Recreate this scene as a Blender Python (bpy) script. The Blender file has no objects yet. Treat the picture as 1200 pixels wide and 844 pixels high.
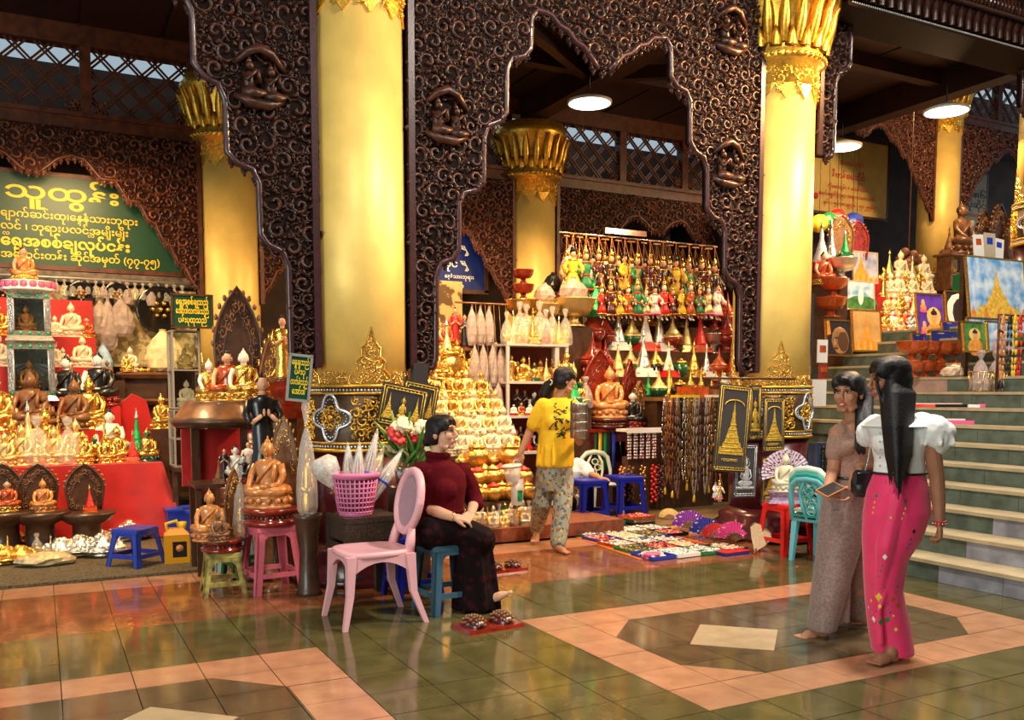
import bpy, math, random
from math import sin, cos, pi, radians, sqrt, atan2, tan, hypot
from mathutils import Vector as V, Matrix as Mx

scn = bpy.context.scene
COL = scn.collection
rnd = random.Random(7)

# ------------------------------------------------------------------ camera, sky, lights, exposure
EYE = V((0.0, 0.0, 1.45)); YAW = radians(27.5); TILT = radians(4.6); FPX = 1061.5
PPY = 458 + FPX * tan(TILT)
cam_d = bpy.data.cameras.new('camera'); cam = bpy.data.objects.new('camera', cam_d); COL.objects.link(cam)
cam.location = EYE; cam.rotation_euler = (pi / 2 - TILT, 0, -YAW)
cam_d.sensor_width = 36; cam_d.sensor_fit = 'HORIZONTAL'; cam_d.lens = 36 * FPX / 1200
cam_d.shift_y = (PPY - 422) / 1200; cam_d.clip_start = 0.05
scn.camera = cam

scn.view_settings.view_transform = 'Standard'; scn.view_settings.look = 'None'
scn.view_settings.gamma = 1; scn.view_settings.use_curve_mapping = False
scn.view_settings.exposure = -0.08

wd = bpy.data.worlds.new('sky'); scn.world = wd; wd.use_nodes = True
bg = wd.node_tree.nodes['Background']; bg.inputs['Color'].default_value = (0.62, 0.80, 0.92, 1); bg.inputs['Strength'].default_value = 0.6


def area(name, loc, target, size, power, col, size_y=None, spread=None):
    d = bpy.data.lights.new(name, 'AREA'); d.energy = power; d.color = col
    d.shape = 'RECTANGLE' if size_y else 'DISK'; d.size = size
    if size_y: d.size_y = size_y
    if spread: d.spread = spread
    o = bpy.data.objects.new(name, d); COL.objects.link(o); o.location = loc
    o.rotation_euler = (V(target) - V(loc)).to_track_quat('-Z', 'Y').to_euler()
    return o


WARM = (1.0, 0.63, 0.30); WARMER = (1.0, 0.52, 0.2); NEUT = (1.0, 0.9, 0.78); DAY = (0.95, 1.0, 0.86)
# daylight entering the hall from its open left side, behind the camera
area('daylight_opening', (-6.5, -1.0, 3.0), (2.2, 6.8, 2.4), 5.0, 560, DAY, 3.6)
# lamps of the hall, hung under its roof, then one added warm fill
area('hall_lamp', (4.4, 3.5, 5.6), (4.3, 3.6, 0), 0.45, 360, NEUT)
area('hall_lamp.001', (0.6, 2.6, 5.6), (1.0, 3.4, 0), 0.5, 140, NEUT)
area('hall_lamp.002', (8.2, 3.2, 6.0), (8.0, 4.6, 0.6), 0.6, 190, NEUT)
area('warm_column_fill', (7.6, 5.4, 5.0), (2.3, 6.6, 2.2), 0.5, 150, WARMER, None, 1.6)  # added fill, no lamp of the hall: warms the thick column's right side
# lamps of the stalls, hung under the stall ceilings behind the carved arches
area('stall_lamp', (0.0, 8.0, 4.3), (0.2, 9.8, 0.6), 0.9, 160, WARM, None, 2.3)
area('stall_lamp.001', (4.2, 8.0, 4.3), (4.4, 9.8, 0.8), 0.9, 145, WARM, None, 2.3)
area('stall_lamp.002', (6.4, 9.7, 4.4), (6.0, 10.2, 0.8), 0.6, 80, WARM, None, 2.3)
area('stall_lamp.003', (10.3, 7.6, 4.75), (9.0, 8.6, 1.8), 0.7, 180, WARM)
area('stall_lamp.004', (10.4, 9.7, 4.75), (11.0, 10.2, 1.8), 0.6, 80, WARM)
area('stall_lamp.005', (0.4, 11.0, 3.9), (0.4, 12.0, 1.0), 0.8, 50, WARM)
area('stall_lamp.007', (14.2, 9.4, 6.6), (14.0, 10.4, 3.0), 0.8, 200, WARM)
area('stall_lamp.006', (4.6, 11.2, 3.6), (4.8, 12.0, 1.2), 0.8, 50, WARM)


# ------------------------------------------------------------------ materials
def mat(name, col, rough=0.5, metal=0.0, var=0.0, scale=12.0, bump=0.0, bscale=80.0, coat=0.0, trans=0.0,
        emit=0.0, alpha=1.0, col2=None, sheen=0.0, spec=None):
    m = bpy.data.materials.new(name); m.use_nodes = True
    nt = m.node_tree; b = nt.nodes['Principled BSDF']
    b.inputs['Base Color'].default_value = (*col, 1); b.inputs['Roughness'].default_value = rough
    b.inputs['Metallic'].default_value = metal
    if coat: b.inputs['Coat Weight'].default_value = coat; b.inputs['Coat Roughness'].default_value = 0.08
    if trans: b.inputs['Transmission Weight'].default_value = trans
    if alpha < 1: b.inputs['Alpha'].default_value = alpha
    if sheen: b.inputs['Sheen Weight'].default_value = sheen
    if spec is not None: b.inputs['Specular IOR Level'].default_value = spec
    if emit:
        b.inputs['Emission Color'].default_value = (*col, 1); b.inputs['Emission Strength'].default_value = emit
    tc = None
    if var or bump or col2:
        tc = nt.nodes.new('ShaderNodeTexCoord')
    if var or col2:
        n = nt.nodes.new('ShaderNodeTexNoise'); n.inputs['Scale'].default_value = scale; n.inputs['Detail'].default_value = 4
        r = nt.nodes.new('ShaderNodeValToRGB')
        c2 = col2 if col2 else tuple(min(1, c * (1 + var)) for c in col)
        c1 = col if col2 else tuple(c * (1 - var) for c in col)
        r.color_ramp.elements[0].color = (*c1, 1); r.color_ramp.elements[1].color = (*c2, 1)
        r.color_ramp.elements[0].position = 0.35; r.color_ramp.elements[1].position = 0.65
        nt.links.new(tc.outputs['Object'], n.inputs['Vector']); nt.links.new(n.outputs['Fac'], r.inputs['Fac'])
        nt.links.new(r.outputs['Color'], b.inputs['Base Color'])
    if bump:
        n2 = nt.nodes.new('ShaderNodeTexNoise'); n2.inputs['Scale'].default_value = bscale; n2.inputs['Detail'].default_value = 3
        bp = nt.nodes.new('ShaderNodeBump'); bp.inputs['Strength'].default_value = bump; bp.inputs['Distance'].default_value = 0.01
        nt.links.new(tc.outputs['Object'], n2.inputs['Vector']); nt.links.new(n2.outputs['Fac'], bp.inputs['Height'])
        nt.links.new(bp.outputs['Normal'], b.inputs['Normal'])
    return m


def pattern_mat(name, ca, cb, scale=30, rough=0.6, kind='voronoi', thr=0.35, metal_b=0.0):
    """two-colour printed or woven pattern"""
    m = bpy.data.materials.new(name); m.use_nodes = True; nt = m.node_tree; b = nt.nodes['Principled BSDF']
    tc = nt.nodes.new('ShaderNodeTexCoord')
    if kind == 'voronoi':
        n = nt.nodes.new('ShaderNodeTexVoronoi'); n.inputs['Scale'].default_value = scale; out = n.outputs['Distance']
    else:
        n = nt.nodes.new('ShaderNodeTexNoise'); n.inputs['Scale'].default_value = scale; n.inputs['Detail'].default_value = 3; out = n.outputs['Fac']
    r = nt.nodes.new('ShaderNodeValToRGB'); r.color_ramp.elements[0].position = thr - 0.03; r.color_ramp.elements[1].position = thr + 0.03
    r.color_ramp.elements[0].color = (*cb, 1); r.color_ramp.elements[1].color = (*ca, 1)
    nt.links.new(tc.outputs['Object'], n.inputs['Vector']); nt.links.new(out, r.inputs['Fac'])
    nt.links.new(r.outputs['Color'], b.inputs['Base Color']); b.inputs['Roughness'].default_value = rough
    if metal_b: b.inputs['Metallic'].default_value = metal_b
    return m


MT = dict(
    gold_paint=mat('gold_paint', (0.86, 0.60, 0.16), 0.46, 0.2, 0.10, 3, 0.10, 26),
    gold_relief=mat('gold_relief', (0.78, 0.45, 0.06), 0.34, 0.8, 0.25, 30, 0.2, 60),
    gilt=mat('gilt', (0.86, 0.53, 0.13), 0.2, 0.9, 0.15, 40, 0.25, 90),
    brass=mat('brass', (0.80, 0.48, 0.12), 0.25, 0.9, 0.2, 30),
    pale_gold=mat('pale_gold', (0.84, 0.64, 0.27), 0.26, 0.72, 0.2, 40, 0.4, 70),
    silver=mat('silver', (0.82, 0.78, 0.70), 0.2, 0.92, 0.15, 40, 0.3, 90),
    steel=mat('steel', (0.62, 0.64, 0.66), 0.22, 0.95, 0.05, 20),
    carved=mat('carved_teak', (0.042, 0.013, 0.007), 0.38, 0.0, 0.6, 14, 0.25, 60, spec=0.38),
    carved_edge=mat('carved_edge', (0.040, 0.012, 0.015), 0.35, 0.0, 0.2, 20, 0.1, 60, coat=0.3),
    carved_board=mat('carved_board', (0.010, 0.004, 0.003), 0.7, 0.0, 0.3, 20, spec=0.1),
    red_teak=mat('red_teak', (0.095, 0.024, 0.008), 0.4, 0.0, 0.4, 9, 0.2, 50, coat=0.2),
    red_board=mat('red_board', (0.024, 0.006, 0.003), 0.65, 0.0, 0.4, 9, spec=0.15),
    ceiling=mat('ceiling_board', (0.022, 0.005, 0.003), 0.5, 0.0, 0.4, 4),
    maroon=mat('maroon_lacquer', (0.07, 0.007, 0.010), 0.28, 0.0, 0.25, 10, coat=0.4),
    red_lacquer=mat('red_lacquer', (0.24, 0.020, 0.008), 0.16, 0.0, 0.3, 12, coat=0.8),
    orange_lacquer=mat('orange_lacquer', (0.46, 0.075, 0.012), 0.2, 0.0, 0.25, 12, coat=0.6),
    black_lacquer=mat('black_lacquer', (0.012, 0.011, 0.010), 0.14, 0.0, 0.2, 20, coat=0.8),
    green_lacquer=mat('green_lacquer', (0.01, 0.11, 0.04), 0.16, 0.0, 0.2, 20, coat=0.8),
    band=mat('ornament_band', (0.055, 0.026, 0.010), 0.4, 0.2, 0.3, 40),
    mosaic=mat('mirror_bead', (0.72, 0.74, 0.78), 0.18, 0.6, 0.1, 60),
    t_green=mat('tile_green', (0.092, 0.082, 0.030), 0.10, 0.0, 0.20, 6, 0.03, 7),
    t_peach=mat('tile_peach', (0.44, 0.222, 0.122), 0.13, 0.0, 0.12, 8, 0.03, 7),
    t_brown=mat('tile_dark_brown', (0.095, 0.066, 0.034), 0.12, 0.0, 0.22, 7, 0.03, 7),
    t_rust=mat('tile_rust', (0.24, 0.092, 0.036), 0.10, 0.0, 0.2, 7, 0.03, 7),
    t_stone=mat('tile_stone', (0.42, 0.33, 0.20), 0.18, 0.0, 0.1, 9, 0.03, 7),
    grout=mat('grout', (0.06, 0.05, 0.025), 0.7),
    s_green=mat('stair_slate', (0.085, 0.115, 0.088), 0.5, 0.0, 0.3, 8, 0.1, 40),
    s_blue=mat('stair_pale_slab', (0.24, 0.25, 0.29), 0.45, 0.0, 0.3, 6, 0.1, 40),
    s_tread=mat('stair_tread', (0.44, 0.36, 0.22), 0.4, 0.0, 0.15, 6, 0.06, 40),
    s_pink=mat('stair_pink_slab', (0.42, 0.27, 0.22), 0.45, 0.0, 0.15, 6),
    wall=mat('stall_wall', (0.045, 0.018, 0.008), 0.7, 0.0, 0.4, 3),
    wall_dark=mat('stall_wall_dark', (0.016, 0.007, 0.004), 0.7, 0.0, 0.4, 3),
    wood=mat('brown_wood', (0.20, 0.085, 0.03), 0.4, 0.0, 0.35, 10, 0.1, 40, coat=0.2),
    wood_dark=mat('dark_wood', (0.06, 0.025, 0.012), 0.4, 0.0, 0.3, 10, 0.1, 40, coat=0.2),
    wood_orange=mat('varnished_wood', (0.62, 0.235, 0.06), 0.25, 0.0, 0.25, 14, 0.15, 30, coat=0.8),
    red_cloth=mat('red_cloth', (0.44, 0.006, 0.006), 0.55, 0.0, 0.12, 6, sheen=0.2),
    white_cloth=mat('white_cloth', (0.80, 0.76, 0.70), 0.8),
    alabaster=mat('alabaster', (0.74, 0.67, 0.48), 0.35, 0.0, 0.06, 10, coat=0.2),
    white_paint=mat('white_paint', (0.86, 0.82, 0.76), 0.4),
    skin_paint=mat('painted_skin', (0.74, 0.40, 0.24), 0.4),
    black=mat('black_paint', (0.010, 0.010, 0.012), 0.3, coat=0.3),
    red=mat('red_paint', (0.60, 0.02, 0.015), 0.35),
    green=mat('green_paint', (0.02, 0.20, 0.07), 0.35),
    green_foil=mat('green_foil', (0.02, 0.42, 0.12), 0.3, 0.4, 0.4, 40, 0.5, 60),
    blue=mat('blue_paint', (0.02, 0.05, 0.42), 0.35),
    pink=mat('pink_paint', (0.80, 0.12, 0.30), 0.4),
    yellow=mat('yellow_paint', (0.80, 0.52, 0.03), 0.45),
    sign_green=mat('sign_green', (0.002, 0.055, 0.024), 0.4, 0.0, 0.1, 5),
    sign_letter=mat('sign_letter', (0.85, 0.60, 0.03), 0.5),
    sign_blue=mat('sign_blue', (0.006, 0.020, 0.16), 0.4, 0.0, 0.15, 5),
    sign_yellow=mat('sign_cream', (0.62, 0.44, 0.12), 0.6, 0.0, 0.1, 4),
    sign_white=mat('sign_white', (0.50, 0.42, 0.30), 0.6, 0.0, 0.1, 4),
    letter_white=mat('letter_white', (0.85, 0.85, 0.85), 0.6),
    letter_red=mat('letter_red', (0.55, 0.02, 0.02), 0.6),
    letter_black=mat('letter_black', (0.03, 0.03, 0.04), 0.6),
    frame_grey=mat('frame_grey', (0.42, 0.40, 0.37), 0.4, 0.5),
    lamp=mat('lamp_glow', (1.0, 0.93, 0.80), 0.5, emit=9.0),
    glass=mat('cabinet_glass', (0.85, 0.95, 0.92), 0.03, 0.0, trans=1.0),
    film=mat('clear_wrap', (0.95, 0.93, 0.88), 0.12, 0.0, 0, alpha=0.26, bump=0.8, bscale=45, spec=0.9),
    film_white=mat('milky_wrap', (0.50, 0.41, 0.38), 0.22, 0.0, 0.2, 22, 0.8, 40, alpha=0.7),
    rug=mat('mottled_rug', (0.055, 0.042, 0.020), 0.95, 0.0, 0, 60, 0.8, 120, col2=(0.16, 0.12, 0.06)),
    wicker=pattern_mat('dark_wicker', (0.028, 0.018, 0.012), (0.085, 0.055, 0.035), 90, 0.45),
)


# ------------------------------------------------------------------ mesh builder
class MB:
    def __init__(s): s.v = []; s.f = []; s.mi = []; s.sm = []

    def add(s, vs, fs, M=None, smooth=True, mi=0):
        o = len(s.v)
        if M is not None: vs = [M @ V(p) for p in vs]
        s.v += [tuple(p) for p in vs]
        for f in fs:
            s.f.append([i + o for i in f]); s.mi.append(mi); s.sm.append(smooth)
        return s

    def box(s, c, d, M=None, mi=0):
        x, y, z = c; a, b, e = d[0] / 2, d[1] / 2, d[2] / 2
        vs = [(x + i * a, y + j * b, z + k * e) for k in (-1, 1) for j in (-1, 1) for i in (-1, 1)]
        return s.add(vs, [(0, 2, 3, 1), (4, 5, 7, 6), (0, 1, 5, 4), (2, 6, 7, 3), (0, 4, 6, 2), (1, 3, 7, 5)], M, False, mi)

    def frustum(s, c, d0, d1, h, M=None, mi=0):
        """box of base size d0 at c (bottom centre) and top size d1"""
        x, y, z = c; vs = []
        for (dx, dy), zz in ((d0, z), (d1, z + h)):
            for j in (-1, 1):
                for i in (-1, 1): vs.append((x + i * dx / 2, y + j * dy / 2, zz))
        return s.add(vs, [(0, 2, 3, 1), (4, 5, 7, 6), (0, 1, 5, 4), (2, 6, 7, 3), (0, 4, 6, 2), (1, 3, 7, 5)], M, False, mi)

    def lathe(s, prof, n=16, M=None, smooth=True, mi=0, sx=1, sy=1):
        vs = []; fs = []
        for r, z in prof:
            for k in range(n):
                a = 2 * pi * k / n; vs.append((r * cos(a) * sx, r * sin(a) * sy, z))
        for i in range(len(prof) - 1):
            for k in range(n):
                k2 = (k + 1) % n
                fs.append((i * n + k, i * n + k2, (i + 1) * n + k2, (i + 1) * n + k))
        if prof[0][0] > 1e-5: fs.append(tuple(reversed(range(n))))
        if prof[-1][0] > 1e-5: fs.append(tuple(range((len(prof) - 1) * n, len(prof) * n)))
        return s.add(vs, fs, M, smooth, mi)

    def loft(s, rings, M=None, smooth=True, mi=0, caps=True):
        n = len(rings[0]); vs = [p for r in rings for p in r]; fs = []
        for i in range(len(rings) - 1):
            for k in range(n):
                k2 = (k + 1) % n
                fs.append((i * n + k, i * n + k2, (i + 1) * n + k2, (i + 1) * n + k))
        if caps:
            fs.append(tuple(reversed(range(n)))); fs.append(tuple(range((len(rings) - 1) * n, len(rings) * n)))
        return s.add(vs, fs, M, smooth, mi)

    def tube(s, pts, rad, n=6, M=None, mi=0, caps=True, closed=False, flat=1.0):
        pts = [V(p) for p in pts]; m = len(pts)
        if not isinstance(rad, (list, tuple)): rad = [rad] * m
        rings = []; up = None
        for i, p in enumerate(pts):
            if closed: t = pts[(i + 1) % m] - pts[i - 1]
            else: t = pts[min(i + 1, m - 1)] - pts[max(i - 1, 0)]
            if t.length < 1e-9: t = V((0, 0, 1))
            t.normalize()
            if up is None:
                up = V((0, 0, 1)) if abs(t.z) < 0.9 else V((1, 0, 0))
            side = t.cross(up)
            if side.length < 1e-6: side = t.orthogonal()
            side.normalize(); up = side.cross(t).normalized()
            rings.append([p + side * (cos(2 * pi * k / n) * rad[i]) + up * (sin(2 * pi * k / n) * rad[i] * flat) for k in range(n)])
        if closed:
            rings.append(rings[0]); caps = False
        return s.loft(rings, M, True, mi, caps)

    def prism(s, poly, y0, y1, M=None, mi=0):
        """polygon in the XZ plane, extruded along Y"""
        n = len(poly)
        vs = [(x, y0, z) for x, z in poly] + [(x, y1, z) for x, z in poly]
        fs = [tuple(range(n)), tuple(reversed(range(n, 2 * n)))]
        for i in range(n):
            j = (i + 1) % n; fs.append((i, i + n, j + n, j))
        return s.add(vs, fs, M, False, mi)

    def ell(s, c, r, n=10, m=6, M=None, mi=0):
        if not isinstance(r, (tuple, list)): r = (r, r, r)
        vs = [(c[0], c[1], c[2] - r[2])]; fs = []
        for i in range(1, m):
            t = -pi / 2 + pi * i / m
            for k in range(n):
                a = 2 * pi * k / n
                vs.append((c[0] + r[0] * cos(t) * cos(a), c[1] + r[1] * cos(t) * sin(a), c[2] + r[2] * sin(t)))
        vs.append((c[0], c[1], c[2] + r[2])); top = len(vs) - 1
        for k in range(n):
            k2 = (k + 1) % n
            fs.append((0, 1 + k2, 1 + k)); fs.append((top, 1 + (m - 2) * n + k, 1 + (m - 2) * n + k2))
            for i in range(m - 2):
                fs.append((1 + i * n + k, 1 + i * n + k2, 1 + (i + 1) * n + k2, 1 + (i + 1) * n + k))
        return s.add(vs, fs, M, True, mi)

    def mesh(s, name, mats):
        me = bpy.data.meshes.new(name); me.from_pydata(s.v, [], s.f)
        if not isinstance(mats, (list, tuple)): mats = [mats]
        for m in mats: me.materials.append(MT[m] if isinstance(m, str) else m)
        me.polygons.foreach_set('material_index', s.mi); me.polygons.foreach_set('use_smooth', s.sm)
        me.update(); return me


def tag(o, label=None, cat=None, group=None, kind=None):
    if label: o['label'] = label
    if cat: o['category'] = cat
    if group: o['group'] = group
    if kind: o['kind'] = kind
    return o


def obj(name, mb, mats=None, parent=None, loc=(0, 0, 0), rot=(0, 0, 0), scale=1.0):
    me = mb.mesh(name, mats) if isinstance(mb, MB) else mb
    o = bpy.data.objects.new(name, me); COL.objects.link(o); o.location = loc; o.rotation_euler = rot
    o.scale = (scale,) * 3 if isinstance(scale, (int, float)) else scale
    if parent: o.parent = parent
    return o


def thing(name, label, cat, loc=(0, 0, 0), rz=0.0, group=None, scale=1.0):
    o = bpy.data.objects.new(name, None); COL.objects.link(o); o.location = loc; o.rotation_euler = (0, 0, rz)
    o.scale = (scale,) * 3 if isinstance(scale, (int, float)) else scale
    o.empty_display_size = 0.1
    return tag(o, label, cat, group)


def struct(name, mb, mats, parent=None, loc=(0, 0, 0)):
    o = obj(name, mb, mats, parent, loc); o['kind'] = 'structure'; return o


def dup(root, loc, rz=0.0, label=None, group=None, scale=1.0, rot=None, cat=None):
    def cp(o, par):
        c = o.copy(); COL.objects.link(c)
        if par: c.parent = par
        for ch in KIDS(o): cp(ch, c)
        return c
    r = cp(root, None); r.location = loc; r.rotation_euler = rot if rot else (0, 0, rz)
    r.scale = (scale,) * 3 if isinstance(scale, (int, float)) else scale
    for key in ('label', 'group'):
        if key in r: del r[key]
    if label: r['label'] = label
    if group: r['group'] = group
    if cat: r['category'] = cat
    return r


def KIDS(o): return list(o.children)


class Proto:
    """first use moves the prototype itself, later uses copy it with its parts"""
    def __init__(s, root): s.root = root; s.used = False

    def put(s, loc, rz=0.0, label=None, group=None, scale=1.0, rot=None, cat=None):
        if not s.used:
            s.used = True; r = s.root; r.location = loc; r.rotation_euler = rot if rot else (0, 0, rz)
            r.scale = (scale,) * 3 if isinstance(scale, (int, float)) else scale
            tag(r, label, cat, group); return r
        return dup(s.root, loc, rz, label, group, scale, rot, cat)


# layout aids: a sight line of the photograph met with a wall plane Y or a level z
def ray(px, py):
    f = V((sin(YAW) * cos(TILT), cos(YAW) * cos(TILT), -sin(TILT))); r = V((cos(YAW), -sin(YAW), 0)); u = r.cross(f)
    return f + r * ((px - 600) / FPX) - u * ((py - PPY) / FPX)


def at(px, py, Y):
    d = ray(px, py); return EYE + d * (Y / d.y)


def fl(px, py, z=0.0):
    d = ray(px, py); return EYE + d * ((z - EYE.z) / d.z)


def pxm(p):
    """metres per photo pixel at a point"""
    return (sin(YAW) * p[0] + cos(YAW) * p[1]) / FPX


def T(x, y, z, rz=0.0, rx=0.0, ry=0.0, s=1.0):
    return Mx.Translation((x, y, z)) @ Mx.Rotation(rz, 4, 'Z') @ Mx.Rotation(ry, 4, 'Y') @ Mx.Rotation(rx, 4, 'X') @ Mx.Scale(s, 4)


FACE = -pi / 2   # things built facing -Y

# ------------------------------------------------------------------ floor and its tiles
def clip(poly, nx, ny, c):
    out = []; n = len(poly)
    for i in range(n):
        a = poly[i]; b = poly[(i + 1) % n]; da = nx * a[0] + ny * a[1] - c; db = nx * b[0] + ny * b[1] - c
        if da <= 1e-9: out.append(a)
        if (da < -1e-9 and db > 1e-9) or (da > 1e-9 and db < -1e-9):
            t = da / (da - db); out.append((a[0] + (b[0] - a[0]) * t, a[1] + (b[1] - a[1]) * t))
    return out


floor = struct('floor', MB().box((5.5, 5.0, -0.06), (26, 20, 0.1)), 'grout')
X0, X1, Y0, Y1 = 2.65, 5.49, 3.145, 4.98
XL = [2.65 - 0.326 * k for k in range(14, 0, -1)] + [X0 + (X1 - X0) / 9 * k for k in range(10)] + [5.49 + 0.265, 6.02]
YL = [Y0 - 0.31 * k for k in range(6, 0, -1)] + [Y0 + (Y1 - Y0) / 6 * k for k in range(7)] + [Y1 + 0.31 * k for k in range(1, 4)]
YL += [YL[-1] + 0.305 * k for k in range(1, 5)] + [7.5, 7.82]


def regions(cx, cy):
    for x0 in (X0, X0 - 4.144):
        if x0 < cx < x0 + X1 - X0 and Y0 < cy < Y1: return x0
    return None


tiles = []
for i in range(len(XL) - 1):
    for j in range(len(YL) - 1):
        a, b, c, d = XL[i], XL[i + 1], YL[j], YL[j + 1]
        cx, cy = (a + b) / 2, (c + d) / 2
        g = 0.0025
        q = [(a + g, c + g), (b - g, c + g), (b - g, d - g), (a + g, d - g)]
        x0 = regions(cx, cy)
        if x0 is None:
            m = 't_green' if cy < 5.93 else ('t_rust' if cy < 7.13 else 't_peach')
            tiles.append((q, m))
            continue
        xa, xb, ya, yb = x0 + 0.313, x0 + (X1 - X0) - 0.313, Y0 + 0.306, Y1 - 0.306; k = 0.307
        halves = [(-1, 0, -xa), (1, 0, xb), (0, -1, -ya), (0, 1, yb),
                  (-1, -1, -(xa + ya + k)), (1, 1, xb + yb - k), (-1, 1, yb - xa - k), (1, -1, xb - ya - k)]
        inside = q
        for h in halves:
            inside = clip(inside, *h)
            if len(inside) < 3: break
        if len(inside) >= 3: tiles.append((inside, 't_brown'))
        if len(inside) < 3: tiles.append((q, 't_peach')); continue
        for h in halves:
            o = clip(q, -h[0], -h[1], -h[2])
            if len(o) >= 3 and abs(sum(o[n][0] * o[(n + 1) % len(o)][1] - o[(n + 1) % len(o)][0] * o[n][1] for n in range(len(o)))) > 2e-4:
                tiles.append((o, 't_peach'))
for dx in (3.595, 4.545, 3.595 - 4.144, 4.545 - 4.144):
    tiles.append(([(dx - 0.335, 4.05), (dx, 3.73), (dx + 0.335, 4.05), (dx, 4.37)], 't_stone'))


def inframe(p, m=40):
    d = V((p[0], p[1], p[2] if len(p) > 2 else 0)) - EYE
    f = V((sin(YAW) * cos(TILT), cos(YAW) * cos(TILT), -sin(TILT))); r = V((cos(YAW), -sin(YAW), 0)); u = r.cross(f)
    z = d.dot(f)
    if z < 0.3: return False
    px = 600 + FPX * d.dot(r) / z; py = PPY - FPX * d.dot(u) / z
    return -m < px < 1200 + m and -m < py < 844 + m


single, rest = [], []
for q, m in tiles:
    c = (sum(p[0] for p in q) / len(q), sum(p[1] for p in q) / len(q))
    (single if inframe(c) else rest).append((hypot(*c), q, m))
single.sort(key=lambda t: t[0]); rest += single[298:]; single = single[:298]
jit = random.Random(3)


def tile_mb(q, m, mb):
    n = len(q); z = 0.0012 if m == 't_stone' else 0.0
    dz = jit.uniform(-0.0006, 0.0006)
    vs = [(x, y, z + dz) for x, y in q] + [(x, y, -0.012) for x, y in q]
    fs = [tuple(range(n))] + [(i, i + n, (i + 1) % n + n, (i + 1) % n) for i in range(n)]
    mb.add(vs, fs, None, False)


for _, q, m in single:
    mb = MB(); tile_mb(q, m, mb); obj('tile', mb, m, floor)
byM = {}
for _, q, m in rest: tile_mb(q, m, byM.setdefault(m, MB()))
for m, mb in byM.items(): tag(obj('distant_tiles', mb, m, floor), kind='stuff')
# stall floors behind the tiles
struct('trim_1', MB().box((0.6, 10.65, 0.0), (5.0, 5.7, 0.02)).box((5.4, 10.6, 0.0), (4.6, 5.6, 0.02)), mat('stall_floor', (0.16, 0.10, 0.05), 0.5, 0.0, 0.3, 5))

# ------------------------------------------------------------------ stairs
RISE, GO, NST = 0.16, 0.31, 14
st = thing('staircase', 'wide slate stairway with pale treads rising to the right', 'stairs', (6.02, 0, 0))
for k in range(NST):
    x = k * GO; ya, yb = (0.36, 5.22 if k < 2 else (6.2 if k < 6 else 8.6))
    if k == NST - 1:
        core = MB().box((x + 5.0, 6.9, (k + 1) * RISE / 2 - 0.03), (9.9, 13.4, (k + 1) * RISE - 0.06))
    else:
        core = MB().box((x + GO / 2 + 0.02, (ya + yb) / 2, (k + 1) * RISE / 2 - 0.02), (GO + 0.02, yb - ya, (k + 1) * RISE - 0.04))
    obj('step_core', core, 's_green', st)
    # riser slabs, pale ones towards the near end
    ys = [ya + i * 0.52 for i in range(int((yb - ya) / 0.52) + 1)] + [yb]
    for i in range(len(ys) - 1):
        if ys[i + 1] - ys[i] < 0.05: continue
        pale = ys[i + 1] < 4.6 and k < 3
        m = 's_blue' if pale else ('s_pink' if (k == 9 and abs(ys[i] - 6.6) < 0.2) else 's_green')
        obj('riser_slab', MB().box((x - 0.008, (ys[i] + ys[i + 1]) / 2, (k + 0.5) * RISE - 0.012), (0.03, ys[i + 1] - ys[i] - 0.004, RISE - 0.028)), m, st)
    if k < NST - 1:
        obj('tread', MB().box((x + GO / 2 - 0.02, (ya + yb) / 2, (k + 1) * RISE - 0.014), (GO + 0.03, yb - ya, 0.028)), 's_tread', st)
    else:
        obj('landing_slab', MB().box((x + 5.0, 6.9, (k + 1) * RISE - 0.016), (10.0, 13.4, 0.03)), 's_tread', st)

# ------------------------------------------------------------------ carving: volutes laid on any surface
def inpoly(p, poly):
    c = False; n = len(poly)
    for i in range(n):
        a = poly[i]; b = poly[i - 1]
        if (a[1] > p[1]) != (b[1] > p[1]) and p[0] < (b[0] - a[0]) * (p[1] - a[1]) / (b[1] - a[1]) + a[0]: c = not c
    return c


def edgedist(p, poly):
    best = 9; n = len(poly)
    for i in range(n):
        a = poly[i]; b = poly[i - 1]; dx, dy = b[0] - a[0], b[1] - a[1]; L = dx * dx + dy * dy
        t = max(0, min(1, ((p[0] - a[0]) * dx + (p[1] - a[1]) * dy) / L)) if L else 0
        best = min(best, hypot(p[0] - a[0] - t * dx, p[1] - a[1] - t * dy))
    return best


def pack(poly, radii, R, avoid=(), tries=500, dens=0.86):
    xs = [p[0] for p in poly]; ys = [p[1] for p in poly]; out = []; cell = 2.0 * max(radii); grid = {}
    for (x, y, r) in avoid: grid.setdefault((int(x // cell), int(y // cell)), []).append((x, y, r))
    areaest = (max(xs) - min(xs)) * (max(ys) - min(ys))
    for r in radii:
        for _ in range(int(tries * areaest * (0.1 / r))):
            p = (R.uniform(min(xs), max(xs)), R.uniform(min(ys), max(ys)))
            gx, gy = int(p[0] // cell), int(p[1] // cell); ok = True
            for a in (-1, 0, 1):
                for b in (-1, 0, 1):
                    for (x, y, q) in grid.get((gx + a, gy + b), ()):
                        if (x - p[0]) ** 2 + (y - p[1]) ** 2 < ((r + q) * dens) ** 2: ok = False; break
                    if not ok: break
                if not ok: break
            if not ok or not inpoly(p, poly) or edgedist(p, poly) < r * 0.9: continue
            out.append((p[0], p[1], r)); grid.setdefault((gx, gy), []).append((p[0], p[1], r))
    return out


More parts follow.
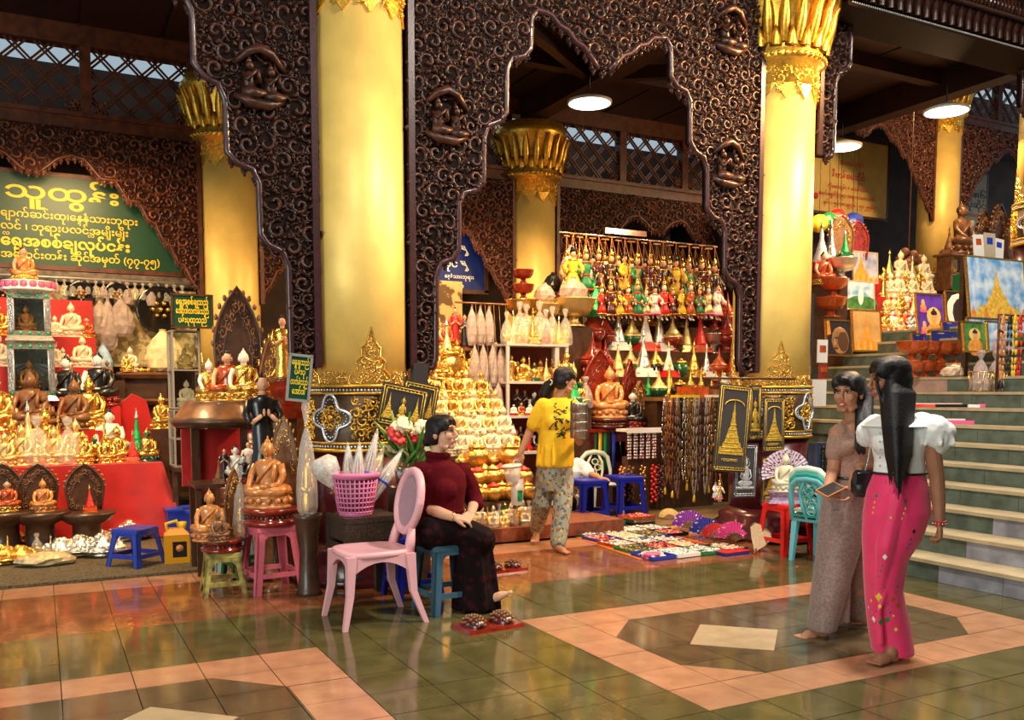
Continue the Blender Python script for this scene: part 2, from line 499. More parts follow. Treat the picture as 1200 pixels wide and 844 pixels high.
def strip(mb, pts, w, h, fn, base=0.0):
    """a raised ridge along 2-D points, half widths w and heights h"""
    n = len(pts); vs = []; fs = []
    for i, p in enumerate(pts):
        a = pts[max(i - 1, 0)]; b = pts[min(i + 1, n - 1)]
        tx, ty = b[0] - a[0], b[1] - a[1]; L = hypot(tx, ty) or 1; nx, ny = -ty / L, tx / L
        for q, d in ((-1, 0), (-0.45, 1), (0.45, 1), (1, 0)):
            vs.append(fn(p[0] + nx * w[i] * q, p[1] + ny * w[i] * q, base + h[i] * d))
    for i in range(n - 1):
        for k in range(3): fs.append((4 * i + k, 4 * i + k + 1, 4 * i + k + 5, 4 * i + k + 4))
    mb.add(vs, fs, None, True)


def volute(mb, x, y, r, R, fn, depth=0.35):
    a0 = R.uniform(0, 2 * pi); s = R.choice((-1, 1)); n = 12; turns = R.uniform(0.85, 1.35)
    pts = []; w = []; h = []
    for i in range(n + 1):
        t = i / n; rr = r * (1.0 - 0.86 * t); a = a0 + s * 2 * pi * turns * t
        pts.append((x + rr * cos(a), y + rr * sin(a))); w.append(r * (0.08 + 0.15 * sin(pi * min(1, t * 1.25) * 0.8))); h.append(r * depth * (0.5 + 0.5 * t))
    strip(mb, pts, w, h, fn)
    for k in range(6):          # leaf tongues springing from the outer turn
        a = a0 + s * (0.4 + 1.0 * k + R.uniform(-0.25, 0.25)); L = r * R.uniform(0.4, 0.75)
        p0 = (x + r * 0.8 * cos(a), y + r * 0.8 * sin(a)); b = a + s * R.uniform(0.5, 1.1)
        p = [p0, (p0[0] + L * 0.5 * cos(b), p0[1] + L * 0.5 * sin(b)), (p0[0] + L * cos(b + s * 0.7), p0[1] + L * sin(b + s * 0.7))]
        strip(mb, p, [r * 0.10, r * 0.19, r * 0.02], [r * depth * 0.5, r * depth * 1.2, r * depth * 0.2], fn)


# ------------------------------------------------------------------ gilded columns
CR = 0.372


def column(x, y, z0, label, ztop=5.3, view=True, front=True):
    c = thing('gilded_column', label, 'column', (x, y, z0))
    H = ztop - z0; a0 = atan2(-y, -x); N = 4; nseg = 48
    cb = H - 1.0
    obj('shaft', MB().lathe([(CR, 1.45), (CR, 2.4), (CR * 0.985, cb + 0.05)], nseg), 'gold_paint', c)
    cap = MB().lathe([(CR * 0.98, cb), (CR * 1.06, cb + 0.02), (CR * 1.06, cb + 0.2), (CR * 1.16, cb + 0.22), (CR * 1.2, cb + 0.26),
                      (CR * 1.16, cb + 0.30), (CR * 1.14, cb + 0.34), (CR * 1.2, cb + 0.5), (CR * 1.36, cb + 0.78), (CR * 1.45, cb + 0.83),
                      (CR * 1.45, cb + 0.9), (CR * 1.32, cb + 0.93), (CR * 1.32, cb + 1.0)], 40)
    cp = obj('capital', cap, 'gold_relief', c)
    # lotus petals round the bell, small leaves below, pendant leaves and a bead ring
    pet = MB(); prof = []
    for i in range(7):
        t = i / 6; w = 0.060 * (1 - 0.9 * t ** 4) * (0.75 + 0.25 * sin(pi * t)); prof.append((w, t))
    rings = []
    for w, t in prof:
        rad = CR * (1.16 + 0.26 * t ** 1.4) + 0.045 * sin(pi * min(t * 1.1, 1)) + (0.03 if t > 0.8 else 0.0); z = cb + 0.36 + 0.45 * t
        rings.append([(rad - 0.03, -w, z), (rad + 0.012, -w * 0.55, z), (rad + 0.03, 0, z), (rad + 0.012, w * 0.55, z), (rad - 0.03, w, z)])
    pet.loft(rings, caps=False); pme = pet.mesh('lotus_petal', 'gold_relief')
    for k in range(20): obj('lotus_petal', pme, parent=cp, rot=(0, 0, 2 * pi * k / 20))
    leaf = MB()
    rings = []
    for i in range(6):
        t = i / 5; w = 0.058 * cos(t * pi / 2) ** 0.7 + 0.002; rad = CR * 1.17 + 0.035 + 0.03 * t; z = cb + 0.33 + 0.17 * t
        rings.append([(rad - 0.03, -w, z), (rad + 0.01, 0, z), (rad - 0.03, w, z)])
    leaf.loft(rings, caps=False); lme = leaf.mesh('small_leaf', 'gold_relief')
    for k in range(20): obj('small_leaf', lme, parent=cp, rot=(0, 0, 2 * pi * (k + 0.5) / 20))
    bead = MB()
    for k in range(44):
        a = 2 * pi * k / 44; bead.ell((CR * 1.2 * cos(a), CR * 1.2 * sin(a), cb + 0.26), 0.024, 6, 4)
    obj('bead_ring', bead, 'gold_relief', cp)
    R = random.Random(int(x * 10) + 5)

    def cyl(rad):
        return lambda u, v, d: ((rad + d) * cos(u / rad), (rad + d) * sin(u / rad), v)
    pend = MB(); m = 12
    for k in range(m):
        u0 = 2 * pi * CR * k / m; hw = pi * CR / m
        poly = [(u0 - hw, cb + 0.2), (u0 + hw, cb + 0.2), (u0 + hw, cb + 0.0), (u0 + hw * 0.55, cb - 0.06), (u0, cb - 0.13), (u0 - hw * 0.55, cb - 0.06), (u0 - hw, cb)]
        fn = cyl(CR)
        pend.add([fn(p[0], p[1], 0.014) for p in poly] + [fn(p[0], p[1], -0.01) for p in poly],
                 [tuple(reversed(range(7)))] + [(i, (i + 1) % 7, (i + 1) % 7 + 7, i + 7) for i in range(7)], None, False)
        for (vx, vy, vr) in ((u0, cb + 0.05, 0.055), (u0 - hw * 0.6, cb + 0.12, 0.045), (u0 + hw * 0.6, cb + 0.12, 0.045), (u0, cb - 0.05, 0.03)):
            volute(pend, vx, vy, vr, R, cyl(CR + 0.014), 0.3)
    obj('pendant_leaves', pend, 'gold_relief', cp)
    # ornament band, its mouldings and medallions
    rb = CR + 0.03
    band = MB().lathe([(rb - 0.01, 0.98), (rb, 1.0), (rb, 1.49), (rb - 0.04, 1.5)], nseg)
    b = obj('ornament_band', band, 'band', c)
    for z, r in ((1.005, 0.016), (1.06, 0.010), (1.43, 0.010), (1.485, 0.014)):
        obj('moulding', MB().tube([((rb + 0.004) * cos(2 * pi * k / nseg), (rb + 0.004) * sin(2 * pi * k / nseg), z) for k in range(nseg)], r, 6, closed=True), 'gold_relief', b)
    beads = MB()
    for z in (1.035, 1.455):
        for k in range(96):
            a = 2 * pi * k / 96; beads.ell((rb * cos(a), rb * sin(a), z), 0.011, 5, 4)
    obj('mirror_beads', beads, 'mosaic', b)
    for k in range(N):
        aM = a0 + radians(-31) + 2 * pi * k / N; aC = aM + radians(46)
        # quatrefoil medallion
        uM = aM * rb; fn = cyl(rb); q = MB(); ring = []
        for i in range(40):
            t = 2 * pi * i / 40; rr = 0.135 + 0.035 * cos(4 * t); ring.append(fn(uM + rr * cos(t) * 0.95, 1.245 + rr * sin(t) * 1.05, 0.012))
        q.tube(ring, 0.011, 5, closed=True)
        for i in range(40):
            t = 2 * pi * i / 40; rr = 0.108 + 0.028 * cos(4 * t); p = fn(uM + rr * cos(t) * 0.95, 1.245 + rr * sin(t) * 1.05, 0.006); q.ell(p, 0.008, 5, 4)
        obj('medallion', q, 'mosaic', b)
        g = MB()
        for i in range(8):
            t = pi * i / 4; volute(g, uM + 0.062 * cos(t), 1.245 + 0.066 * sin(t), 0.028, R, fn, 0.4)
        g.ell(fn(uM, 1.245, 0.004), 0.026, 8, 5)
        for (vx, vy, vr) in pack([(uM + 0.15, 1.08), (uM + 0.15 + 0.32, 1.08), (uM + 0.15 + 0.32, 1.41), (uM + 0.15, 1.41)], (0.042, 0.03, 0.02), R, tries=1500):
            volute(g, vx, vy, vr, R, fn, 0.35)
        obj('gilt_scrolls', g, 'gold_relief', b)
        # crest of filigree rising onto the shaft
        cr = MB(); uC = aC * CR; f2 = cyl(CR)
        pl = [(-0.17, 1.5), (0.17, 1.5), (0.16, 1.56), (0.10, 1.60), (0.115, 1.66), (0.07, 1.70), (0.075, 1.76), (0.035, 1.80), (0.0, 1.92), (-0.035, 1.80), (-0.075, 1.76), (-0.07, 1.70), (-0.115, 1.66), (-0.10, 1.60), (-0.16, 1.56)]
        pl = [(uC + p[0], p[1]) for p in pl]
        for i in range(len(pl)):
            strip(cr, [pl[i], pl[(i + 1) % len(pl)]], [0.008, 0.008], [0.014, 0.014], f2)
        for (vx, vy, vr) in pack(pl, (0.04, 0.028, 0.018), R, tries=2500): volute(cr, vx, vy, vr, R, f2, 0.4)
        # small teeth between the crests
        for i in range(6):
            u = uC + 0.20 + i * (2 * pi * CR / N - 0.40) / 5
            for (dx, dy, vr) in ((0, 0.03, 0.026), (0, 0.075, 0.018), (-0.02, 0.015, 0.014), (0.02, 0.015, 0.014)): volute(cr, u + dx, 1.5 + dy, vr, R, f2, 0.4)
        obj('crest', cr, 'brass', b)
    low = MB().lathe([(0.56, 0), (0.56, 0.05), (0.52, 0.08), (0.54, 0.13), (0.47, 0.17), (0.48, 0.22), (0.425, 0.26), (CR + 0.012, 0.30)], nseg)
    obj('plinth', low, 'maroon', c)
    obj('lower_shaft', MB().lathe([(CR + 0.01, 0.29), (CR + 0.014, 0.98)], nseg), 'maroon', c)
    return c


CX = (2.215, 6.46, 10.86)
column(CX[0], 6.85, 0, 'thick gilded column behind the pink chair and pink basket')
column(CX[1], 6.85, 0, 'gilded column with whole lotus capital beside the velvet hangings')
column(CX[2], 6.85, 2.2, 'gilded column cut by the right frame edge at stair top', 7.4)
BX = (2.2, 6.55, 10.95, 15.5)
column(BX[0], 12.0, 0, 'gilded column beside the long green signboard')
column(BX[1], 12.0, 0, 'gilded column with lotus capital above the bagged goods')
column(BX[3], 12.0, 2.2, 'distant gilded column between two carved arches at upper right', 7.4)

# ------------------------------------------------------------------ lettering
MYAN = lambda c: 0x102b <= ord(c) <= 0x103e


def shape_text(s):
    """put the vowel sign E and the medial RA before the letter they belong to"""
    cl = []
    for ch in s:
        if cl and MYAN(ch): cl[-1] += ch
        else: cl.append(ch)
    out = []
    for c in cl:
        if '\u103c' in c: c = '\u103c' + c.replace('\u103c', '')
        if '\u1031' in c: c = '\u1031' + c.replace('\u1031', '')
        out.append(c)
    return ''.join(out)


def text_mesh(s, width, body, bold=0.0, depth=0.002):
    """lettering in the XZ plane facing -Y, origin at the left end of its baseline; body = height of the round letters"""
    cu = bpy.data.curves.new('lettering', 'FONT'); cu.body = shape_text(s); cu.size = 1; cu.offset = bold; cu.resolution_u = 3
    o = bpy.data.objects.new('lettering', cu); COL.objects.link(o)
    dg = bpy.context.evaluated_depsgraph_get(); dg.update()
    me = bpy.data.meshes.new_from_object(o.evaluated_get(dg)); bpy.data.objects.remove(o); bpy.data.curves.remove(cu)
    xs = [v.co.x for v in me.vertices]; a, b = min(xs), max(xs); sx = width / (b - a); sz = body / 0.52
    for v in me.vertices: v.co = ((v.co.x - a) * sx, -depth, v.co.y * sz)
    me.materials.clear(); return me


def letter(parent, s, p, width, body, m, bold=0.0, rot=(0, 0, 0)):
    me = text_mesh(s, width, body, bold); me.materials.append(MT[m])
    return obj('lettering', me, parent=parent, loc=p, rot=rot)


# ------------------------------------------------------------------ carved arches of the front row
WING = [(0.12, 1.62), (0.20, 1.63), (0.225, 1.70), (0.23, 2.34), (0.27, 2.45), (0.37, 2.49), (0.425, 2.56), (0.43, 2.92), (0.47, 3.01), (0.58, 3.04), (0.645, 3.11), (0.65, 3.46), (0.69, 3.56), (0.79, 3.60), (0.85, 3.68), (0.855, 4.02),
        (0.90, 4.11), (1.01, 4.14), (1.07, 4.21), (1.08, 4.46), (1.13, 4.53), (1.27, 4.51), (1.34, 4.44), (1.42, 4.42), (1.50, 4.34), (1.58, 4.31), (1.66, 4.23), (1.72, 4.16)]
R1 = random.Random(21)


def mirror(prof, W): return [(W - x, z) for x, z in reversed(prof)]


def kneeler(mb, M):
    mb.ell((0, 0, 0.10), (0.05, 0.04, 0.075), 8, 5, M); mb.ell((0, -0.015, 0.205), 0.032, 8, 5, M); mb.lathe([(0.026, 0.225), (0.018, 0.25), (0.004, 0.285)], 6, M)
    mb.tube([(-0.05, 0, 0.03), (0.03, -0.02, 0.02), (0.11, -0.02, 0.03)], [0.04, 0.045, 0.02], 6, M)
    mb.tube([(-0.045, -0.01, 0.15), (-0.02, -0.05, 0.10), (0.04, -0.06, 0.17)], [0.018, 0.016, 0.012], 5, M)
    mb.tube([(0.045, -0.01, 0.15), (0.06, -0.05, 0.10), (0.05, -0.06, 0.17)], [0.018, 0.016, 0.012], 5, M)


def arch_panel(label, x, y, W, prof, ztop, radii, mboard, mcarve, medge, rnd_, figs=(), thick=0.07, edge_r=0.024, keep=None):
    p = thing('carved_arch_panel', label, 'carving', (x, y, 0))
    full = prof + mirror(prof, W)
    poly = [(0.0, full[0][1])] + full + [(W, full[-1][1]), (W, ztop), (0, ztop)]
    if keep: poly = keep(poly)
    h = thick / 2
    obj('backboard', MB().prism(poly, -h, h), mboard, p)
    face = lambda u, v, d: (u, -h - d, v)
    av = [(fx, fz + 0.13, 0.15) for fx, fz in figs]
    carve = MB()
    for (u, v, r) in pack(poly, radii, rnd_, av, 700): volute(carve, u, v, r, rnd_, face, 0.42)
    # sprigs of leaf that break the outline of the lower edge
    for i in range(len(full) - 1):
        a, b = full[i], full[i + 1]; L = hypot(b[0] - a[0], b[1] - a[1])
        if abs(b[0] - a[0]) > 0.4 * abs(b[1] - a[1]) and L < 0.6:
            n = max(1, int(L / 0.06))
            for q in range(n):
                t = (q + 0.5) / n; px, pz = a[0] + (b[0] - a[0]) * t, a[1] + (b[1] - a[1]) * t - 0.02; r = rnd_.uniform(0.026, 0.042)
                carve.ell((px, 0, pz), (r * 0.9, 0.03, r), 8, 5); carve.ell((px, -0.01, pz - r), (r * 0.45, 0.02, r * 0.9), 6, 4); volute(carve, px, pz, r, rnd_, lambda u, v, d: (u, -0.026 - d, v), 0.5)
    tag(obj('scroll_carving', carve, mcarve, p), kind='stuff')
    e = MB()
    runs = []; cur = [full[0]]
    for i in range(1, len(full)):
        if i == len(prof): runs.append(cur); cur = []
        cur.append(full[i])
    runs.append(cur)
    for run in runs:
        pts = []
        for i in range(len(run) - 1):
            a, b = run[i], run[i + 1]; n = max(1, int(hypot(b[0] - a[0], b[1] - a[1]) / 0.05))
            for q in range(n): pts.append((a[0] + (b[0] - a[0]) * q / n, -h, a[1] + (b[1] - a[1]) * q / n))
        pts.append((run[-1][0], -h, run[-1][1]))
        e.tube(pts, [edge_r * (1.0 + 0.12 * (k % 2)) for k in range(len(pts))], 6)
    obj('edge_moulding', e, medge, p)
    for sx in (0.03, W - 0.03): obj('side_moulding', MB().box((sx, -h - 0.012, (full[0][1] + ztop) / 2), (0.05, 0.045, ztop - full[0][1])), medge, p)
    for k, (fx, fz) in enumerate(figs):
        kn = MB(); kneeler(kn, T(fx - 0.075, -h - 0.03, fz)); obj('kneeling_figure', kn, mcarve, p)
        kn = MB(); kneeler(kn, T(fx + 0.075, -h - 0.03, fz - 0.01, s=0.92)); obj('kneeling_figure', kn, mcarve, p)
        cl = MB()
        cl.tube([(fx - 0.17, -h - 0.02, fz + 0.22), (fx - 0.08, -h - 0.05, fz + 0.30), (fx, -h - 0.05, fz + 0.33), (fx + 0.08, -h - 0.05, fz + 0.30), (fx + 0.18, -h - 0.02, fz + 0.2)], [0.02, 0.032, 0.036, 0.032, 0.018], 6)
        cl.tube([(fx - 0.18, -h - 0.02, fz), (fx - 0.08, -h - 0.04, fz - 0.04), (fx + 0.05, -h - 0.04, fz - 0.05), (fx + 0.17, -h - 0.02, fz)], [0.02, 0.04, 0.04, 0.02], 6)
        obj('medallion_frame', cl, mcarve, p)
    return p


FW = CX[1] - CX[0] - 2 * 0.345; FY = 6.69
RAD = (0.075, 0.058, 0.044, 0.034, 0.025, 0.018)
f1 = at(520, 160, FY); f2 = at(848, 212, FY)
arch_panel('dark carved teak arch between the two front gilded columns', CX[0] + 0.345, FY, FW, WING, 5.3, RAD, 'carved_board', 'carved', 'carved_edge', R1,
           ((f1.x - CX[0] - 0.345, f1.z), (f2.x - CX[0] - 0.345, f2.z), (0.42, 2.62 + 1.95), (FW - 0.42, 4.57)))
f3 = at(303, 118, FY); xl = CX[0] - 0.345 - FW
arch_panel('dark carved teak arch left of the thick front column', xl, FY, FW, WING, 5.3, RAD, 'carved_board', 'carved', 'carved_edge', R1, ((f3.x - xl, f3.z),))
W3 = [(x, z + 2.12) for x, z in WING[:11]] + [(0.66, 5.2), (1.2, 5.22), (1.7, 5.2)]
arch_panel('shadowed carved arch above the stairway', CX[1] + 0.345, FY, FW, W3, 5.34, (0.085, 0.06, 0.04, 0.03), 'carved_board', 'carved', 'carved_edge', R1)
# ------------------------------------------------------------------ back row: reddish arches under the lattice windows
BW = [(0.03, 2.55), (0.07, 2.72), (0.13, 2.78), (0.22, 2.98), (0.28, 3.0), (0.38, 3.22), (0.44, 3.24), (0.53, 3.46), (0.6, 3.48), (0.70, 3.7), (0.82, 3.70), (0.95, 3.92), (1.10, 3.92), (1.26, 4.12), (1.4, 4.16), (1.55, 4.10), (1.72, 3.94)]
R2 = random.Random(5)
BY = 11.86
for i, (xa, xb, lab) in enumerate(((-2.15, 2.2, 'reddish carved arch over the long green signboard'), (2.2, 6.55, 'reddish carved arch beside the blue signboard'), (6.55, 10.95, 'reddish carved arch behind the hanging puppets'), (10.95, 15.5, 'reddish carved arch left of the distant column'), (15.5, 20.0, 'reddish carved arch right of the distant column'))):
    W = xb - xa - 0.68; dz = 2.1 if xa > 10 else 0; prof = [(x * W / 3.6, z + dz) for x, z in BW]
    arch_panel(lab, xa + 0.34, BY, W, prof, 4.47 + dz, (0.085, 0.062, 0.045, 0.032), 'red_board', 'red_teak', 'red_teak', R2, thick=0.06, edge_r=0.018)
    bm = thing('lattice_beam', lab.replace('carved arch', 'beam with lattice windows') + ', above the carving', 'beam', (xa, 12, dz))
    L = xb - xa
    obj('beam', MB().box((L / 2, 0, 4.57), (L, 0.22, 0.20)).box((L / 2, -0.12, 4.64), (L, 0.06, 0.05)).box((L / 2, 0, 5.58), (L, 0.2, 0.30)), 'red_teak', bm)
    nw = 3; a0, a1 = 0.4, L - 0.4; ww = (a1 - a0) / nw
    for k in range(nw + 1): obj('post', MB().box((a0 + ww * k, 0, 5.05), (0.12, 0.16, 0.8)), 'red_teak', bm)
    for k in range(nw):
        x0, x1, z0, z1 = a0 + ww * k + 0.06, a0 + ww * (k + 1) - 0.06, 4.67, 5.43
        for sgn in (1, -1):
            for j in range(-4, 8):
                for o in (0, 0.055):
                    # a diagonal slat cut to the window opening
                    c = j * 0.3 + o; pts = []
                    if sgn > 0: xa_, xb_ = x0 + c, x0 + c + (z1 - z0)
                    else: xa_, xb_ = x0 + c + (z1 - z0), x0 + c
                    def zz(x): return z0 + (x - xa_) / (xb_ - xa_) * (z1 - z0)
                    lo, hi = max(min(xa_, xb_), x0), min(max(xa_, xb_), x1)
                    if hi - lo < 0.05: continue
                    p0, p1 = (lo, zz(lo)), (hi, zz(hi)); n = 0.011 * 0.7071 * sgn
                    y_ = 0.012 * sgn
                    obj('lattice_slat', MB().prism([(p0[0] - n, p0[1] + 0.008), (p0[0] + n, p0[1] - 0.008), (p1[0] + n, p1[1] - 0.008), (p1[0] - n, p1[1] + 0.008)], y_ - 0.01, y_ + 0.01), 'red_teak', bm)
        # rosettes in two corners of the window
        ro = MB()
        for cx_ in (x0 + 0.1, x1 - 0.1):
            for q in range(3): volute(ro, cx_ + R2.uniform(-0.04, 0.04), z0 + 0.1 + R2.uniform(-0.05, 0.05), 0.06, R2, lambda u, v, d: (u, -0.03 - d, v), 0.5)
        obj('corner_carving', ro, 'red_teak', bm)

# ------------------------------------------------------------------ ceilings, beams, walls
ce = struct('ceiling', MB().box((3, 9.3, 5.72), (16, 5.5, 0.06)), 'ceiling'); struct('ceiling.002', MB().box((16, 9.3, 7.9), (10.2, 5.5, 0.06)), 'ceiling')
for k in range(17):
    obj('ceiling_plank', MB().box((-4.4 + k * 0.9, 9.3, 5.675), (0.86, 5.4, 0.03)), 'ceiling', ce)
for x in CX + (-2.05,):
    obj('cross_beam', MB().box((x, 9.3, 5.5), (0.26, 5.2, 0.34)), 'ceiling', ce)
for y in (8.4, 10.2):
    obj('purlin', MB().box((3.2, y, 5.58), (15.4, 0.16, 0.18)), 'ceiling', ce)
for x in (0.1, 4.3, 8.6): # slanting braces under the ceiling
    for s in (-1, 1):
        obj('brace', MB().box((0, 0, 0), (2.6, 0.12, 0.16), T(x + s * 1.0, 9.4, 5.5, rz=s * 0.62)), 'ceiling', ce)
obj('front_beam', MB().box((4.5, 6.75, 5.42), (26, 0.3, 0.3)), 'ceiling', ce)
struct('ceiling.001', MB().box((3, -0.2, 6.75), (26, 14, 0.08)), 'ceiling'); struct('wall_unseen_near', MB().box((4.5, -6.6, 3.3), (23, 0.1, 6.8)), 'wall'); struct('wall_unseen_right', MB().box((20.4, -0.6, 4.4), (0.1, 12, 4.6)), 'wall')  # both walls are unseen, added to cut the ambient light in the hall
struct('wall_back', MB().box((3.2, 13.75, 2.65), (15.4, 0.1, 6.2)).box((16, 13.75, 4.0), (10.2, 0.1, 8.0)), 'wall')
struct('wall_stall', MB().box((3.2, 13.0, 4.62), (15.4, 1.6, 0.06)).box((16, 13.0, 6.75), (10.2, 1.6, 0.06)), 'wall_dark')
# eave over the stairway, front edge carved with a row of upright leaves
ev = thing('carved_eave', 'carved eave with a row of upright leaves at top right', 'eave', (0, 0, 0))
ea = at(987, 3, 6.3); ez = ea.z
obj('soffit', MB().box((13.0, 6.55, ez + 0.03), (12.4, 0.5, 0.06)), 'carved_board', ev)
obj('fascia', MB().box((13.0, 6.33, ez + 0.35), (12.4, 0.06, 0.62)), 'carved_board', ev)
lf = MB(); lf.loft([[(-w, -0.004, z), (0, -0.045, z), (w, -0.004, z)] for w, z in ((0.055, 0), (0.062, 0.06), (0.045, 0.13), (0.006, 0.2))], caps=False)
lme = lf.mesh('eave_leaf', 'carved')
for k in range(60): obj('eave_leaf', lme, parent=ev, loc=(6.85 + k * 0.125, 6.30, ez + 0.06))
be = MB()
for k in range(300): be.ell((6.85 + k * 0.03, 6.295, ez + 0.03), 0.012, 5, 3)
obj('bead_row', be, 'frame_grey', ev)
obj('upper_roll', MB().tube([(6.8, 6.27, ez + 0.36), (19, 6.27, ez + 0.36)], 0.075, 10), 'carved_edge', ev)
rb = MB()
for k in range(160): rb.box((6.85 + k * 0.06, 6.2, ez + 0.36), (0.03, 0.03, 0.13))
obj('ribbing', rb, 'carved', ev)
# side wall between the centre stall and the stair shop
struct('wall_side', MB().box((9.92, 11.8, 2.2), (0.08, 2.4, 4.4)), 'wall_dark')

# ------------------------------------------------------------------ round lamps
lampP = thing('ceiling_lamp', '', 'lamp')
obj('housing', MB().lathe([(0.0, 0.10), (0.10, 0.10), (0.2, 0.06), (0.275, 0.03), (0.275, 0.0)], 32), 'white_paint', lampP)
obj('diffuser', MB().lathe([(0.0, -0.012), (0.18, -0.010), (0.255, 0.0), (0.265, 0.012)], 32), 'lamp', lampP)
obj('cable', MB().tube([(0, 0, 0.1), (0, 0, 0.6)], 0.008, 5), 'black', lampP)
LP = Proto(lampP)
LP.put((6.16, 9.76, 4.98), 0, 'round glowing ceiling lamp in the middle of the centre arch')
LP.put((10.3, 7.9, 4.96), 0, 'round glowing ceiling lamp before the distant column')
LP.put((10.45, 9.72, 4.96), 0, 'round glowing ceiling lamp half hidden by the right front column')

# ------------------------------------------------------------------ signboards
def board(name, label, x, y, z, w, h, m, mf, fr=0.04, rz=0.0, d=0.04, cat='sign', ry=0.0, hang=0):
    b = thing(name, label, cat, (x, y, z), rz)
    b.rotation_euler = (0, ry, rz)
    obj('panel', MB().box((w / 2, 0, h / 2), (w, d, h)), m, b)
    for hx in ((w * 0.2, w * 0.8) if hang else ()): obj('hanger', MB().box((hx, 0, (h + hang - z) / 2), (0.02, 0.02, hang - z - h)), mf, b)
    f = MB()
    for c, s in (((w / 2, 0, 0), (w + fr, d + 0.02, fr)), ((w / 2, 0, h), (w + fr, d + 0.02, fr)), ((0, 0, h / 2), (fr, d + 0.02, h)), ((w, 0, h / 2), (fr, d + 0.02, h))): f.box(c, s)
    obj('frame', f, mf, b); return b


SY = 12.15
a = at(219, 323, SY)
gs = board('signboard', 'long green signboard with yellow Burmese lettering under the reddish arch', -2.1, SY, a.z, 4.0, at(0, 199, SY).z - at(0, 311, SY).z, 'sign_green', 'red_teak', 0.05)
obj('lower_rail', MB().box((2.0, -0.03, -0.1), (4.05, 0.1, 0.12)), mat('worn_rail', (0.12, 0.09, 0.07), 0.5, 0, 0.6, 12), gs)
for s, x0, y0, x1, body, bold in (('သူထွန်း', 6, 229.5, 139, 12.5, 0.018), ('ျောက်ဆင်းထု၊နေ့နံသားဘုရား', 1, 252, 161, 5.6, 0.012), ('လ္လင် ၊ ဘုရားပလ္လင်အမျိုးမျိုး'.replace('္လ', ''), 1, 267, 150, 5.6, 0.012),
                             ('ရွှေအစစ်ချလုပ်ငန်း', 1, 286, 152, 8.0, 0.03), ('အစောင်းတန်း ဆိုင်အမှတ် (၇၇-၇၅)', 1, 300.5, 187, 5.6, 0.014)):
    p0 = at(x0, y0, SY - 0.03); p1 = at(x1, y0, SY - 0.03)
    letter(gs, s, (p0.x + 2.1, -0.022, p0.z - a.z), p1.x - p0.x, body * pxm(p0) * 1.05, 'sign_letter', bold)
for px in (3, 103):   # the stacked small letters
    p0 = at(px, 274 + px * 0.04, SY - 0.03); letter(gs, 'လ', (p0.x + 2.1, -0.022, p0.z - a.z), 0.07, 0.03, 'sign_letter', 0.01)

b0 = at(509, 340, 12.1); b1 = at(569, 274, 12.1)
bs = board('signboard', 'dark blue signboard with white lettering left of the capital column', b0.x - 0.5, 12.1, b0.z, b1.x - b0.x + 0.5, b1.z - b0.z, 'sign_blue', 'wood_dark', 0.06, hang=4.48)
for s, x0, y0, x1, body in (('ပုင်', 522, 312, 537, 6), ('နေ့နံသားဘုရား', 522, 325, 556, 3), ('၈၃ ၊ ပန်းပုရုပ်စု', 508, 335, 544, 3.2)):
    p0 = at(x0, y0, 12.05); p1 = at(x1, y0, 12.05); letter(bs, s, (p0.x - b0.x + 0.5, -0.025, p0.z - b0.z), p1.x - p0.x, body * pxm(p0), 'letter_white', 0.015)
em = MB()
for ey in (295, 313):
    for k in range(3):
        p = at(545 + k, ey - 5, 12.05); ox, oz = p.x - b0.x + 0.5, p.z - b0.z
        em.tube([(ox - 0.07, -0.03, oz + 0.02 - k * 0.02), (ox, -0.03, oz + 0.02 - k * 0.03), (ox + 0.04, -0.03, oz - 0.06 - k * 0.02), (ox + 0.01, -0.03, oz - 0.12)], 0.007, 4)
obj('bird_emblem', em, 'letter_white', bs)

c0 = at(950, 240, 12.9); c1 = at(1041, 172, 12.9)
ys = board('signboard', 'cream signboard with red Burmese lettering right of the tall front column', c0.x, 12.9, c0.z - 0.12, c1.x - c0.x, c1.z - c0.z + 0.15, 'sign_yellow', 'wood_dark', 0.05, hang=6.72)
for s, x0, y0, x1, body in (('သပ္ပာယ်သူထွန်း'.replace('္', ''), 985, 192, 1014, 4), ('နိဗ္ဗာန်ဓမ္မဆိုင်'.replace('္ဗ', '').replace('္မ', ''), 976, 207, 1015, 5), ('ကိုစောထွန်း + မသန်းသန်း', 971, 219, 1019, 3), ('အမှတ်-ရွှေတိဂုံဘုရား အရှေ့ဘက်စောင်းတန်း', 960, 227, 1027, 3), ('ဖုန်း ၊ ၅၁၁၈၁၉၄၆ ၊ ၅၁၂၅၆၅', 966, 238, 1027, 3)):
    p0 = at(x0, y0, 12.85); p1 = at(x1, y0 + 2, 12.85); letter(ys, s, (p0.x - c0.x, -0.025, p0.z - c0.z + 0.12), p1.x - p0.x, body * pxm(p0), 'letter_red', 0.015)
p = at(957, 229, 12.85); obj('round_emblem', MB().lathe([(0.06, 0), (0.06, 0.006), (0, 0.006)], 20, T(p.x - c0.x, -0.025, p.z - c0.z + 0.12, rx=pi / 2)), 'letter_red', ys)

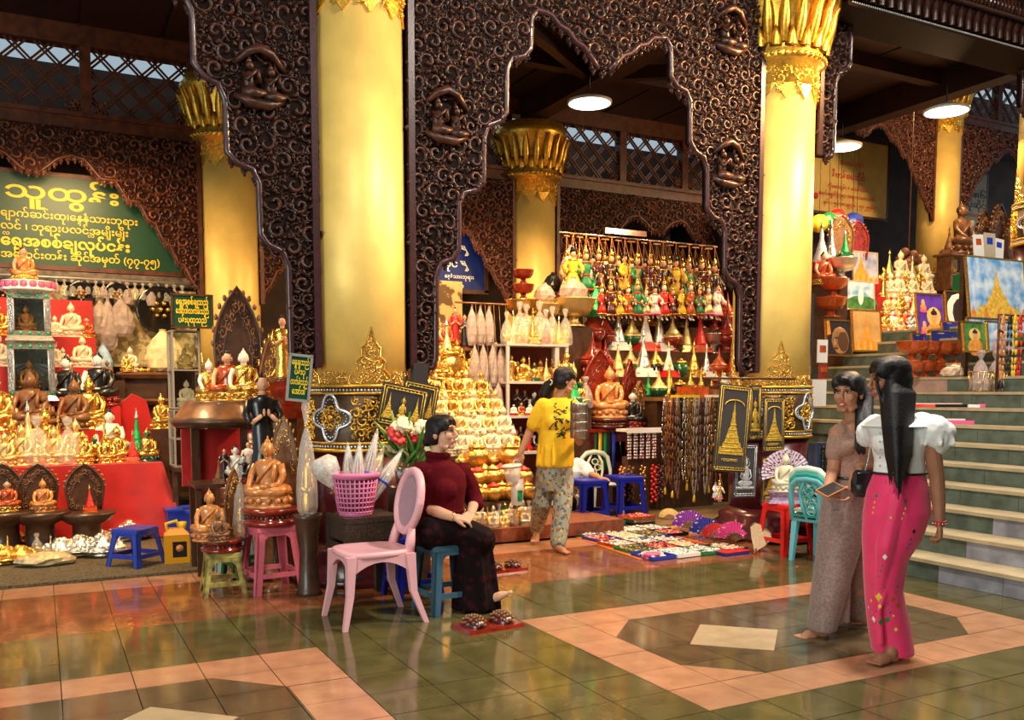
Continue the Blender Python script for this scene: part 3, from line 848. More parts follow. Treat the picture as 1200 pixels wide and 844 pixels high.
d0 = at(1118, 262, 13.4); d1 = at(1157, 205, 13.4)
ws = board('signboard', 'pale signboard with dark lettering right of the distant column', d0.x, 13.4, d0.z - 0.4, d1.x - d0.x, d1.z - d0.z + 0.4, 'sign_white', 'wood_dark', 0.04)
for s, x0, y0, x1, body, m in (('၂၅၃၈၆', 1120, 228, 1156, 5, 'letter_black'), ('ပန်းပုဆိုင်', 1120, 240, 1156, 5, 'letter_black'), ('ရွှေ စောင်းတန်း', 1120, 251, 1155, 3, 'letter_red')):
    p0 = at(x0, y0, 13.36); p1 = at(x1, y0 + 4, 13.36); letter(ws, s, (p0.x - d0.x, -0.025, p0.z - d0.z + 0.4), p1.x - p0.x, body * pxm(p0), m, 0.01)

# small green sign on the glass cabinet, and the one leaning by the thick column
e0 = at(202, 383, 9.35); e1 = at(248, 347, 9.35)
s1 = board('small_sign', 'small green sign with yellow lettering above the glass cabinet', e0.x, 9.35, e0.z, e1.x - e0.x, e1.z - e0.z, 'sign_green', 'wood_dark', 0.02, d=0.02)
wd_ = e1.x - e0.x
for s, zf, w in (('ရွှေအစစ်ချသည်', 0.70, 0.80), ('အော်ဒါလက်ခံသည်', 0.42, 0.82), ('ပန်းပုထုသည်', 0.14, 0.70)):
    letter(s1, s, (wd_ * (1 - w) / 2, -0.014, (e1.z - e0.z) * zf), wd_ * w, 0.042, 'sign_letter', 0.02)
g0 = at(336, 468, 6.28); g1 = at(354, 412, 6.28)
s2 = board('small_sign', 'narrow green sign in a silvery frame leaning by the thick column', g0.x, 6.28, g0.z, 0.145, g1.z - g0.z - 0.02, 'sign_green', 'frame_grey', 0.018, rz=-0.15, d=0.015, ry=0.1)
for s, zf, w in (('ရွှေချသည်', 0.74, 0.8), ('ပန်းပု', 0.54, 0.5), ('လက်ခံသည်', 0.33, 0.8), ('အော်ဒါ', 0.13, 0.6)):
    letter(s2, s, (0.145 * (1 - w) / 2, -0.012, (g1.z - g0.z) * zf), 0.145 * w, 0.03, 'sign_letter', 0.02)

# ------------------------------------------------------------------ figures and wares (built once, copied afterwards)
MESHC = {}


def shared(key, fn, m):
    """one mesh per shape and material"""
    k = (key, m if isinstance(m, str) else m.name)
    if k not in MESHC:
        if key not in MESHC:
            mb = MB(); fn(mb); MESHC[key] = mb
        MESHC[k] = MESHC[key].mesh(key, m)
    return MESHC[k]


def g_pedestal(mb):
    mb.lathe([(0.30, 0), (0.31, 0.03), (0.27, 0.05), (0.25, 0.09), (0.27, 0.12), (0.30, 0.15), (0.28, 0.18), (0.0, 0.18)], 16, sx=1.1, sy=0.8)
    for k in range(14):
        a = 2 * pi * k / 14; mb.ell((0.31 * cos(a), 0.225 * sin(a), 0.11), (0.05, 0.04, 0.045), 6, 4)


def g_robe(mb):
    mb.ell((0, -0.02, 0.25), (0.34, 0.21, 0.085), 14, 6)
    for s in (-1, 1):
        mb.tube([(s * 0.10, 0.03, 0.26), (s * 0.29, -0.08, 0.255), (s * 0.20, -0.19, 0.235), (-s * 0.06, -0.2, 0.225)], [0.09, 0.085, 0.07, 0.045], 8)
    rings = []
    for z, rx, ry, y in ((0.22, 0.18, 0.13, 0.02), (0.34, 0.145, 0.105, 0.02), (0.45, 0.155, 0.11, 0.02), (0.56, 0.19, 0.115, 0.02), (0.635, 0.185, 0.095, 0.025), (0.675, 0.10, 0.07, 0.03)):
        rings.append([(rx * cos(2 * pi * k / 14), y + ry * sin(2 * pi * k / 14), z) for k in range(14)])
    mb.loft(rings)
    mb.tube([(0.18, 0.02, 0.60), (0.225, 0.0, 0.45), (0.19, -0.10, 0.33), (0.06, -0.17, 0.31)], [0.062, 0.055, 0.05, 0.04], 8)
    mb.tube([(0.12, -0.07, 0.66), (0.04, -0.115, 0.56), (-0.10, -0.10, 0.42), (-0.15, -0.06, 0.34)], [0.02, 0.028, 0.028, 0.02], 6)
    mb.tube([(0.13, -0.05, 0.665), (0.12, -0.11, 0.50), (0.115, -0.13, 0.36)], [0.03, 0.035, 0.03], 6)


def g_skin(mb):
    mb.tube([(0, 0.025, 0.64), (0, 0.02, 0.74)], [0.06, 0.052], 8)
    mb.ell((0, 0.0, 0.80), (0.083, 0.09, 0.105), 12, 8)
    mb.ell((0, -0.088, 0.79), (0.016, 0.02, 0.026), 6, 4)
    mb.ell((0, -0.078, 0.752), (0.026, 0.014, 0.009), 6, 4)
    for s in (-1, 1): mb.ell((s * 0.086, 0.01, 0.785), (0.014, 0.02, 0.05), 6, 4)
    mb.tube([(-0.18, 0.02, 0.60), (-0.235, -0.01, 0.46), (-0.235, -0.11, 0.35), (-0.22, -0.19, 0.30), (-0.215, -0.215, 0.235)], [0.058, 0.05, 0.042, 0.032, 0.018], 8)
    for k in range(4): mb.tube([(-0.235 + 0.014 * k, -0.205, 0.27), (-0.235 + 0.014 * k, -0.225, 0.205)], 0.009, 4)
    mb.ell((0.0, -0.19, 0.305), (0.075, 0.045, 0.022), 8, 4)


def g_hair(mb):
    mb.ell((0, 0.02, 0.835), (0.09, 0.088, 0.085), 12, 7)
    mb.ell((0, 0.025, 0.915), (0.045, 0.045, 0.04), 8, 5); mb.lathe([(0.02, 0.94), (0.012, 0.975), (0.0, 1.0)], 6, T(0, 0.025, 0))


def buddha(kind, body, skin, hair, base, name='seated_figure'):
    r = thing(name, '', 'figurine')
    obj('pedestal', shared('pedestal', g_pedestal, base), parent=r)
    obj('robe', shared('robe', g_robe, body), parent=r)
    obj('head_and_arms', shared('head_and_arms', g_skin, skin), parent=r)
    obj('hair', shared('hair', g_hair, hair), parent=r)
    return Proto(r)


def g_stand_robe(mb):
    rings = []
    for z, rx, ry in ((0.04, 0.13, 0.10), (0.10, 0.12, 0.09), (0.30, 0.085, 0.07), (0.48, 0.10, 0.075), (0.56, 0.085, 0.065), (0.70, 0.115, 0.07), (0.77, 0.11, 0.06), (0.80, 0.05, 0.045)):
        rings.append([(rx * cos(2 * pi * k / 12) * (1 + (0.08 * cos(6 * pi * k / 6) if z < 0.4 else 0)), ry * sin(2 * pi * k / 12), z) for k in range(12)])
    mb.loft(rings)
    for s in (-1, 1): mb.tube([(s * 0.11, 0, 0.75), (s * 0.15, -0.02, 0.62), (s * 0.12, -0.09, 0.55)], [0.04, 0.036, 0.034], 7)
    for s in (-1, 1): mb.tube([(s * 0.09, 0.0, 0.2), (s * 0.15, 0.0, 0.1), (s * 0.2, 0.0, 0.09)], [0.03, 0.025, 0.008], 6)


def g_stand_skin(mb):
    mb.tube([(0, 0, 0.78), (0, 0, 0.85)], 0.032, 7); mb.ell((0, -0.005, 0.89), (0.052, 0.056, 0.066), 10, 7); mb.ell((0, -0.06, 0.885), (0.01, 0.013, 0.016), 5, 4)
    for s in (-1, 1):
        mb.tube([(s * 0.12, -0.09, 0.55), (s * 0.04, -0.13, 0.62)], [0.024, 0.018], 6); mb.ell((s * 0.02, -0.135, 0.645), (0.014, 0.016, 0.035), 6, 4)


def g_stand_hair(mb):
    mb.ell((0, 0.012, 0.91), (0.057, 0.055, 0.055), 10, 6); mb.ell((0, 0.02, 0.975), (0.026, 0.026, 0.03), 7, 5)


def g_stand_base(mb): mb.lathe([(0.15, 0), (0.15, 0.02), (0.12, 0.03), (0.13, 0.045), (0, 0.045)], 14)


def stander(body, skin, hair, base, name='standing_figure'):
    r = thing(name, '', 'figurine')
    obj('base', shared('stand_base', g_stand_base, base), parent=r)
    obj('robe', shared('stand_robe', g_stand_robe, body), parent=r)
    obj('head_and_hands', shared('stand_skin', g_stand_skin, skin), parent=r)
    obj('hair', shared('stand_hair', g_stand_hair, hair), parent=r)
    return Proto(r)


# spired miniature pagoda (unit height 1)
def g_pag_base(mb):
    for k, (w, h) in enumerate(((0.46, 0.06), (0.38, 0.06), (0.30, 0.05))): mb.frustum((0, 0, sum((0.06, 0.06, 0.05)[:k])), (w, w), (w * 0.93, w * 0.93), h)
    for sx in (-1, 1):
        for sy in (-1, 1): mb.lathe([(0.035, 0.06), (0.04, 0.1), (0.02, 0.13), (0, 0.2)], 6, T(sx * 0.19, sy * 0.19, 0))


def g_pag_bell(mb):
    mb.lathe([(0.15, 0.17), (0.155, 0.2), (0.135, 0.24), (0.125, 0.30), (0.10, 0.36), (0.09, 0.40), (0.095, 0.42), (0.075, 0.44), (0.08, 0.47), (0.06, 0.49), (0.065, 0.52), (0.046, 0.54), (0.05, 0.57), (0.034, 0.6), (0.042, 0.66), (0.026, 0.74), (0.014, 0.8)], 14)


def g_pag_spire(mb): mb.lathe([(0.05, 0.80), (0.03, 0.82), (0.034, 0.845), (0.018, 0.87), (0.02, 0.89), (0.006, 0.92), (0.0, 1.0)], 8)


def pagoda(a, b, c, name='miniature_pagoda'):
    r = thing(name, '', 'figurine')
    obj('terraces', shared('pag_base', g_pag_base, a), parent=r); obj('bell', shared('pag_bell', g_pag_bell, b), parent=r); obj('spire', shared('pag_spire', g_pag_spire, c), parent=r)
    return Proto(r)


# lacquer offering bowl on a foot, with tiered spired lid
def g_bowl(mb): mb.lathe([(0.19, 0), (0.20, 0.02), (0.12, 0.05), (0.09, 0.11), (0.10, 0.16), (0.22, 0.20), (0.28, 0.28), (0.29, 0.36), (0.27, 0.37), (0.25, 0.34), (0.0, 0.30)], 20)


def g_lid(mb): mb.lathe([(0.29, 0.37), (0.29, 0.40), (0.24, 0.45), (0.17, 0.50), (0.18, 0.53), (0.11, 0.58), (0.12, 0.61), (0.06, 0.67), (0.07, 0.70), (0.03, 0.78), (0.03, 0.82), (0.0, 1.0)], 18)


def lidded(a, b, name='lidded_bowl'):
    r = thing(name, '', 'bowl'); obj('bowl', shared('offer_bowl', g_bowl, a), parent=r); obj('lid', shared('offer_lid', g_lid, b), parent=r); return Proto(r)


def g_foot(mb): mb.lathe([(0.40, 0), (0.42, 0.03), (0.25, 0.10), (0.16, 0.22), (0.18, 0.34)], 18)


def g_cup(mb): mb.lathe([(0.18, 0.34), (0.50, 0.42), (0.66, 0.62), (0.72, 0.92), (0.74, 0.95), (0.69, 0.94), (0.60, 0.64), (0.0, 0.5)], 22)


def footed(a, b, name='footed_bowl'):
    r = thing(name, '', 'bowl'); obj('foot', shared('bowl_foot', g_foot, a), parent=r); obj('cup', shared('bowl_cup', g_cup, b), parent=r); return Proto(r)


# pot: round body with a neck
def g_pot(mb): mb.lathe([(0.26, 0), (0.28, 0.04), (0.44, 0.22), (0.5, 0.45), (0.44, 0.66), (0.30, 0.76)], 16)


def g_potlid(mb): mb.lathe([(0.30, 0.76), (0.36, 0.80), (0.26, 0.88), (0.10, 0.93), (0.09, 0.98), (0, 1.02)], 14)


def pot(a, b, name='gilt_pot'):
    r = thing(name, '', 'pot'); obj('belly', shared('pot_belly', g_pot, a), parent=r); obj('lid', shared('pot_lid', g_potlid, b), parent=r); return Proto(r)


# pear-shaped wrapped bundle: crumpled film with a twisted top, tied; holds a figure shape
def g_bag(mb):
    R = random.Random(11); rings = []
    for z, r in ((0, 0.20), (0.04, 0.24), (0.2, 0.25), (0.4, 0.22), (0.58, 0.16), (0.72, 0.08), (0.78, 0.035), (0.84, 0.06), (0.94, 0.10), (1.0, 0.085)):
        rings.append([(r * (1 + R.uniform(-0.16, 0.16)) * cos(2 * pi * k / 14), r * (1 + R.uniform(-0.16, 0.16)) * sin(2 * pi * k / 14), z + R.uniform(-0.01, 0.01)) for k in range(14)])
    mb.loft(rings, smooth=False)


def g_bagcore(mb):
    mb.lathe([(0.15, 0.02), (0.16, 0.1), (0.10, 0.22), (0.11, 0.34), (0.06, 0.45)], 10); mb.ell((0, 0, 0.50), 0.06, 8, 6); mb.lathe([(0.04, 0.54), (0.0, 0.66)], 6)
    for s in (-1, 1): mb.tube([(s * 0.10, 0, 0.36), (s * 0.15, -0.04, 0.22), (0, -0.13, 0.2)], [0.03, 0.03, 0.025], 5)


def g_tie(mb): mb.tube([(0.042 * cos(2 * pi * k / 8), 0.042 * sin(2 * pi * k / 8), 0.78) for k in range(8)], 0.014, 5, closed=True)


def bag(core, film, tie, name='wrapped_figure'):
    r = thing(name, '', 'figurine'); obj('figure', shared('bag_core', g_bagcore, core), parent=r); obj('film', shared('bag_film', g_bag, film), parent=r); obj('tie', shared('bag_tie', g_tie, tie), parent=r); return Proto(r)


# marionette: strings, wooden head with headdress, sleeved coat, legs.  origin at the hanging point, hangs 1 down
def g_pup_coat(mb):
    R = random.Random(4)
    mb.lathe([(0.035, -0.42), (0.085, -0.45), (0.09, -0.58), (0.07, -0.66), (0.12, -0.78), (0.15, -0.90)], 12, sy=0.7)
    for s in (-1, 1): mb.tube([(s * 0.08, 0, -0.47), (s * 0.16, -0.02, -0.58), (s * 0.14, -0.09, -0.66)], [0.035, 0.04, 0.05], 7)


def g_pup_skin(mb):
    mb.ell((0, 0, -0.355), (0.05, 0.05, 0.065), 9, 6)
    for s in (-1, 1):
        mb.ell((s * 0.14, -0.11, -0.68), (0.018, 0.018, 0.03), 6, 4); mb.tube([(s * 0.05, 0, -0.88), (s * 0.055, -0.01, -0.97), (s * 0.06, -0.05, -1.0)], [0.025, 0.02, 0.016], 6)


def g_pup_hat(mb):
    mb.ell((0, 0.01, -0.33), (0.056, 0.052, 0.05), 8, 5); mb.lathe([(0.055, -0.30), (0.04, -0.27), (0.045, -0.25), (0.02, -0.22), (0.0, -0.15)], 8)


def g_pup_trim(mb):
    for z, r in ((-0.9, 0.15), (-0.66, 0.072), (-0.46, 0.082)):
        mb.tube([(r * cos(2 * pi * k / 10), 0.7 * r * sin(2 * pi * k / 10), z) for k in range(10)], 0.016, 5, closed=True)
    for s in (-1, 1): mb.ell((s * 0.145, -0.06, -0.63), (0.05, 0.04, 0.018), 7, 4)


def g_pup_string(mb):
    for x, y, z in ((0, 0, -0.2), (-0.14, -0.1, -0.66), (0.14, -0.1, -0.66), (0.05, 0, -0.9)): mb.tube([(0, 0, 0), (x, y, z)], 0.004, 3)
    mb.box((0, 0, 0), (0.12, 0.02, 0.02))


def puppet(coat, skin, hat, trim, name='marionette'):
    r = thing(name, '', 'puppet'); obj('strings', shared('pup_string', g_pup_string, 'wood_orange'), parent=r)
    obj('coat', shared('pup_coat', g_pup_coat, coat), parent=r); obj('head_and_limbs', shared('pup_skin', g_pup_skin, skin), parent=r)
    obj('headdress', shared('pup_hat', g_pup_hat, hat), parent=r); tag(obj('gold_edging', shared('pup_trim', g_pup_trim, trim), parent=r), kind='stuff'); return Proto(r)


# arched wooden throne back (mandorla): pointed plank with raised rim; unit height 1
def ogive(w, h, n=9, z0=0.0, waist=0.8):
    L = []
    for i in range(n + 1):
        t = i / n; x = w * (waist + (1 - waist) * sin(pi * min(1, t * 1.6) / 2 + 0.0)) if t < 0.45 else w * cos((t - 0.45) / 0.55 * pi / 2) ** 0.8
        L.append((x, z0 + h * (t if t < 0.9 else t)))
    L[-1] = (0.0, z0 + h)
    return [(x, z) for x, z in L] + [(-x, z) for x, z in reversed(L[:-1])]


def g_mandorla(mb):
    mb.prism(ogive(0.34, 1.0), -0.02, 0.03)
    o = ogive(0.32, 0.96); mb.tube([(x, -0.03, z + 0.02) for x, z in o], 0.022, 5)
    o = ogive(0.20, 0.70); mb.tube([(x, -0.025, z + 0.08) for x, z in o], 0.012, 5)


def g_mandorla_carv(mb):
    R = random.Random(3); o = ogive(0.30, 0.92); inner = ogive(0.2, 0.72)
    for (u, v, r) in pack(o, (0.05, 0.035), R, tries=900):
        if not inpoly((u, v - 0.06), inner): volute(mb, u, v, r, R, lambda a, b, d: (a, -0.02 - d, b), 0.5)
    for k in range(13):
        a = pi * k / 12; mb.ell((0.335 * cos(a), -0.01, 0.5 + 0.45 * sin(a)), (0.03, 0.02, 0.03), 6, 4)


def mandorla(m, m2, name='throne_back'):
    r = thing(name, '', 'carving'); obj('plank', shared('mandorla', g_mandorla, m), parent=r); tag(obj('carved_rim', shared('mandorla_rim', g_mandorla_carv, m2), parent=r), kind='stuff'); return Proto(r)


def g_drum(mb): mb.lathe([(0.46, 0), (0.5, 0.03), (0.5, 0.08), (0.44, 0.11), (0.42, 0.16), (0.44, 0.20), (0.5, 0.22), (0.52, 0.27), (0.5, 0.30), (0, 0.30)], 26)


def g_drumbeads(mb):
    for k in range(30):
        a = 2 * pi * k / 30; mb.ell((0.43 * cos(a), 0.43 * sin(a), 0.155), (0.035, 0.035, 0.03), 6, 4)


def drum(m, m2, name='round_pedestal'):
    r = thing(name, '', 'stand'); obj('drum', shared('drum', g_drum, m), parent=r); obj('petal_ring', shared('drum_beads', g_drumbeads, m2), parent=r); return Proto(r)


# heaped tray: dish on a low foot, heaped with cast ornaments
def g_dish(mb): mb.lathe([(0.28, 0), (0.30, 0.03), (0.22, 0.06), (0.42, 0.10), (0.5, 0.14), (0.5, 0.16), (0.40, 0.13), (0, 0.11)], 24)


def g_heap(mb):
    R = random.Random(2)
    for k in range(46):
        rr = 0.44 * sqrt(R.random()); a = R.uniform(0, 6.28); z = 0.14 + 0.34 * (1 - (rr / 0.44) ** 1.3) + R.uniform(-0.02, 0.03)
        s = R.uniform(0.05, 0.085); mb.ell((rr * cos(a), rr * sin(a), z), (s, s, s * 0.9), 7, 5)
    mb.lathe([(0.42, 0.13), (0.30, 0.28), (0.12, 0.44), (0, 0.5)], 16)


def heaptray(m, m2, name='heaped_tray'):
    r = thing(name, '', 'tray'); obj('dish', shared('dish', g_dish, m), parent=r); tag(obj('ornament_heap', shared('heap', g_heap, m2), parent=r), kind='stuff'); return Proto(r)


P = dict(
    gilt=buddha('a', 'gilt', 'gilt', 'gilt', 'gilt'), pale=buddha('a', 'pale_gold', 'pale_gold', 'pale_gold', 'pale_gold'),
    white=buddha('a', 'alabaster', 'alabaster', 'alabaster', 'alabaster'), brown=buddha('a', 'wood', 'wood', 'wood', 'wood'),
    orange=buddha('a', 'wood_orange', 'wood_orange', 'wood_orange', 'wood_orange'),
    whitegold=buddha('a', 'gilt', 'white_paint', 'white_paint', 'gilt'), redgold=buddha('a', 'orange_lacquer', 'skin_paint', 'black', 'gilt'),
    emerald=buddha('a', 'gilt', 'green_lacquer', 'gilt', 'green_lacquer'), robe=buddha('a', 'orange_lacquer', 'skin_paint', 'black', 'gilt'),
    jacket=buddha('a', 'black', 'white_paint', 'black', 'red_lacquer'), whitered=buddha('a', 'white_paint', 'white_paint', 'black', 'red'),
    silver=buddha('a', 'silver', 'silver', 'silver', 'silver'),
    s_gilt=stander('gilt', 'gilt', 'gilt', 'gilt'), s_black=stander('black', 'skin_paint', 'black', 'red_lacquer'), s_red=stander('red', 'skin_paint', 'black', 'gilt'),
    s_orange=stander('gilt', 'skin_paint', 'black', 'maroon'), s_white=stander('white_paint', 'skin_paint', 'black', 'red'), s_green=stander('green_lacquer', 'skin_paint', 'gilt', 'gilt'),
    p_gilt=pagoda('gilt', 'gilt', 'gilt'), p_pale=pagoda('pale_gold', 'pale_gold', 'silver'), p_red=pagoda('orange_lacquer', 'red', 'gilt'), p_brown=pagoda('wood', 'wood', 'wood'),
    p_green=pagoda('green_lacquer', 'green_foil', 'silver'), p_white=pagoda('white_paint', 'silver', 'silver'), p_redwhite=pagoda('red', 'white_paint', 'gilt'),
    l_red=lidded('red_lacquer', 'red_lacquer'), l_gold=lidded('gilt', 'gilt'), l_green=lidded('green_lacquer', 'pale_gold'), l_black=lidded('black_lacquer', 'gilt'), l_orange=lidded('orange_lacquer', 'orange_lacquer'), l_redw=lidded('red_lacquer', 'pale_gold'),
    f_red=footed('red_lacquer', 'red_lacquer'), f_pale=footed('pale_gold', 'pale_gold'), f_silver=footed('silver', 'silver'), f_orange=footed('orange_lacquer', 'orange_lacquer'), f_brass=footed('brass', 'brass'),
    pot=pot('gilt', 'gilt'), pot_r=pot('gilt', 'red'), pot_g=pot('green_lacquer', 'gilt'), pot_b=pot('black_lacquer', 'gilt'),
    bag=bag('gilt', 'film', 'gilt'), bag_w=bag('gilt', 'film_white', 'white_paint'), bag_p=bag('pink', 'film_white', 'pink'), bag_o=bag('orange_lacquer', 'film', 'red'),
    m_brown=mandorla('wood_dark', 'wood'), m_red=mandorla('red_lacquer', 'red_lacquer'), m_gold=mandorla('wood', 'brass'),
    drum=drum('red_lacquer', 'maroon'), drum_b=drum('wood_dark', 'wood'), drum_g=drum('maroon', 'gilt'),
    h_gold=heaptray('brass', 'gilt'), h_silver=heaptray('silver', 'silver'),
)
PUP = [puppet(a, b, c, d) for a, b, c, d in (('pale_gold', 'white_paint', 'gilt', 'pink'), ('yellow', 'skin_paint', 'black', 'gilt'), ('red', 'white_paint', 'gilt', 'gilt'), ('green', 'skin_paint', 'gilt', 'red'),
       ('white_paint', 'skin_paint', 'black', 'pink'), ('maroon', 'skin_paint', 'gilt', 'gilt'), ('orange_lacquer', 'white_paint', 'gilt', 'gilt'), ('black', 'skin_paint', 'gilt', 'gilt'))]


def on(key, px, Y, z, hpx, label, group=None, rz=None, jit=True, cat=None):
    """stand a ware on a shelf: column px of the photograph at depth plane Y, shelf level z, hpx photo pixels tall"""
    d = ray(px, 500); x = d.x / d.y * Y; s = hpx * pxm((x, Y))
    pr = P[key] if isinstance(key, str) else key
    return pr.put((x, Y, z), (rz if rz is not None else rnd.uniform(-0.25, 0.25) - 0.15), label, group, s, cat=cat)


def zpx(px, py, Y): return at(px, py, Y).z

ORD = ('first', 'second', 'third', 'fourth', 'fifth', 'sixth', 'seventh', 'eighth', 'ninth', 'tenth', 'eleventh', 'twelfth', 'thirteenth', 'fourteenth', 'fifteenth', 'sixteenth', 'seventeenth', 'eighteenth', 'nineteenth', 'twentieth', 'twenty-first', 'twenty-second', 'twenty-third', 'twenty-fourth', 'twenty-fifth', 'twenty-sixth', 'twenty-seventh', 'twenty-eighth', 'twenty-ninth', 'thirtieth')
WORD = dict(gilt='gilt seated figure', pale='pale gilt seated figure', white='white seated figure', brown='brown seated figure', orange='orange seated figure', whitegold='white-faced gilt figure', redgold='orange-robed figure', emerald='green and gold figure', jacket='black-jacketed figure', whitered='white and red figure', silver='silvery seated figure',
            s_gilt='gilt standing figure', s_black='standing figure in black', s_red='standing figure in red', s_orange='standing gold-robed figure', s_white='standing figure in white', s_green='standing figure in green', p_gilt='gilt spire', p_pale='pale gilt spire', p_red='red and orange spire', p_brown='brown spire', p_green='green spire', p_white='silvery white spire', p_redwhite='red and white spire',
            l_red='red lidded bowl', l_gold='gilt lidded bowl', l_green='green lidded bowl', l_black='black lidded bowl', l_orange='orange lidded bowl', l_redw='red bowl with pale lid', f_red='red footed bowl', f_pale='pale gold footed bowl', f_silver='silver footed bowl', f_orange='orange footed bowl', f_brass='brass footed bowl', pot='gilt pot', pot_r='gilt pot with red lid', pot_g='green pot', pot_b='black pot',
            bag='figure in clear film', bag_w='figure in milky film', bag_p='pink figure in milky film', bag_o='orange figure in clear film', h_gold='gilt heaped tray', h_silver='silver heaped tray', m_brown='dark throne back', m_red='red throne back', m_gold='gilt-rimmed throne back')


def row(keys, pxs, Y, z, hp, where, group=None, dy=0.05, stretch=None):
    """wares side by side on one shelf, each labelled by kind and by its place in the row"""
    n = len(pxs)
    for i, px in enumerate(pxs):
        key = keys[i % len(keys)]; h = hp[i % len(hp)] if isinstance(hp, (list, tuple)) else hp * rnd.uniform(0.9, 1.1)
        o = on(key, px, Y + dy * (i % 2), z, h, '%s, %s from the left %s' % (WORD[key], ORD[i], where), group or ('wares ' + where))
        if stretch: o.scale = (o.scale[0] * stretch, o.scale[1] * stretch, o.scale[2])


def lin(a, b, n): return [a + (b - a) * i / (n - 1) for i in range(n)]



# ================================================================== LEFT STALL
# mottled rug
rg = MB(); rg.box((0.05, 8.5, 0.012), (2.5, 1.98, 0.024)); tag(obj('stall_rug', rg, 'rug'), 'dark mottled rug under the left stall with its front edge along the tiles', 'rug')
# red draped table
TX0, TX1, TYF, TYB, TZ = -1.25, 1.05, 9.42, 10.7, zpx(100, 546, 9.42)
tb = thing('display_table', 'display table under a bright red cloth full of gilt figures', 'table', (0, 0, 0))
obj('tabletop', MB().box(((TX0 + TX1) / 2, (TYF + TYB) / 2, TZ - 0.02), (TX1 - TX0 - 0.06, TYB - TYF - 0.04, 0.03)), 'wood', tb)
for x in (TX0 + 0.1, TX1 - 0.1):
    for y in (TYF + 0.1, TYB - 0.1): obj('leg', MB().box((x, y, (TZ - 0.03) / 2 + 0.015), (0.06, 0.06, TZ - 0.035)), 'wood', tb)
cl = MB(); path = []
pc = [(TX0, TYB), (TX0, TYF), (TX1, TYF), (TX1, TYB)]
for i in range(3):
    a, b = pc[i], pc[i + 1]; n = 22 if i == 1 else 12
    for k in range(n): path.append((a[0] + (b[0] - a[0]) * k / n, a[1] + (b[1] - a[1]) * k / n, i, k / n))
path.append((*pc[3], 2, 1.0)); rows = []
for j in range(6):
    t = j / 5; rw = []
    for i, (x, y, sd, q) in enumerate(path):
        nx, ny = ((-1, 0), (0, -1), (1, 0))[sd]; fold = 0.028 * t * sin(i * 1.35) + 0.02 * t * sin(i * 0.6 + 1); flare = 0.05 * t
        if abs(x - TX1) < 0.01 and abs(y - TYF) < 0.01: nx, ny, flare = 0.9, -0.7, 0.16 * t
        elif sd == 1 and q > 0.9: nx, flare = 0.7, 0.10 * t
        rw.append((x + nx * (flare + fold), y + ny * (flare + fold), TZ + 0.004 - (TZ - 0.03) * t))
    rows.append(rw)
n = len(path); cl.add([p for r in rows for p in r], [(j * n + i, j * n + i + 1, (j + 1) * n + i + 1, (j + 1) * n + i) for j in range(5) for i in range(n - 1)])
cl.box(((TX0 + TX1) / 2, (TYF + TYB) / 2, TZ + 0.002), (TX1 - TX0, TYB - TYF, 0.008))
tag(obj('tablecloth', cl, 'red_cloth'), 'bright red cloth falling in folds to the floor at its right corner', 'tablecloth')
TT = TZ + 0.007
# second level on the table: red covered riser
RZ = TT + 0.30
tag(obj('red_riser', MB().box((-0.25, 10.22, TT + 0.15), (1.95, 0.26, 0.298)), 'red_cloth'), 'red covered riser at the back of the red table', 'riser')
row(('pale', 'pale', 'bag', 'pale', 'bag'), (4, 24, 43, 62, 79), 9.58, TT, (42, 50, 58, 46, 55), 'in the front row on the red table')
row(('p_gilt', 'gilt', 'p_pale', 'gilt', 'p_gilt', 'pale'), (-2, 13, 33, 52, 68, 88), 9.84, TT, (60, 55, 78, 66, 60, 52), 'in the second row on the red table')
for i, px in enumerate((96, 110, 124, 136)): on(('gilt', 'emerald', 'gilt', 'gilt')[i], px, 9.56 + 0.05 * (i % 2), TT, (40, 34, 36, 44)[i], ('small gilt seated figure fifth from the right end of the red table', 'little green and gold figure at the front edge of the red table', 'small gilt figure just left of the gilt haloed figure on the red table', 'gilt haloed figure left of the orange pagoda on the red table')[i])
on('p_red', 155, 9.56, TT, 40, 'small red and orange pagoda at the right front corner of the red table')
on('p_green', 160, 9.86, TT, 62, 'green spired pagoda near the right end of the red table')
on('emerald', 172, 9.64, TT, 40, 'green and gold seated figure at the right end of the red table')
on('p_gilt', 122, 9.9, TT, 52, 'dark gilt spired figure behind the small figures on the red table')
# middle rank on the riser
on('brown', 37, 10.28, RZ, 72, 'large brown wooden seated figure in front of the silver shrine')
on('brown', 52, 10.24, RZ, 46, 'smaller brown wooden seated figure right below the silver shrine')
on('brown', 88, 10.22, RZ, 62, 'brown wooden seated figure left of the yellow gilt figure')
on('gilt', 106, 10.24, RZ, 64, 'bright yellow gilt seated figure behind the red table front')
on('pale', 10, 10.26, RZ, 44, 'pale gilt figure on the riser at the left frame edge')
on('gilt', -4, 10.3, RZ, 70, 'gilt figure on the riser cut by the left frame edge')
jx = at(100, 470, 10.5).x
tag(obj('red_riser', MB().box((jx, 10.53, TT + 0.27), (0.66, 0.28, 0.536)), 'red_cloth'), 'taller red covered block under the two black-jacketed figures', 'riser')
on('jacket', 80, 10.52, TT + 0.54, 62, 'seated figure in black jacket with white face left of the brown figure')
on('jacket', 117, 10.50, TT + 0.54, 66, 'seated figure in black jacket with hand at chin before the red steps')
on('whitered', 128, 10.12, TT, 62, 'small black-haired figure lying in front of the red backrest')
obj_ = MB(); obj_.prism([(0, 0), (0.42, 0), (0.30, 0.55), (0.16, 0.62), (0.02, 0.5)], -0.03, 0.03)
tag(obj('leaning_panel', obj_, 'red_cloth', loc=(at(136, 500, 10.68).x, 10.60, RZ - 0.25), rot=(0.1, 0, 0)), 'leaning red cloth panel at the right end of the red table', 'panel')

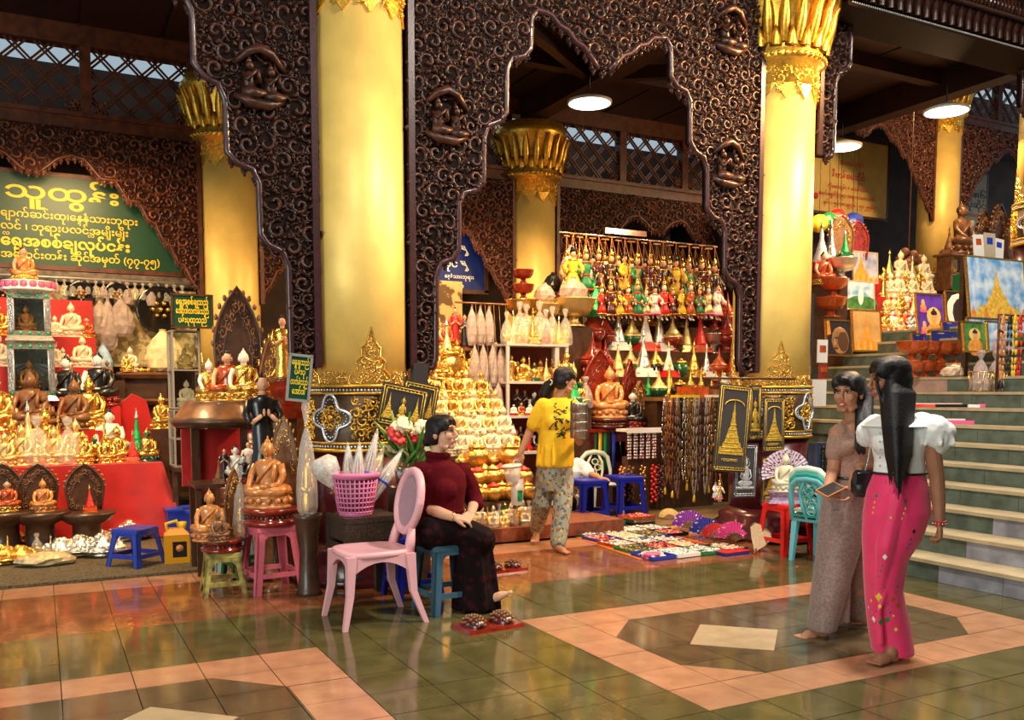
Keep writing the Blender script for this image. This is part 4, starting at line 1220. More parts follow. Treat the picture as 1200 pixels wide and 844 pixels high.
# red stepped shelf with white alabaster figures
sx0, sx1 = -1.3, at(113, 400, 11.2).x
z1, z2, z3 = zpx(88, 396, 11.45), zpx(100, 431, 11.1), zpx(75, 466, 10.85)
sh = thing('stepped_shelf', 'red cloth covered stepped shelf with rows of white figures', 'shelf')
for (ya, yb, z) in ((11.3, 11.7, z1), (10.98, 11.3, z2), (10.74, 10.98, z3)): obj('step', MB().box(((sx0 + sx1) / 2, (ya + yb) / 2, z / 2 + 0.01), (sx1 - sx0, yb - ya - 0.004, z - 0.02)), 'red_cloth', sh)
obj('back_drape', MB().box(((sx0 + sx1) / 2, 11.74, (z1 + 0.45) / 2 + 0.02), (sx1 - sx0, 0.04, z1 + 0.40)), 'red_cloth', sh)
on('white', 88, 11.48, z1, 42, 'largest white seated figure on the top red step')
on('white', 69, 11.45, z1, 26, 'small white figure left of the largest one on the top red step')
on('white', 100, 11.12, z2, 38, 'white seated figure at the right end of the second red step')
on('white', 77, 11.14, z2, 24, 'small white figure in the middle of the second red step')
on('white', 67, 11.17, z2, 32, 'white figure beside the silver shrine on the second red step')
on('white', 70, 10.86, z3, 26, 'small white figure on the lowest red step')
on('brown', 85, 10.84, z3, 40, 'dark brown seated figure on the lowest red step')
on('white', 2, 11.14, z2 + 0.0, 40, 'white figure at the left frame edge on the second red step')
on('gilt', 3, 11.48, z1, 40, 'gilt figure at the left frame edge on the top red step')
on('redgold', 106, 11.46, z1, 26, 'small orange figure at the right end of the top red step')

# silver mirror-mosaic shrine, two storeys
SYF = 10.53; c = at(39, 470, SYF); k_ = pxm(c)
def shrine_box(name, label, z0, h, w, X, Y):
    b = thing(name, label, 'shrine', (X, Y, z0), -0.02); d = 0.34
    for sx in (-1, 1):
        for sy in (-1, 1): obj('corner_post', MB().box((sx * (w / 2 - 0.025), sy * (d / 2 - 0.025), h / 2), (0.05, 0.05, h - 0.12)), 'silver', b)
    m = pattern_mat('mirror_mosaic_' + name, (0.62, 0.64, 0.62), (0.22, 0.26, 0.25), 60, 0.2, metal_b=0.75) if 'mm' not in MT else MT['mm']
    MT['mm'] = m
    obj('base_moulding', MB().frustum((0, 0, 0), (w + 0.06, d + 0.06), (w, d), 0.05).box((0, 0, 0.075), (w, d, 0.05)), m, b)
    obj('cornice', MB().box((0, 0, h - 0.055), (w, d, 0.05)).frustum((0, 0, h - 0.03), (w, d), (w + 0.07, d + 0.07), 0.03), m, b)
    obj('back_panel', MB().box((0, d / 2 - 0.012, h / 2), (w - 0.06, 0.02, h - 0.16)), m, b)
    for sx in (-1, 1): obj('side_panel', MB().box((sx * (w / 2 - 0.012), 0, h / 2), (0.014, d - 0.1, h - 0.16)), m, b)
    for k in range(5):
        for z in (0.075, h - 0.055): obj('green_gem', MB().ell(((k - 2) * w * 0.21, -d / 2 - 0.002, z), (0.016, 0.008, 0.016), 8, 5), 'green_foil', b)
    for sx in (-1, 1): obj('edge_trim', MB().tube([(sx * (w / 2 - 0.055), -d / 2 - 0.005, 0.1), (sx * (w / 2 - 0.055), -d / 2 - 0.005, h - 0.09)], 0.008, 5), 'mosaic', b)
    obj('glass_front', MB().box((0, -d / 2 + 0.01, h / 2), (w - 0.1, 0.004, h - 0.2)), 'glass', b)
    return b
h1 = (470 - 403) * k_ * 1.02; h2 = (403 - 346) * k_ * 1.0; zs = c.z
tag(obj('shrine_plinth', MB().box((c.x, SYF, (zs + TT) / 2), (0.5, 0.28, zs - TT - 0.004)), 'red_cloth'), 'red covered plinth under the silver shrine', 'plinth')
shrine_box('mirror_shrine', 'lower silver mirror-mosaic shrine box with green gems', zs + 0.003, h1, 48 * k_, c.x, SYF)
shrine_box('mirror_shrine', 'upper silver mirror-mosaic shrine box with green gems', zs + h1 + 0.006, h2, 44 * k_, c.x, SYF)
on('orange', 37, SYF, zs + 0.11, 36, 'orange seated figure inside the lower silver shrine', rz=0)
on('orange', 36, SYF - 0.02, zs + h1 + 0.11, 30, 'orange seated figure inside the upper silver shrine', rz=0)
fan = MB()
for k in range(9):
    a = pi * (0.08 + 0.84 * k / 8); fan.prism([(0.02 * cos(a - 0.2), 0.02 * sin(a - 0.2)), (0.16 * cos(a - 0.12), 0.16 * sin(a - 0.12)), (0.17 * cos(a), 0.17 * sin(a)), (0.16 * cos(a + 0.12), 0.16 * sin(a + 0.12))], -0.004, 0.004)
tag(obj('mirror_fan', fan, 'mosaic', loc=(c.x, SYF + 0.14, zs + h1 * 0.66), rot=(0, pi, 0)), 'fan of mirror strips at the back of the lower silver shrine', 'ornament')
zt = zs + h1 + h2 + 0.008
lp = MB(); lp.lathe([(0.25, 0), (0.26, 0.02), (0.22, 0.05), (0.24, 0.09), (0.25, 0.1), (0, 0.1)], 24)
lt = thing('lotus_pedestal', 'pink and red lotus pedestal on top of the silver shrine', 'stand', (c.x, SYF, zt)); obj('drum', lp, 'white_paint', lt)
lm = shared('lotus_leaf_pink', lambda mb: mb.ell((0.24, 0, 0.055), (0.02, 0.04, 0.04), 6, 4), 'pink')
for k in range(18): obj('petal', lm, parent=lt, rot=(0, 0, 2 * pi * k / 18))
on(buddha('a', 'wood_orange', 'skin_paint', 'black', 'gilt'), 36, SYF, zt + 0.101, 42, 'seated figure in orange robe on top of the silver shrine', rz=0)

# altar table of stepped brown wood
aY = 10.9; aX0, aX1 = at(140, 450, aY).x, at(202, 450, aY).x; az1, az2 = zpx(170, 436, aY), zpx(170, 467, aY)
al = thing('altar_table', 'stepped brown wooden altar table behind the glass cabinets', 'table', ((aX0 + aX1) / 2, aY + 0.2, 0)); aw = aX1 - aX0
obj('body', MB().box((0, 0.05, 0.45), (aw * 0.86, 0.4, 0.88)), 'wood_dark', al)
for zt_, wt, dd in ((az2, aw * 1.02, 0.56), (az1, aw, 0.5)):
    obj('shelf_slab', MB().frustum((0, 0, zt_ - 0.07), (wt * 0.9, dd * 0.86), (wt, dd), 0.04).box((0, 0, zt_ - 0.015), (wt, dd, 0.028)), 'wood', al)
obj('neck', MB().box((0, 0.03, (az2 + az1) / 2 - 0.03), (aw * 0.8, 0.36, az1 - az2 - 0.07)), 'wood_dark', al)
obj('back_stand', MB().box((0, 0.03, (az2 + 0.88) / 2 - 0.04), (aw * 0.84, 0.36, az2 - 0.88 - 0.06)), 'wood_dark', al)
on('white', 155, aY + 0.12, az1, 30, 'white seated figure at the left end of the altar table'); on('gilt', 151, aY - 0.02, az1, 22, 'small golden seated figure on the altar table')
for i, px in enumerate((168, 176, 184)): on('h_gold', px, aY + 0.05, az1, 10, 'small gilt heap, ' + ORD[i] + ' from the left on the altar table', 'small gilt heaps on the altar table')
on('brown', 128, 10.95, 0.0 + zpx(128, 446, 10.95), 24, 'grey-brown seated figure with folded cloth left of the altar table')
tag(obj('side_stand', MB().box((at(130, 440, 10.95).x, 10.95, zpx(128, 446, 10.95) / 2 + 0.01), (0.26, 0.24, zpx(128, 446, 10.95) - 0.02)), 'wood_dark'), 'dark stand left of the altar table', 'stand')
R3 = random.Random(8)
def lump(name, label, cat, X, Y, z, w, d, h, m, seed=1, hang=False):
    R = random.Random(seed); mb = MB(); rings = []
    prof = ((0.02, 0.55), (0.1, 0.85), (0.3, 1.0), (0.55, 0.92), (0.78, 0.62), (0.9, 0.28), (0.96, 0.16), (1.0, 0.22))
    for t, r in prof: rings.append([(w / 2 * r * cos(2 * pi * k / 16) * (1 + R.uniform(-0.16, 0.16)), d / 2 * r * sin(2 * pi * k / 16) * (1 + R.uniform(-0.16, 0.16)), h * t) for k in range(16)])
    mb.loft(rings, smooth=False); o = obj(name, mb, m, loc=(X, Y, z)); tag(o, label, cat); return o
lump('plastic_bag', 'yellowish filled plastic bag on the right end of the altar table', 'bag', at(192, 415, aY).x, aY + 0.05, az1, 0.36, 0.3, 0.48, mat('bag_yellow', (0.74, 0.60, 0.30), 0.3, 0, 0.2, 14, 0.5, 40), 3)
for i, (px, py, hw, hh) in enumerate(((118, 352, 12, 44), (128, 350, 11, 62), (143, 350, 14, 46))):
    q = at(px, py + hh, 11.85); s = pxm(q)
    b = lump('hanging_bag', ('first', 'longest middle', 'rounded rightmost')[i] + ' clear white bag hanging between the black discs', 'bag', q.x, 11.85, q.z, hw * 1.9 * s, 0.22, hh * s, 'film_white', 20 + i)
lump('plastic_bag', 'pale blue crumpled plastic bag left of the altar table', 'bag', at(122, 440, 11.6).x, 11.6, zpx(122, 452, 11.6), 0.2, 0.2, 0.5, mat('bag_blue', (0.30, 0.50, 0.75), 0.25, 0, 0.2, 14, 0.4, 40), 5)
tag(obj('side_stand', MB().box((at(122, 440, 11.6).x, 11.6, zpx(122, 452, 11.6) / 2 + 0.01), (0.3, 0.24, zpx(122, 452, 11.6) - 0.02)), 'wood_dark'), 'dark stand under the pale blue bag', 'stand')
# black lacquer discs with gilt flowers hung on the back rail
rl = at(100, 327, 12.0)
tag(obj('hanging_rail', MB().tube([(-2.0, 12.0, rl.z), (2.0, 12.0, rl.z)], 0.015, 6), 'frame_grey'), 'thin rail under the long green signboard', 'rail')
for i, (px, py, r) in enumerate(((0, 352, 20), (95, 345, 16), (137, 346, 15), (188, 363, 27))):
    q = at(px, py, 11.9); s = pxm(q) * r; lab = ('black gilt-flowered disc at the left frame edge', 'black gilt-flowered disc left of the hanging white bags', 'black gilt-flowered disc above the white bags', 'largest black gilt-flowered disc left of the small green sign')[i]
    d = thing('hanging_disc', lab, 'ornament', (q.x, 11.9, q.z))
    obj('disc', MB().lathe([(0.0, 0.0), (0.3, 0.03), (0.85, 0.05), (1.0, 0.10), (1.0, 0.14), (0.85, 0.1), (0, 0.06)], 28, T(0, 0.05, 0, rx=pi / 2, s=s)), 'black_lacquer', d)
    for k in range(6): obj('gilt_petal', MB().ell((0.3 * s * cos(k * pi / 3), -0.0, 0.3 * s * sin(k * pi / 3)), (0.1 * s, 0.035, 0.1 * s), 7, 5), 'brass', d)
    obj('gilt_centre', MB().ell((0, 0.01, 0), (0.12 * s, 0.05, 0.12 * s), 8, 5), 'brass', d)
    obj('hook', MB().tube([(0, 0.0, s * 0.98), (0, 0.08, rl.z - q.z)], 0.006, 4), 'black', d)
# gold and cream ornaments hung along the rail
for i in range(17):
    px = 66 + i * 9.2; q = at(px, 330, 11.96); L = rnd.choice((16, 20, 26)) * pxm(q)
    on_ = P['bag' if i % 3 else 'bag_w']; on_.put((q.x, 11.96, rl.z - 0.02 - L), rnd.uniform(0, 6), 'pale ornament in film, ' + ORD[i] + ' from the left on the rail under the green signboard', 'pale ornaments on the back rail', L)
bd = MB(); bd.box((0, 0, 0.42), (3.8, 0.03, 0.95)); tag(obj('backdrop_cloth', bd, pattern_mat('cream_brocade', (0.30, 0.22, 0.08), (0.60, 0.50, 0.26), 14, 0.5, 'noise', 0.5), loc=(-0.1, 12.1, zpx(100, 424, 12.1))), 'cream and gold cloth hung behind the white figures', 'cloth')

# glass cabinets
def glass_case(label, X, Y, z, w, d, h, rim='frame_grey'):
    g = thing('glass_cabinet', label, 'cabinet', (X, Y, z), 0.05)
    obj('glass_box', MB().box((0, 0, h / 2), (w - 0.02, d - 0.02, h - 0.02)), 'glass', g)
    for sx in (-1, 1):
        for sy in (-1, 1): obj('corner_post', MB().box((sx * w / 2, sy * d / 2, h / 2), (0.018, 0.018, h)), rim, g)
    for zz in (0.01, h * 0.5, h): obj('shelf_frame', MB().box((0, 0, zz - 0.004), (w + 0.015, d + 0.015, 0.012)), rim, g)
    return g
gY = 9.5; q0 = at(206, 547, gY); q1 = at(235, 490, gY); s_ = pxm(q0)
tag(obj('cabinet_stand', MB().box((0, 0, q0.z - 0.02), (0.42, 0.45, 0.04)).box((-0.2, 0.18, q0.z / 2), (0.05, 0.05, q0.z - 0.04)).box((0.2, 0.18, q0.z / 2), (0.05, 0.05, q0.z - 0.04)).box((-0.2, -0.18, q0.z / 2), (0.05, 0.05, q0.z - 0.04)).box((0.2, -0.18, q0.z / 2), (0.05, 0.05, q0.z - 0.04)), 'wood_dark', loc=(q0.x + 0.17, gY + 0.05, 0.0)), 'dark wooden stand under the glass cabinets', 'stand')
glass_case('lower dark glass cabinet with pale figures inside', q0.x + 0.13, gY + 0.05, q0.z + 0.002, 0.30, 0.28, 0.56)
on('pale', 222, gY + 0.05, q0.z + 0.02, 26, 'pale figure inside the lower glass cabinet')
z_ = q0.z + 0.575
glass_case('upper tall glass cabinet below the small green sign', q0.x + 0.11, gY + 0.05, z_, 0.25, 0.24, zpx(218, 388, gY) - z_, 'frame_grey')
on('white', 219, gY + 0.05, z_ + 0.016, 32, 'white figure low in the upper glass cabinet'); on('pale', 218, gY + 0.05, z_ + (zpx(218, 388, gY) - z_) * 0.5 + 0.01, 26, 'pale figure high in the upper glass cabinet')
tag(obj('sign_post', MB().tube([(0, 0, 0), (0, 0, e0.z - zpx(218, 388, gY) + 0.06)], 0.02, 6), 'frame_grey', loc=((e0.x + e1.x) / 2, 9.40, zpx(218, 388, gY) + 0.015)), 'short post carrying the small green sign on the glass cabinet', 'post')
on('gilt', 190, 9.9, zpx(190, 503, 9.9), 42, 'gilt bird-like seated figure left of the lower glass cabinet', rz=0.5)
tag(obj('side_stand', MB().box((at(190, 500, 9.9).x, 9.9, zpx(190, 503, 9.9) / 2), (0.24, 0.30, zpx(190, 503, 9.9) - 0.002)), 'wood_dark'), 'dark stand right of the red table', 'stand')
for i, (px, py, Y, m) in enumerate(((212, 598, 9.25, 'blue'), (236, 604, 9.0, 'blue'), (226, 560, 9.9, 'black'))):
    q = at(px, py, Y); tag(obj('storage_box', MB().frustum((0, 0, 0), (0.24, 0.26), (0.28, 0.3), 0.3).box((0, 0, 0.31), (0.3, 0.32, 0.02)), m, loc=(q.x, Y, 0.0 if i < 2 else 0.015)), ('blue storage tub on the floor below the glass cabinets', 'second blue storage tub in the dark below the glass cabinets', 'black storage tub in the dark behind the blue tubs')[i], 'box')

# ---- on the rug
def stool_at(proto, px, py, label, z=0.0, rz=0.0, s=1.0, group=None, floorY=None):
    p = fl(px, py, z); return proto.put((p.x, p.y, z), rz, label, group, s)
R0 = 0.0245
for i, (px, key, lab) in enumerate(((4, 'redgold', 'golden'), (46, 'orange', 'tan'), (101, 'p_red', 'red and green'))):
    Y = 9.05; zst = zpx(px, 603, Y); X = at(px, 600, Y).x; k = pxm((X, Y))
    lab2 = ('at the left frame edge', 'in front of the middle of the red table', 'nearest the bare red cloth')[i]
    tag(obj('round_stand', MB().lathe([(0.20, 0), (0.18, 0.02), (0.12, 0.05), (0.12, zst - 0.12), (0.22, zst - 0.06), (0.25, zst - 0.02), (0.25, zst), (0, zst)], 20), 'wood_dark', loc=(X, Y, R0)), 'dark stand under the throne back ' + lab2, 'stand')
    zst += R0 + 0.001
    P['m_brown'].put((X, Y + 0.12, zst), 0.0, 'arched dark wooden throne back ' + lab2, None, (57 * k * 1.15, 57 * k, 57 * k))
    on(key, px + 1, Y - 0.02, zst, 40 if i < 2 else 34, lab + ' figure within the arched throne back ' + lab2, rz=0)
wrapm = MB(); g_bag(wrapm)
for i, (px, py, key, hp, lab) in enumerate(((14, 640, 'h_gold', 34, 'gilt heaped tray nearest the left frame edge'), (33, 628, 'h_gold', 36, 'gilt heaped tray beside the left stand'), (56, 626, 'h_gold', 34, 'gilt heaped tray in front of the tan throned figure'),
        (82, 614, 'h_gold', 40, 'gilt domed tray rising behind the silver trays'), (72, 652, 'h_silver', 30, 'flat silver heaped tray near the rug edge'), (95, 650, 'h_silver', 32, 'silver heaped tray in the middle of the rug'), (122, 650, 'h_silver', 34, 'silver heaped tray left of the blue stool'),
        (116, 632, 'h_silver', 32, 'silver heaped tray behind two others on the rug'), (150, 632, 'h_silver', 30, 'silver heaped tray just behind the blue stool'), (25, 658, 'h_gold', 26, 'low gilt heap at the lower left of the rug'), (4, 660, 'h_gold', 30, 'low gilt heap in the lower left corner of the rug'))):
    q = fl(px, py, R0); s = hp * pxm(q) * 1.75; P[key].put((q.x, q.y, R0), rnd.uniform(0, 6), lab, None, (s, s, s * 0.85))
for i, (px, py, hp) in enumerate(((10, 655, 30), (44, 652, 28), (60, 650, 26))):
    q = fl(px, py, R0); s = hp * pxm(q); P[('p_gilt', 'bag', 'p_pale')[i]].put((q.x, q.y - 0.03, R0), 0.3, ('small gilt spire at the lower left of the rug', 'gilt figure in clear film on the rug', 'pale gilt spire between the heaped trays on the rug')[i], None, s)
q = fl(170, 622, R0); P['f_silver'].put((q.x, q.y + 0.40, R0), 0, 'silver footed dish before the red cloth corner', None, (0.30, 0.30, 0.30)); P['h_silver'].put((q.x, q.y + 0.40, R0 + 0.285), 0.4, 'silver heaped tray lifted on the footed dish', None, (0.46, 0.46, 0.26))
lump('plastic_bag', 'clear crumpled bag of pale gold pieces at the rug front', 'bag', fl(56, 662, R0).x, fl(56, 662, R0).y, R0, 0.46, 0.26, 0.12, mat('bag_gold', (0.66, 0.52, 0.28), 0.2, 0.3, 0.3, 30, 0.8, 60), 9)
# yellow jerrycan
q = fl(208, 662, 0.0); jc = thing('jerrycan', 'yellow plastic jerrycan with dark label right of the blue stool', 'can', (q.x, q.y, 0.0), -0.1); k = pxm(q)
bd = MB(); bd.frustum((0, 0, 0), (0.19, 0.13), (0.20, 0.14), 0.02).frustum((0, 0, 0.02), (0.20, 0.14), (0.20, 0.14), 0.24).frustum((0, 0, 0.26), (0.20, 0.14), (0.11, 0.08), 0.05)
obj('body', bd, mat('jerry_yellow', (0.80, 0.34, 0.01), 0.35), jc); obj('handle', MB().tube([(-0.07, 0, 0.27), (-0.08, 0, 0.35), (0.0, 0, 0.37), (0.03, 0, 0.30)], 0.016, 6), MT['yellow'], jc)
obj('cap', MB().lathe([(0.03, 0.3), (0.032, 0.36), (0, 0.36)], 12, T(0.05, 0, 0)), 'yellow', jc); obj('label', MB().box((0.02, -0.071, 0.14), (0.11, 0.004, 0.13)), 'black', jc)
obj('label_disc', MB().lathe([(0.03, 0), (0.03, 0.003), (0, 0.003)], 14, T(0.02, -0.073, 0.15, rx=pi / 2)), 'wood_orange', jc)

# ================================================================== STOOLS AND CHAIRS
def stool_proto(m, h, wt, wb, name='plastic_stool'):
    r = thing(name, '', 'stool')
    obj('seat', MB().frustum((0, 0, h - 0.035), (wt * 1.02, wt * 1.02), (wt, wt), 0.025).frustum((0, 0, h - 0.01), (wt, wt), (wt * 0.94, wt * 0.94), 0.01), m, r)
    for sx in (-1, 1):
        for sy in (-1, 1):
            g = MB(); t = wt / 2 * 0.98; b = wb / 2; a = 0.055 * wt / 0.28
            # an angle-section leg: two thin plates
            for (px, py) in ((1, 0), (0, 1)):
                tx, ty = t * sx, t * sy; bx, by = b * sx, b * sy
                if px: q = [(tx, ty), (tx - sx * a, ty), (tx - sx * a, ty - sy * 0.012), (tx, ty - sy * 0.012)]; p = [(bx, by), (bx - sx * a * 0.8, by), (bx - sx * a * 0.8, by - sy * 0.012), (bx, by - sy * 0.012)]
                else: q = [(tx, ty), (tx - sx * 0.012, ty), (tx - sx * 0.012, ty - sy * a), (tx, ty - sy * a)]; p = [(bx, by), (bx - sx * 0.012, by), (bx - sx * 0.012, by - sy * a * 0.8), (bx, by - sy * a * 0.8)]
                g.add([(x, y, 0) for x, y in p] + [(x, y, h - 0.03) for x, y in q], [(0, 1, 2, 3), (7, 6, 5, 4), (0, 4, 5, 1), (1, 5, 6, 2), (2, 6, 7, 3), (3, 7, 4, 0)], None, False)
            obj('leg', g, m, r)
    ap = MB()
    for k in range(4): ap.prism([(-wt * 0.36, h - 0.03), (wt * 0.36, h - 0.03), (wt * 0.36, h - 0.10), (wt * 0.22, h - 0.065), (-wt * 0.22, h - 0.065), (-wt * 0.36, h - 0.10)], -wt / 2 * 0.99, -wt / 2 * 0.99 + 0.01, Mx.Rotation(pi / 2 * k, 4, 'Z'))
    obj('apron', ap, m, r)
    w2 = wt + (wb - wt) * 0.72
    for k in range(4): obj('stretcher', MB().box((0, -w2 / 2 + 0.01, h * 0.28), (w2 * 0.86, 0.014, 0.035), Mx.Rotation(pi / 2 * k, 4, 'Z')), m, r)
    return Proto(r)


PL = lambda n, c: mat(n, c, 0.38, 0, 0.05, 6, spec=0.4)
ST_blue = stool_proto(PL('plastic_blue', (0.012, 0.02, 0.36)), 0.44, 0.29, 0.35)
ST_blue2 = stool_proto(MT['blue'], 0.31, 0.25, 0.33)
ST_pink = stool_proto(PL('plastic_pink', (0.66, 0.14, 0.20)), 0.48, 0.29, 0.37)
ST_yel = stool_proto(mat('plastic_yellow_worn', (0.50, 0.42, 0.09), 0.5, 0, 0, 18, col2=(0.16, 0.13, 0.05)), 0.30, 0.24, 0.31)
ST_green = stool_proto(PL('plastic_green', (0.01, 0.10, 0.035)), 0.44, 0.28, 0.34)
ST_teal = stool_proto(PL('plastic_teal', (0.38, 0.60, 0.55)), 0.46, 0.26, 0.33)
ST_red = stool_proto(PL('plastic_red', (0.72, 0.015, 0.012)), 0.45, 0.29, 0.36)
ST_sky = stool_proto(PL('plastic_grey_blue', (0.05, 0.13, 0.19)), 0.45, 0.30, 0.36)

p = fl(165, 672, R0); ST_blue2.put((0.66, 7.96, R0), 0.74, 'low blue plastic stool on the mottled rug'); BLX = p
ST_pink.put((1.46, 6.61, 0), 0.12, 'pink plastic stool carrying a dark red pedestal and an orange figure')
ST_yel.put((1.13, 6.69, 0), -0.08, 'worn yellow plastic stool left of the pink stool')
ST_green.put((1.40, 7.15, 0), 0.1, 'dark green plastic stool behind the pink stool'); ST_teal.put((1.36, 7.62, 0), 0.05, 'pale teal plastic stool behind the green stool')
ST_sky.put((2.36, 5.48, 0), 0.05, 'grey-blue plastic stool under the woman in maroon')
ST_blue.put((2.30, 5.95, 0), 0.0, 'blue plastic stool behind the pink chair')
ST_blue.put((5.26, 8.34, 0), 0.02, 'blue plastic stool right beside the yellow shirted woman', None, 1.12); ST_blue.put((5.86, 8.50, 0), -0.03, 'blue plastic stool before the white plastic chair', None, 1.12)
ST_red.put((5.90, 6.02, 0), 0.0, 'bright red plastic stool carrying the white figure with fans')

# ---- wares on the yellow and pink stools
P['drum'].put((1.13, 6.69, 0.302), 0, 'red lacquer round pedestal on the worn yellow stool', None, (0.30, 0.30, 0.30))
on('orange', 243, 6.62, 0.394, 62, 'glossy orange-brown seated figure above the yellow stool', rz=-0.2)
on('brown', 253, 6.52, 0.394, 38, 'small dark brown figure beside the orange one above the yellow stool', rz=0.3)
P['m_gold'].put((1.24, 6.80, 0.394), 0.3, 'carved wooden throne back wrapped in film above the yellow stool', None, (0.22, 0.3, 0.50))
P['bag'].put((1.26, 6.66, 0.394), 0.5, 'tall clear wrapped ornament beside the throne back above the yellow stool', None, (0.24, 0.2, 0.52))
P['drum'].put((1.46, 6.61, 0.482), 0, 'dark red lacquer round pedestal on the pink stool', None, (0.40, 0.40, 0.42))
P['orange'].put((1.44, 6.58, 0.609), -0.55, 'large glossy orange seated figure on the pink stool', None, (0.50, 0.50, 0.52))
P['m_gold'].put((1.60, 6.74, 0.609), -0.5, 'brown throne back behind the large orange figure on the pink stool', None, (0.30, 0.4, 0.66))
for i, (x, y, h) in enumerate(((1.66, 6.33, 0.80), (1.60, 7.06, 0.62))):
    lab = ('tall', 'shorter')[i] + ' film wrapped gilt ornament beside the large orange figure'
    tag(obj('round_stand', MB().lathe([(0.1, 0), (0.08, 0.03), (0.06, 0.3), (0.10, 0.55), (0.11, 0.58), (0, 0.58)], 14), 'wood_dark', loc=(x, y, 0)), 'thin dark stand under the ' + lab, 'stand')
    P['bag' if i == 0 else 'bag_o'].put((x, y, 0.581), i, lab, None, (0.28, 0.28, h))
# back table with the three bright figures
bt = thing('altar_table', 'brown domed altar stand carrying three bright seated figures', 'table', (1.36, 8.05, 0)); zT = zpx(278, 470, 8.0)
obj('top', MB().lathe([(0.40, zT - 0.16), (0.36, zT - 0.13), (0.30, zT - 0.04), (0.28, zT - 0.01), (0.28, zT), (0, zT)], 26), 'wood', bt)
obj('skirt', MB().lathe([(0.36, zT - 0.22), (0.40, zT - 0.18), (0.40, zT - 0.16)], 26), 'wood_dark', bt)
for a in range(4): obj('leg', MB().box((0.28 * cos(a * pi / 2 + 0.6), 0.28 * sin(a * pi / 2 + 0.6), (zT - 0.2) / 2), (0.05, 0.05, zT - 0.2)), 'wood_dark', bt)
obj('red_cloth_panel', MB().box((0, 0.3, zT - 0.5), (0.55, 0.02, 0.5)), 'red_cloth', bt)
on('redgold', 268, 8.02, zT, 62, 'middle seated figure with painted face and orange robe', rz=-0.3); on('whitegold', 287, 7.93, zT, 62, 'white-faced seated figure in gold robe, rightmost of three', rz=-0.3); on('whitegold', 247, 8.1, zT, 50, 'smallest gilt figure, leftmost of the three on the domed stand', rz=0.2)
P['m_brown'].put((1.56, 8.19, zT), -0.15, 'tall brown pointed throne back behind the three bright figures', None, (0.62, 0.6, 1.0))
# standing golden figure on red box, dancer in black, small figures
zb = zpx(334, 492, 7.5); bx = at(330, 480, 7.6)
rb = thing('red_pedestal', 'stepped red lacquer pedestal under the standing golden figure', 'stand', (bx.x, 7.6, 0)); hz = zpx(335, 448, 7.6)
obj('post', MB().box((0, 0, (hz - 0.3) / 2), (0.2, 0.2, hz - 0.3)), 'wood_dark', rb); obj('lower_step', MB().box((0, 0, hz - 0.25), (0.28, 0.28, 0.1)), 'red_lacquer', rb); obj('upper_step', MB().frustum((0, 0, hz - 0.2), (0.18, 0.18), (0.26, 0.26), 0.2), 'red_lacquer', rb)
on('s_orange', 333, 7.6, hz, 78, 'standing golden robed figure with black hair by the thick column', rz=-0.1)

for i, (px, pt, Y, w) in enumerate(((322, 385, 7.9, 0.30), (316, 392, 8.1, 0.16), (352, 400, 7.7, 0.22))):
    q = at(px, 470, Y); t = at(px, pt, Y); z0 = 0.9
    P['m_gold' if i != 1 else 'm_brown'].put((q.x, Y, z0), -0.2, ('film wrapped throne back beside the standing golden figure', 'narrow dark throne back left of the standing golden figure', 'gilt throne back between standing figure and thick column')[i], None, (w * 1.4, 0.4, t.z - z0))
tag(obj('long_bench', MB().box((2.02, 7.92, 0.885), (0.46, 0.56, 0.028)).box((1.84, 7.92, 0.435), (0.05, 0.5, 0.87)).box((2.2, 7.92, 0.435), (0.05, 0.5, 0.87)), 'wood_dark'), 'dark bench behind the thick column carrying throne backs', 'bench')
tz = zpx(270, 566, 7.35)
lb = thing('low_table', 'low dark table of small figures behind the orange seated figure', 'table', (1.33, 7.5, 0))
obj('tabletop', MB().box((0, 0, tz - 0.015), (0.58, 0.4, 0.03)), 'wood_dark', lb)
for sx in (-0.26, 0.26):
    for sy in (-0.16, 0.16): obj('leg', MB().box((sx, sy, (tz - 0.03) / 2), (0.04, 0.04, tz - 0.03)), 'wood_dark', lb)
for i, (px, key, hp, dy) in enumerate(((262, 's_black', 40, 0), (275, 'whitered', 44, 0.02), (290, 's_white', 46, 0.06), (284, 'jacket', 34, -0.12), (255, 'p_brown', 30, -0.1))):
    on(key, px, 7.5 + dy, tz, hp, ('small figure in black at the left of the low dark table', 'small black-haired white figure on the low dark table', 'small standing figure in white on the low dark table', 'small seated figure in black at the front of the low dark table', 'small brown spire at the left of the low dark table')[i])
dz = zpx(312, 566, 7.15)
tag(obj('round_stand', MB().lathe([(0.14, 0), (0.12, 0.03), (0.07, 0.1), (0.07, dz - 0.1), (0.15, dz - 0.03), (0.15, dz), (0, dz)], 16), 'wood', loc=(at(312, 500, 7.0).x - 0.03, 7.02, 0)), 'brown round stand under the dancing figure in black', 'stand')
on('s_black', 308, 7.02, dz, 132, 'dancing figure in black jacket with painted face and raised hands')

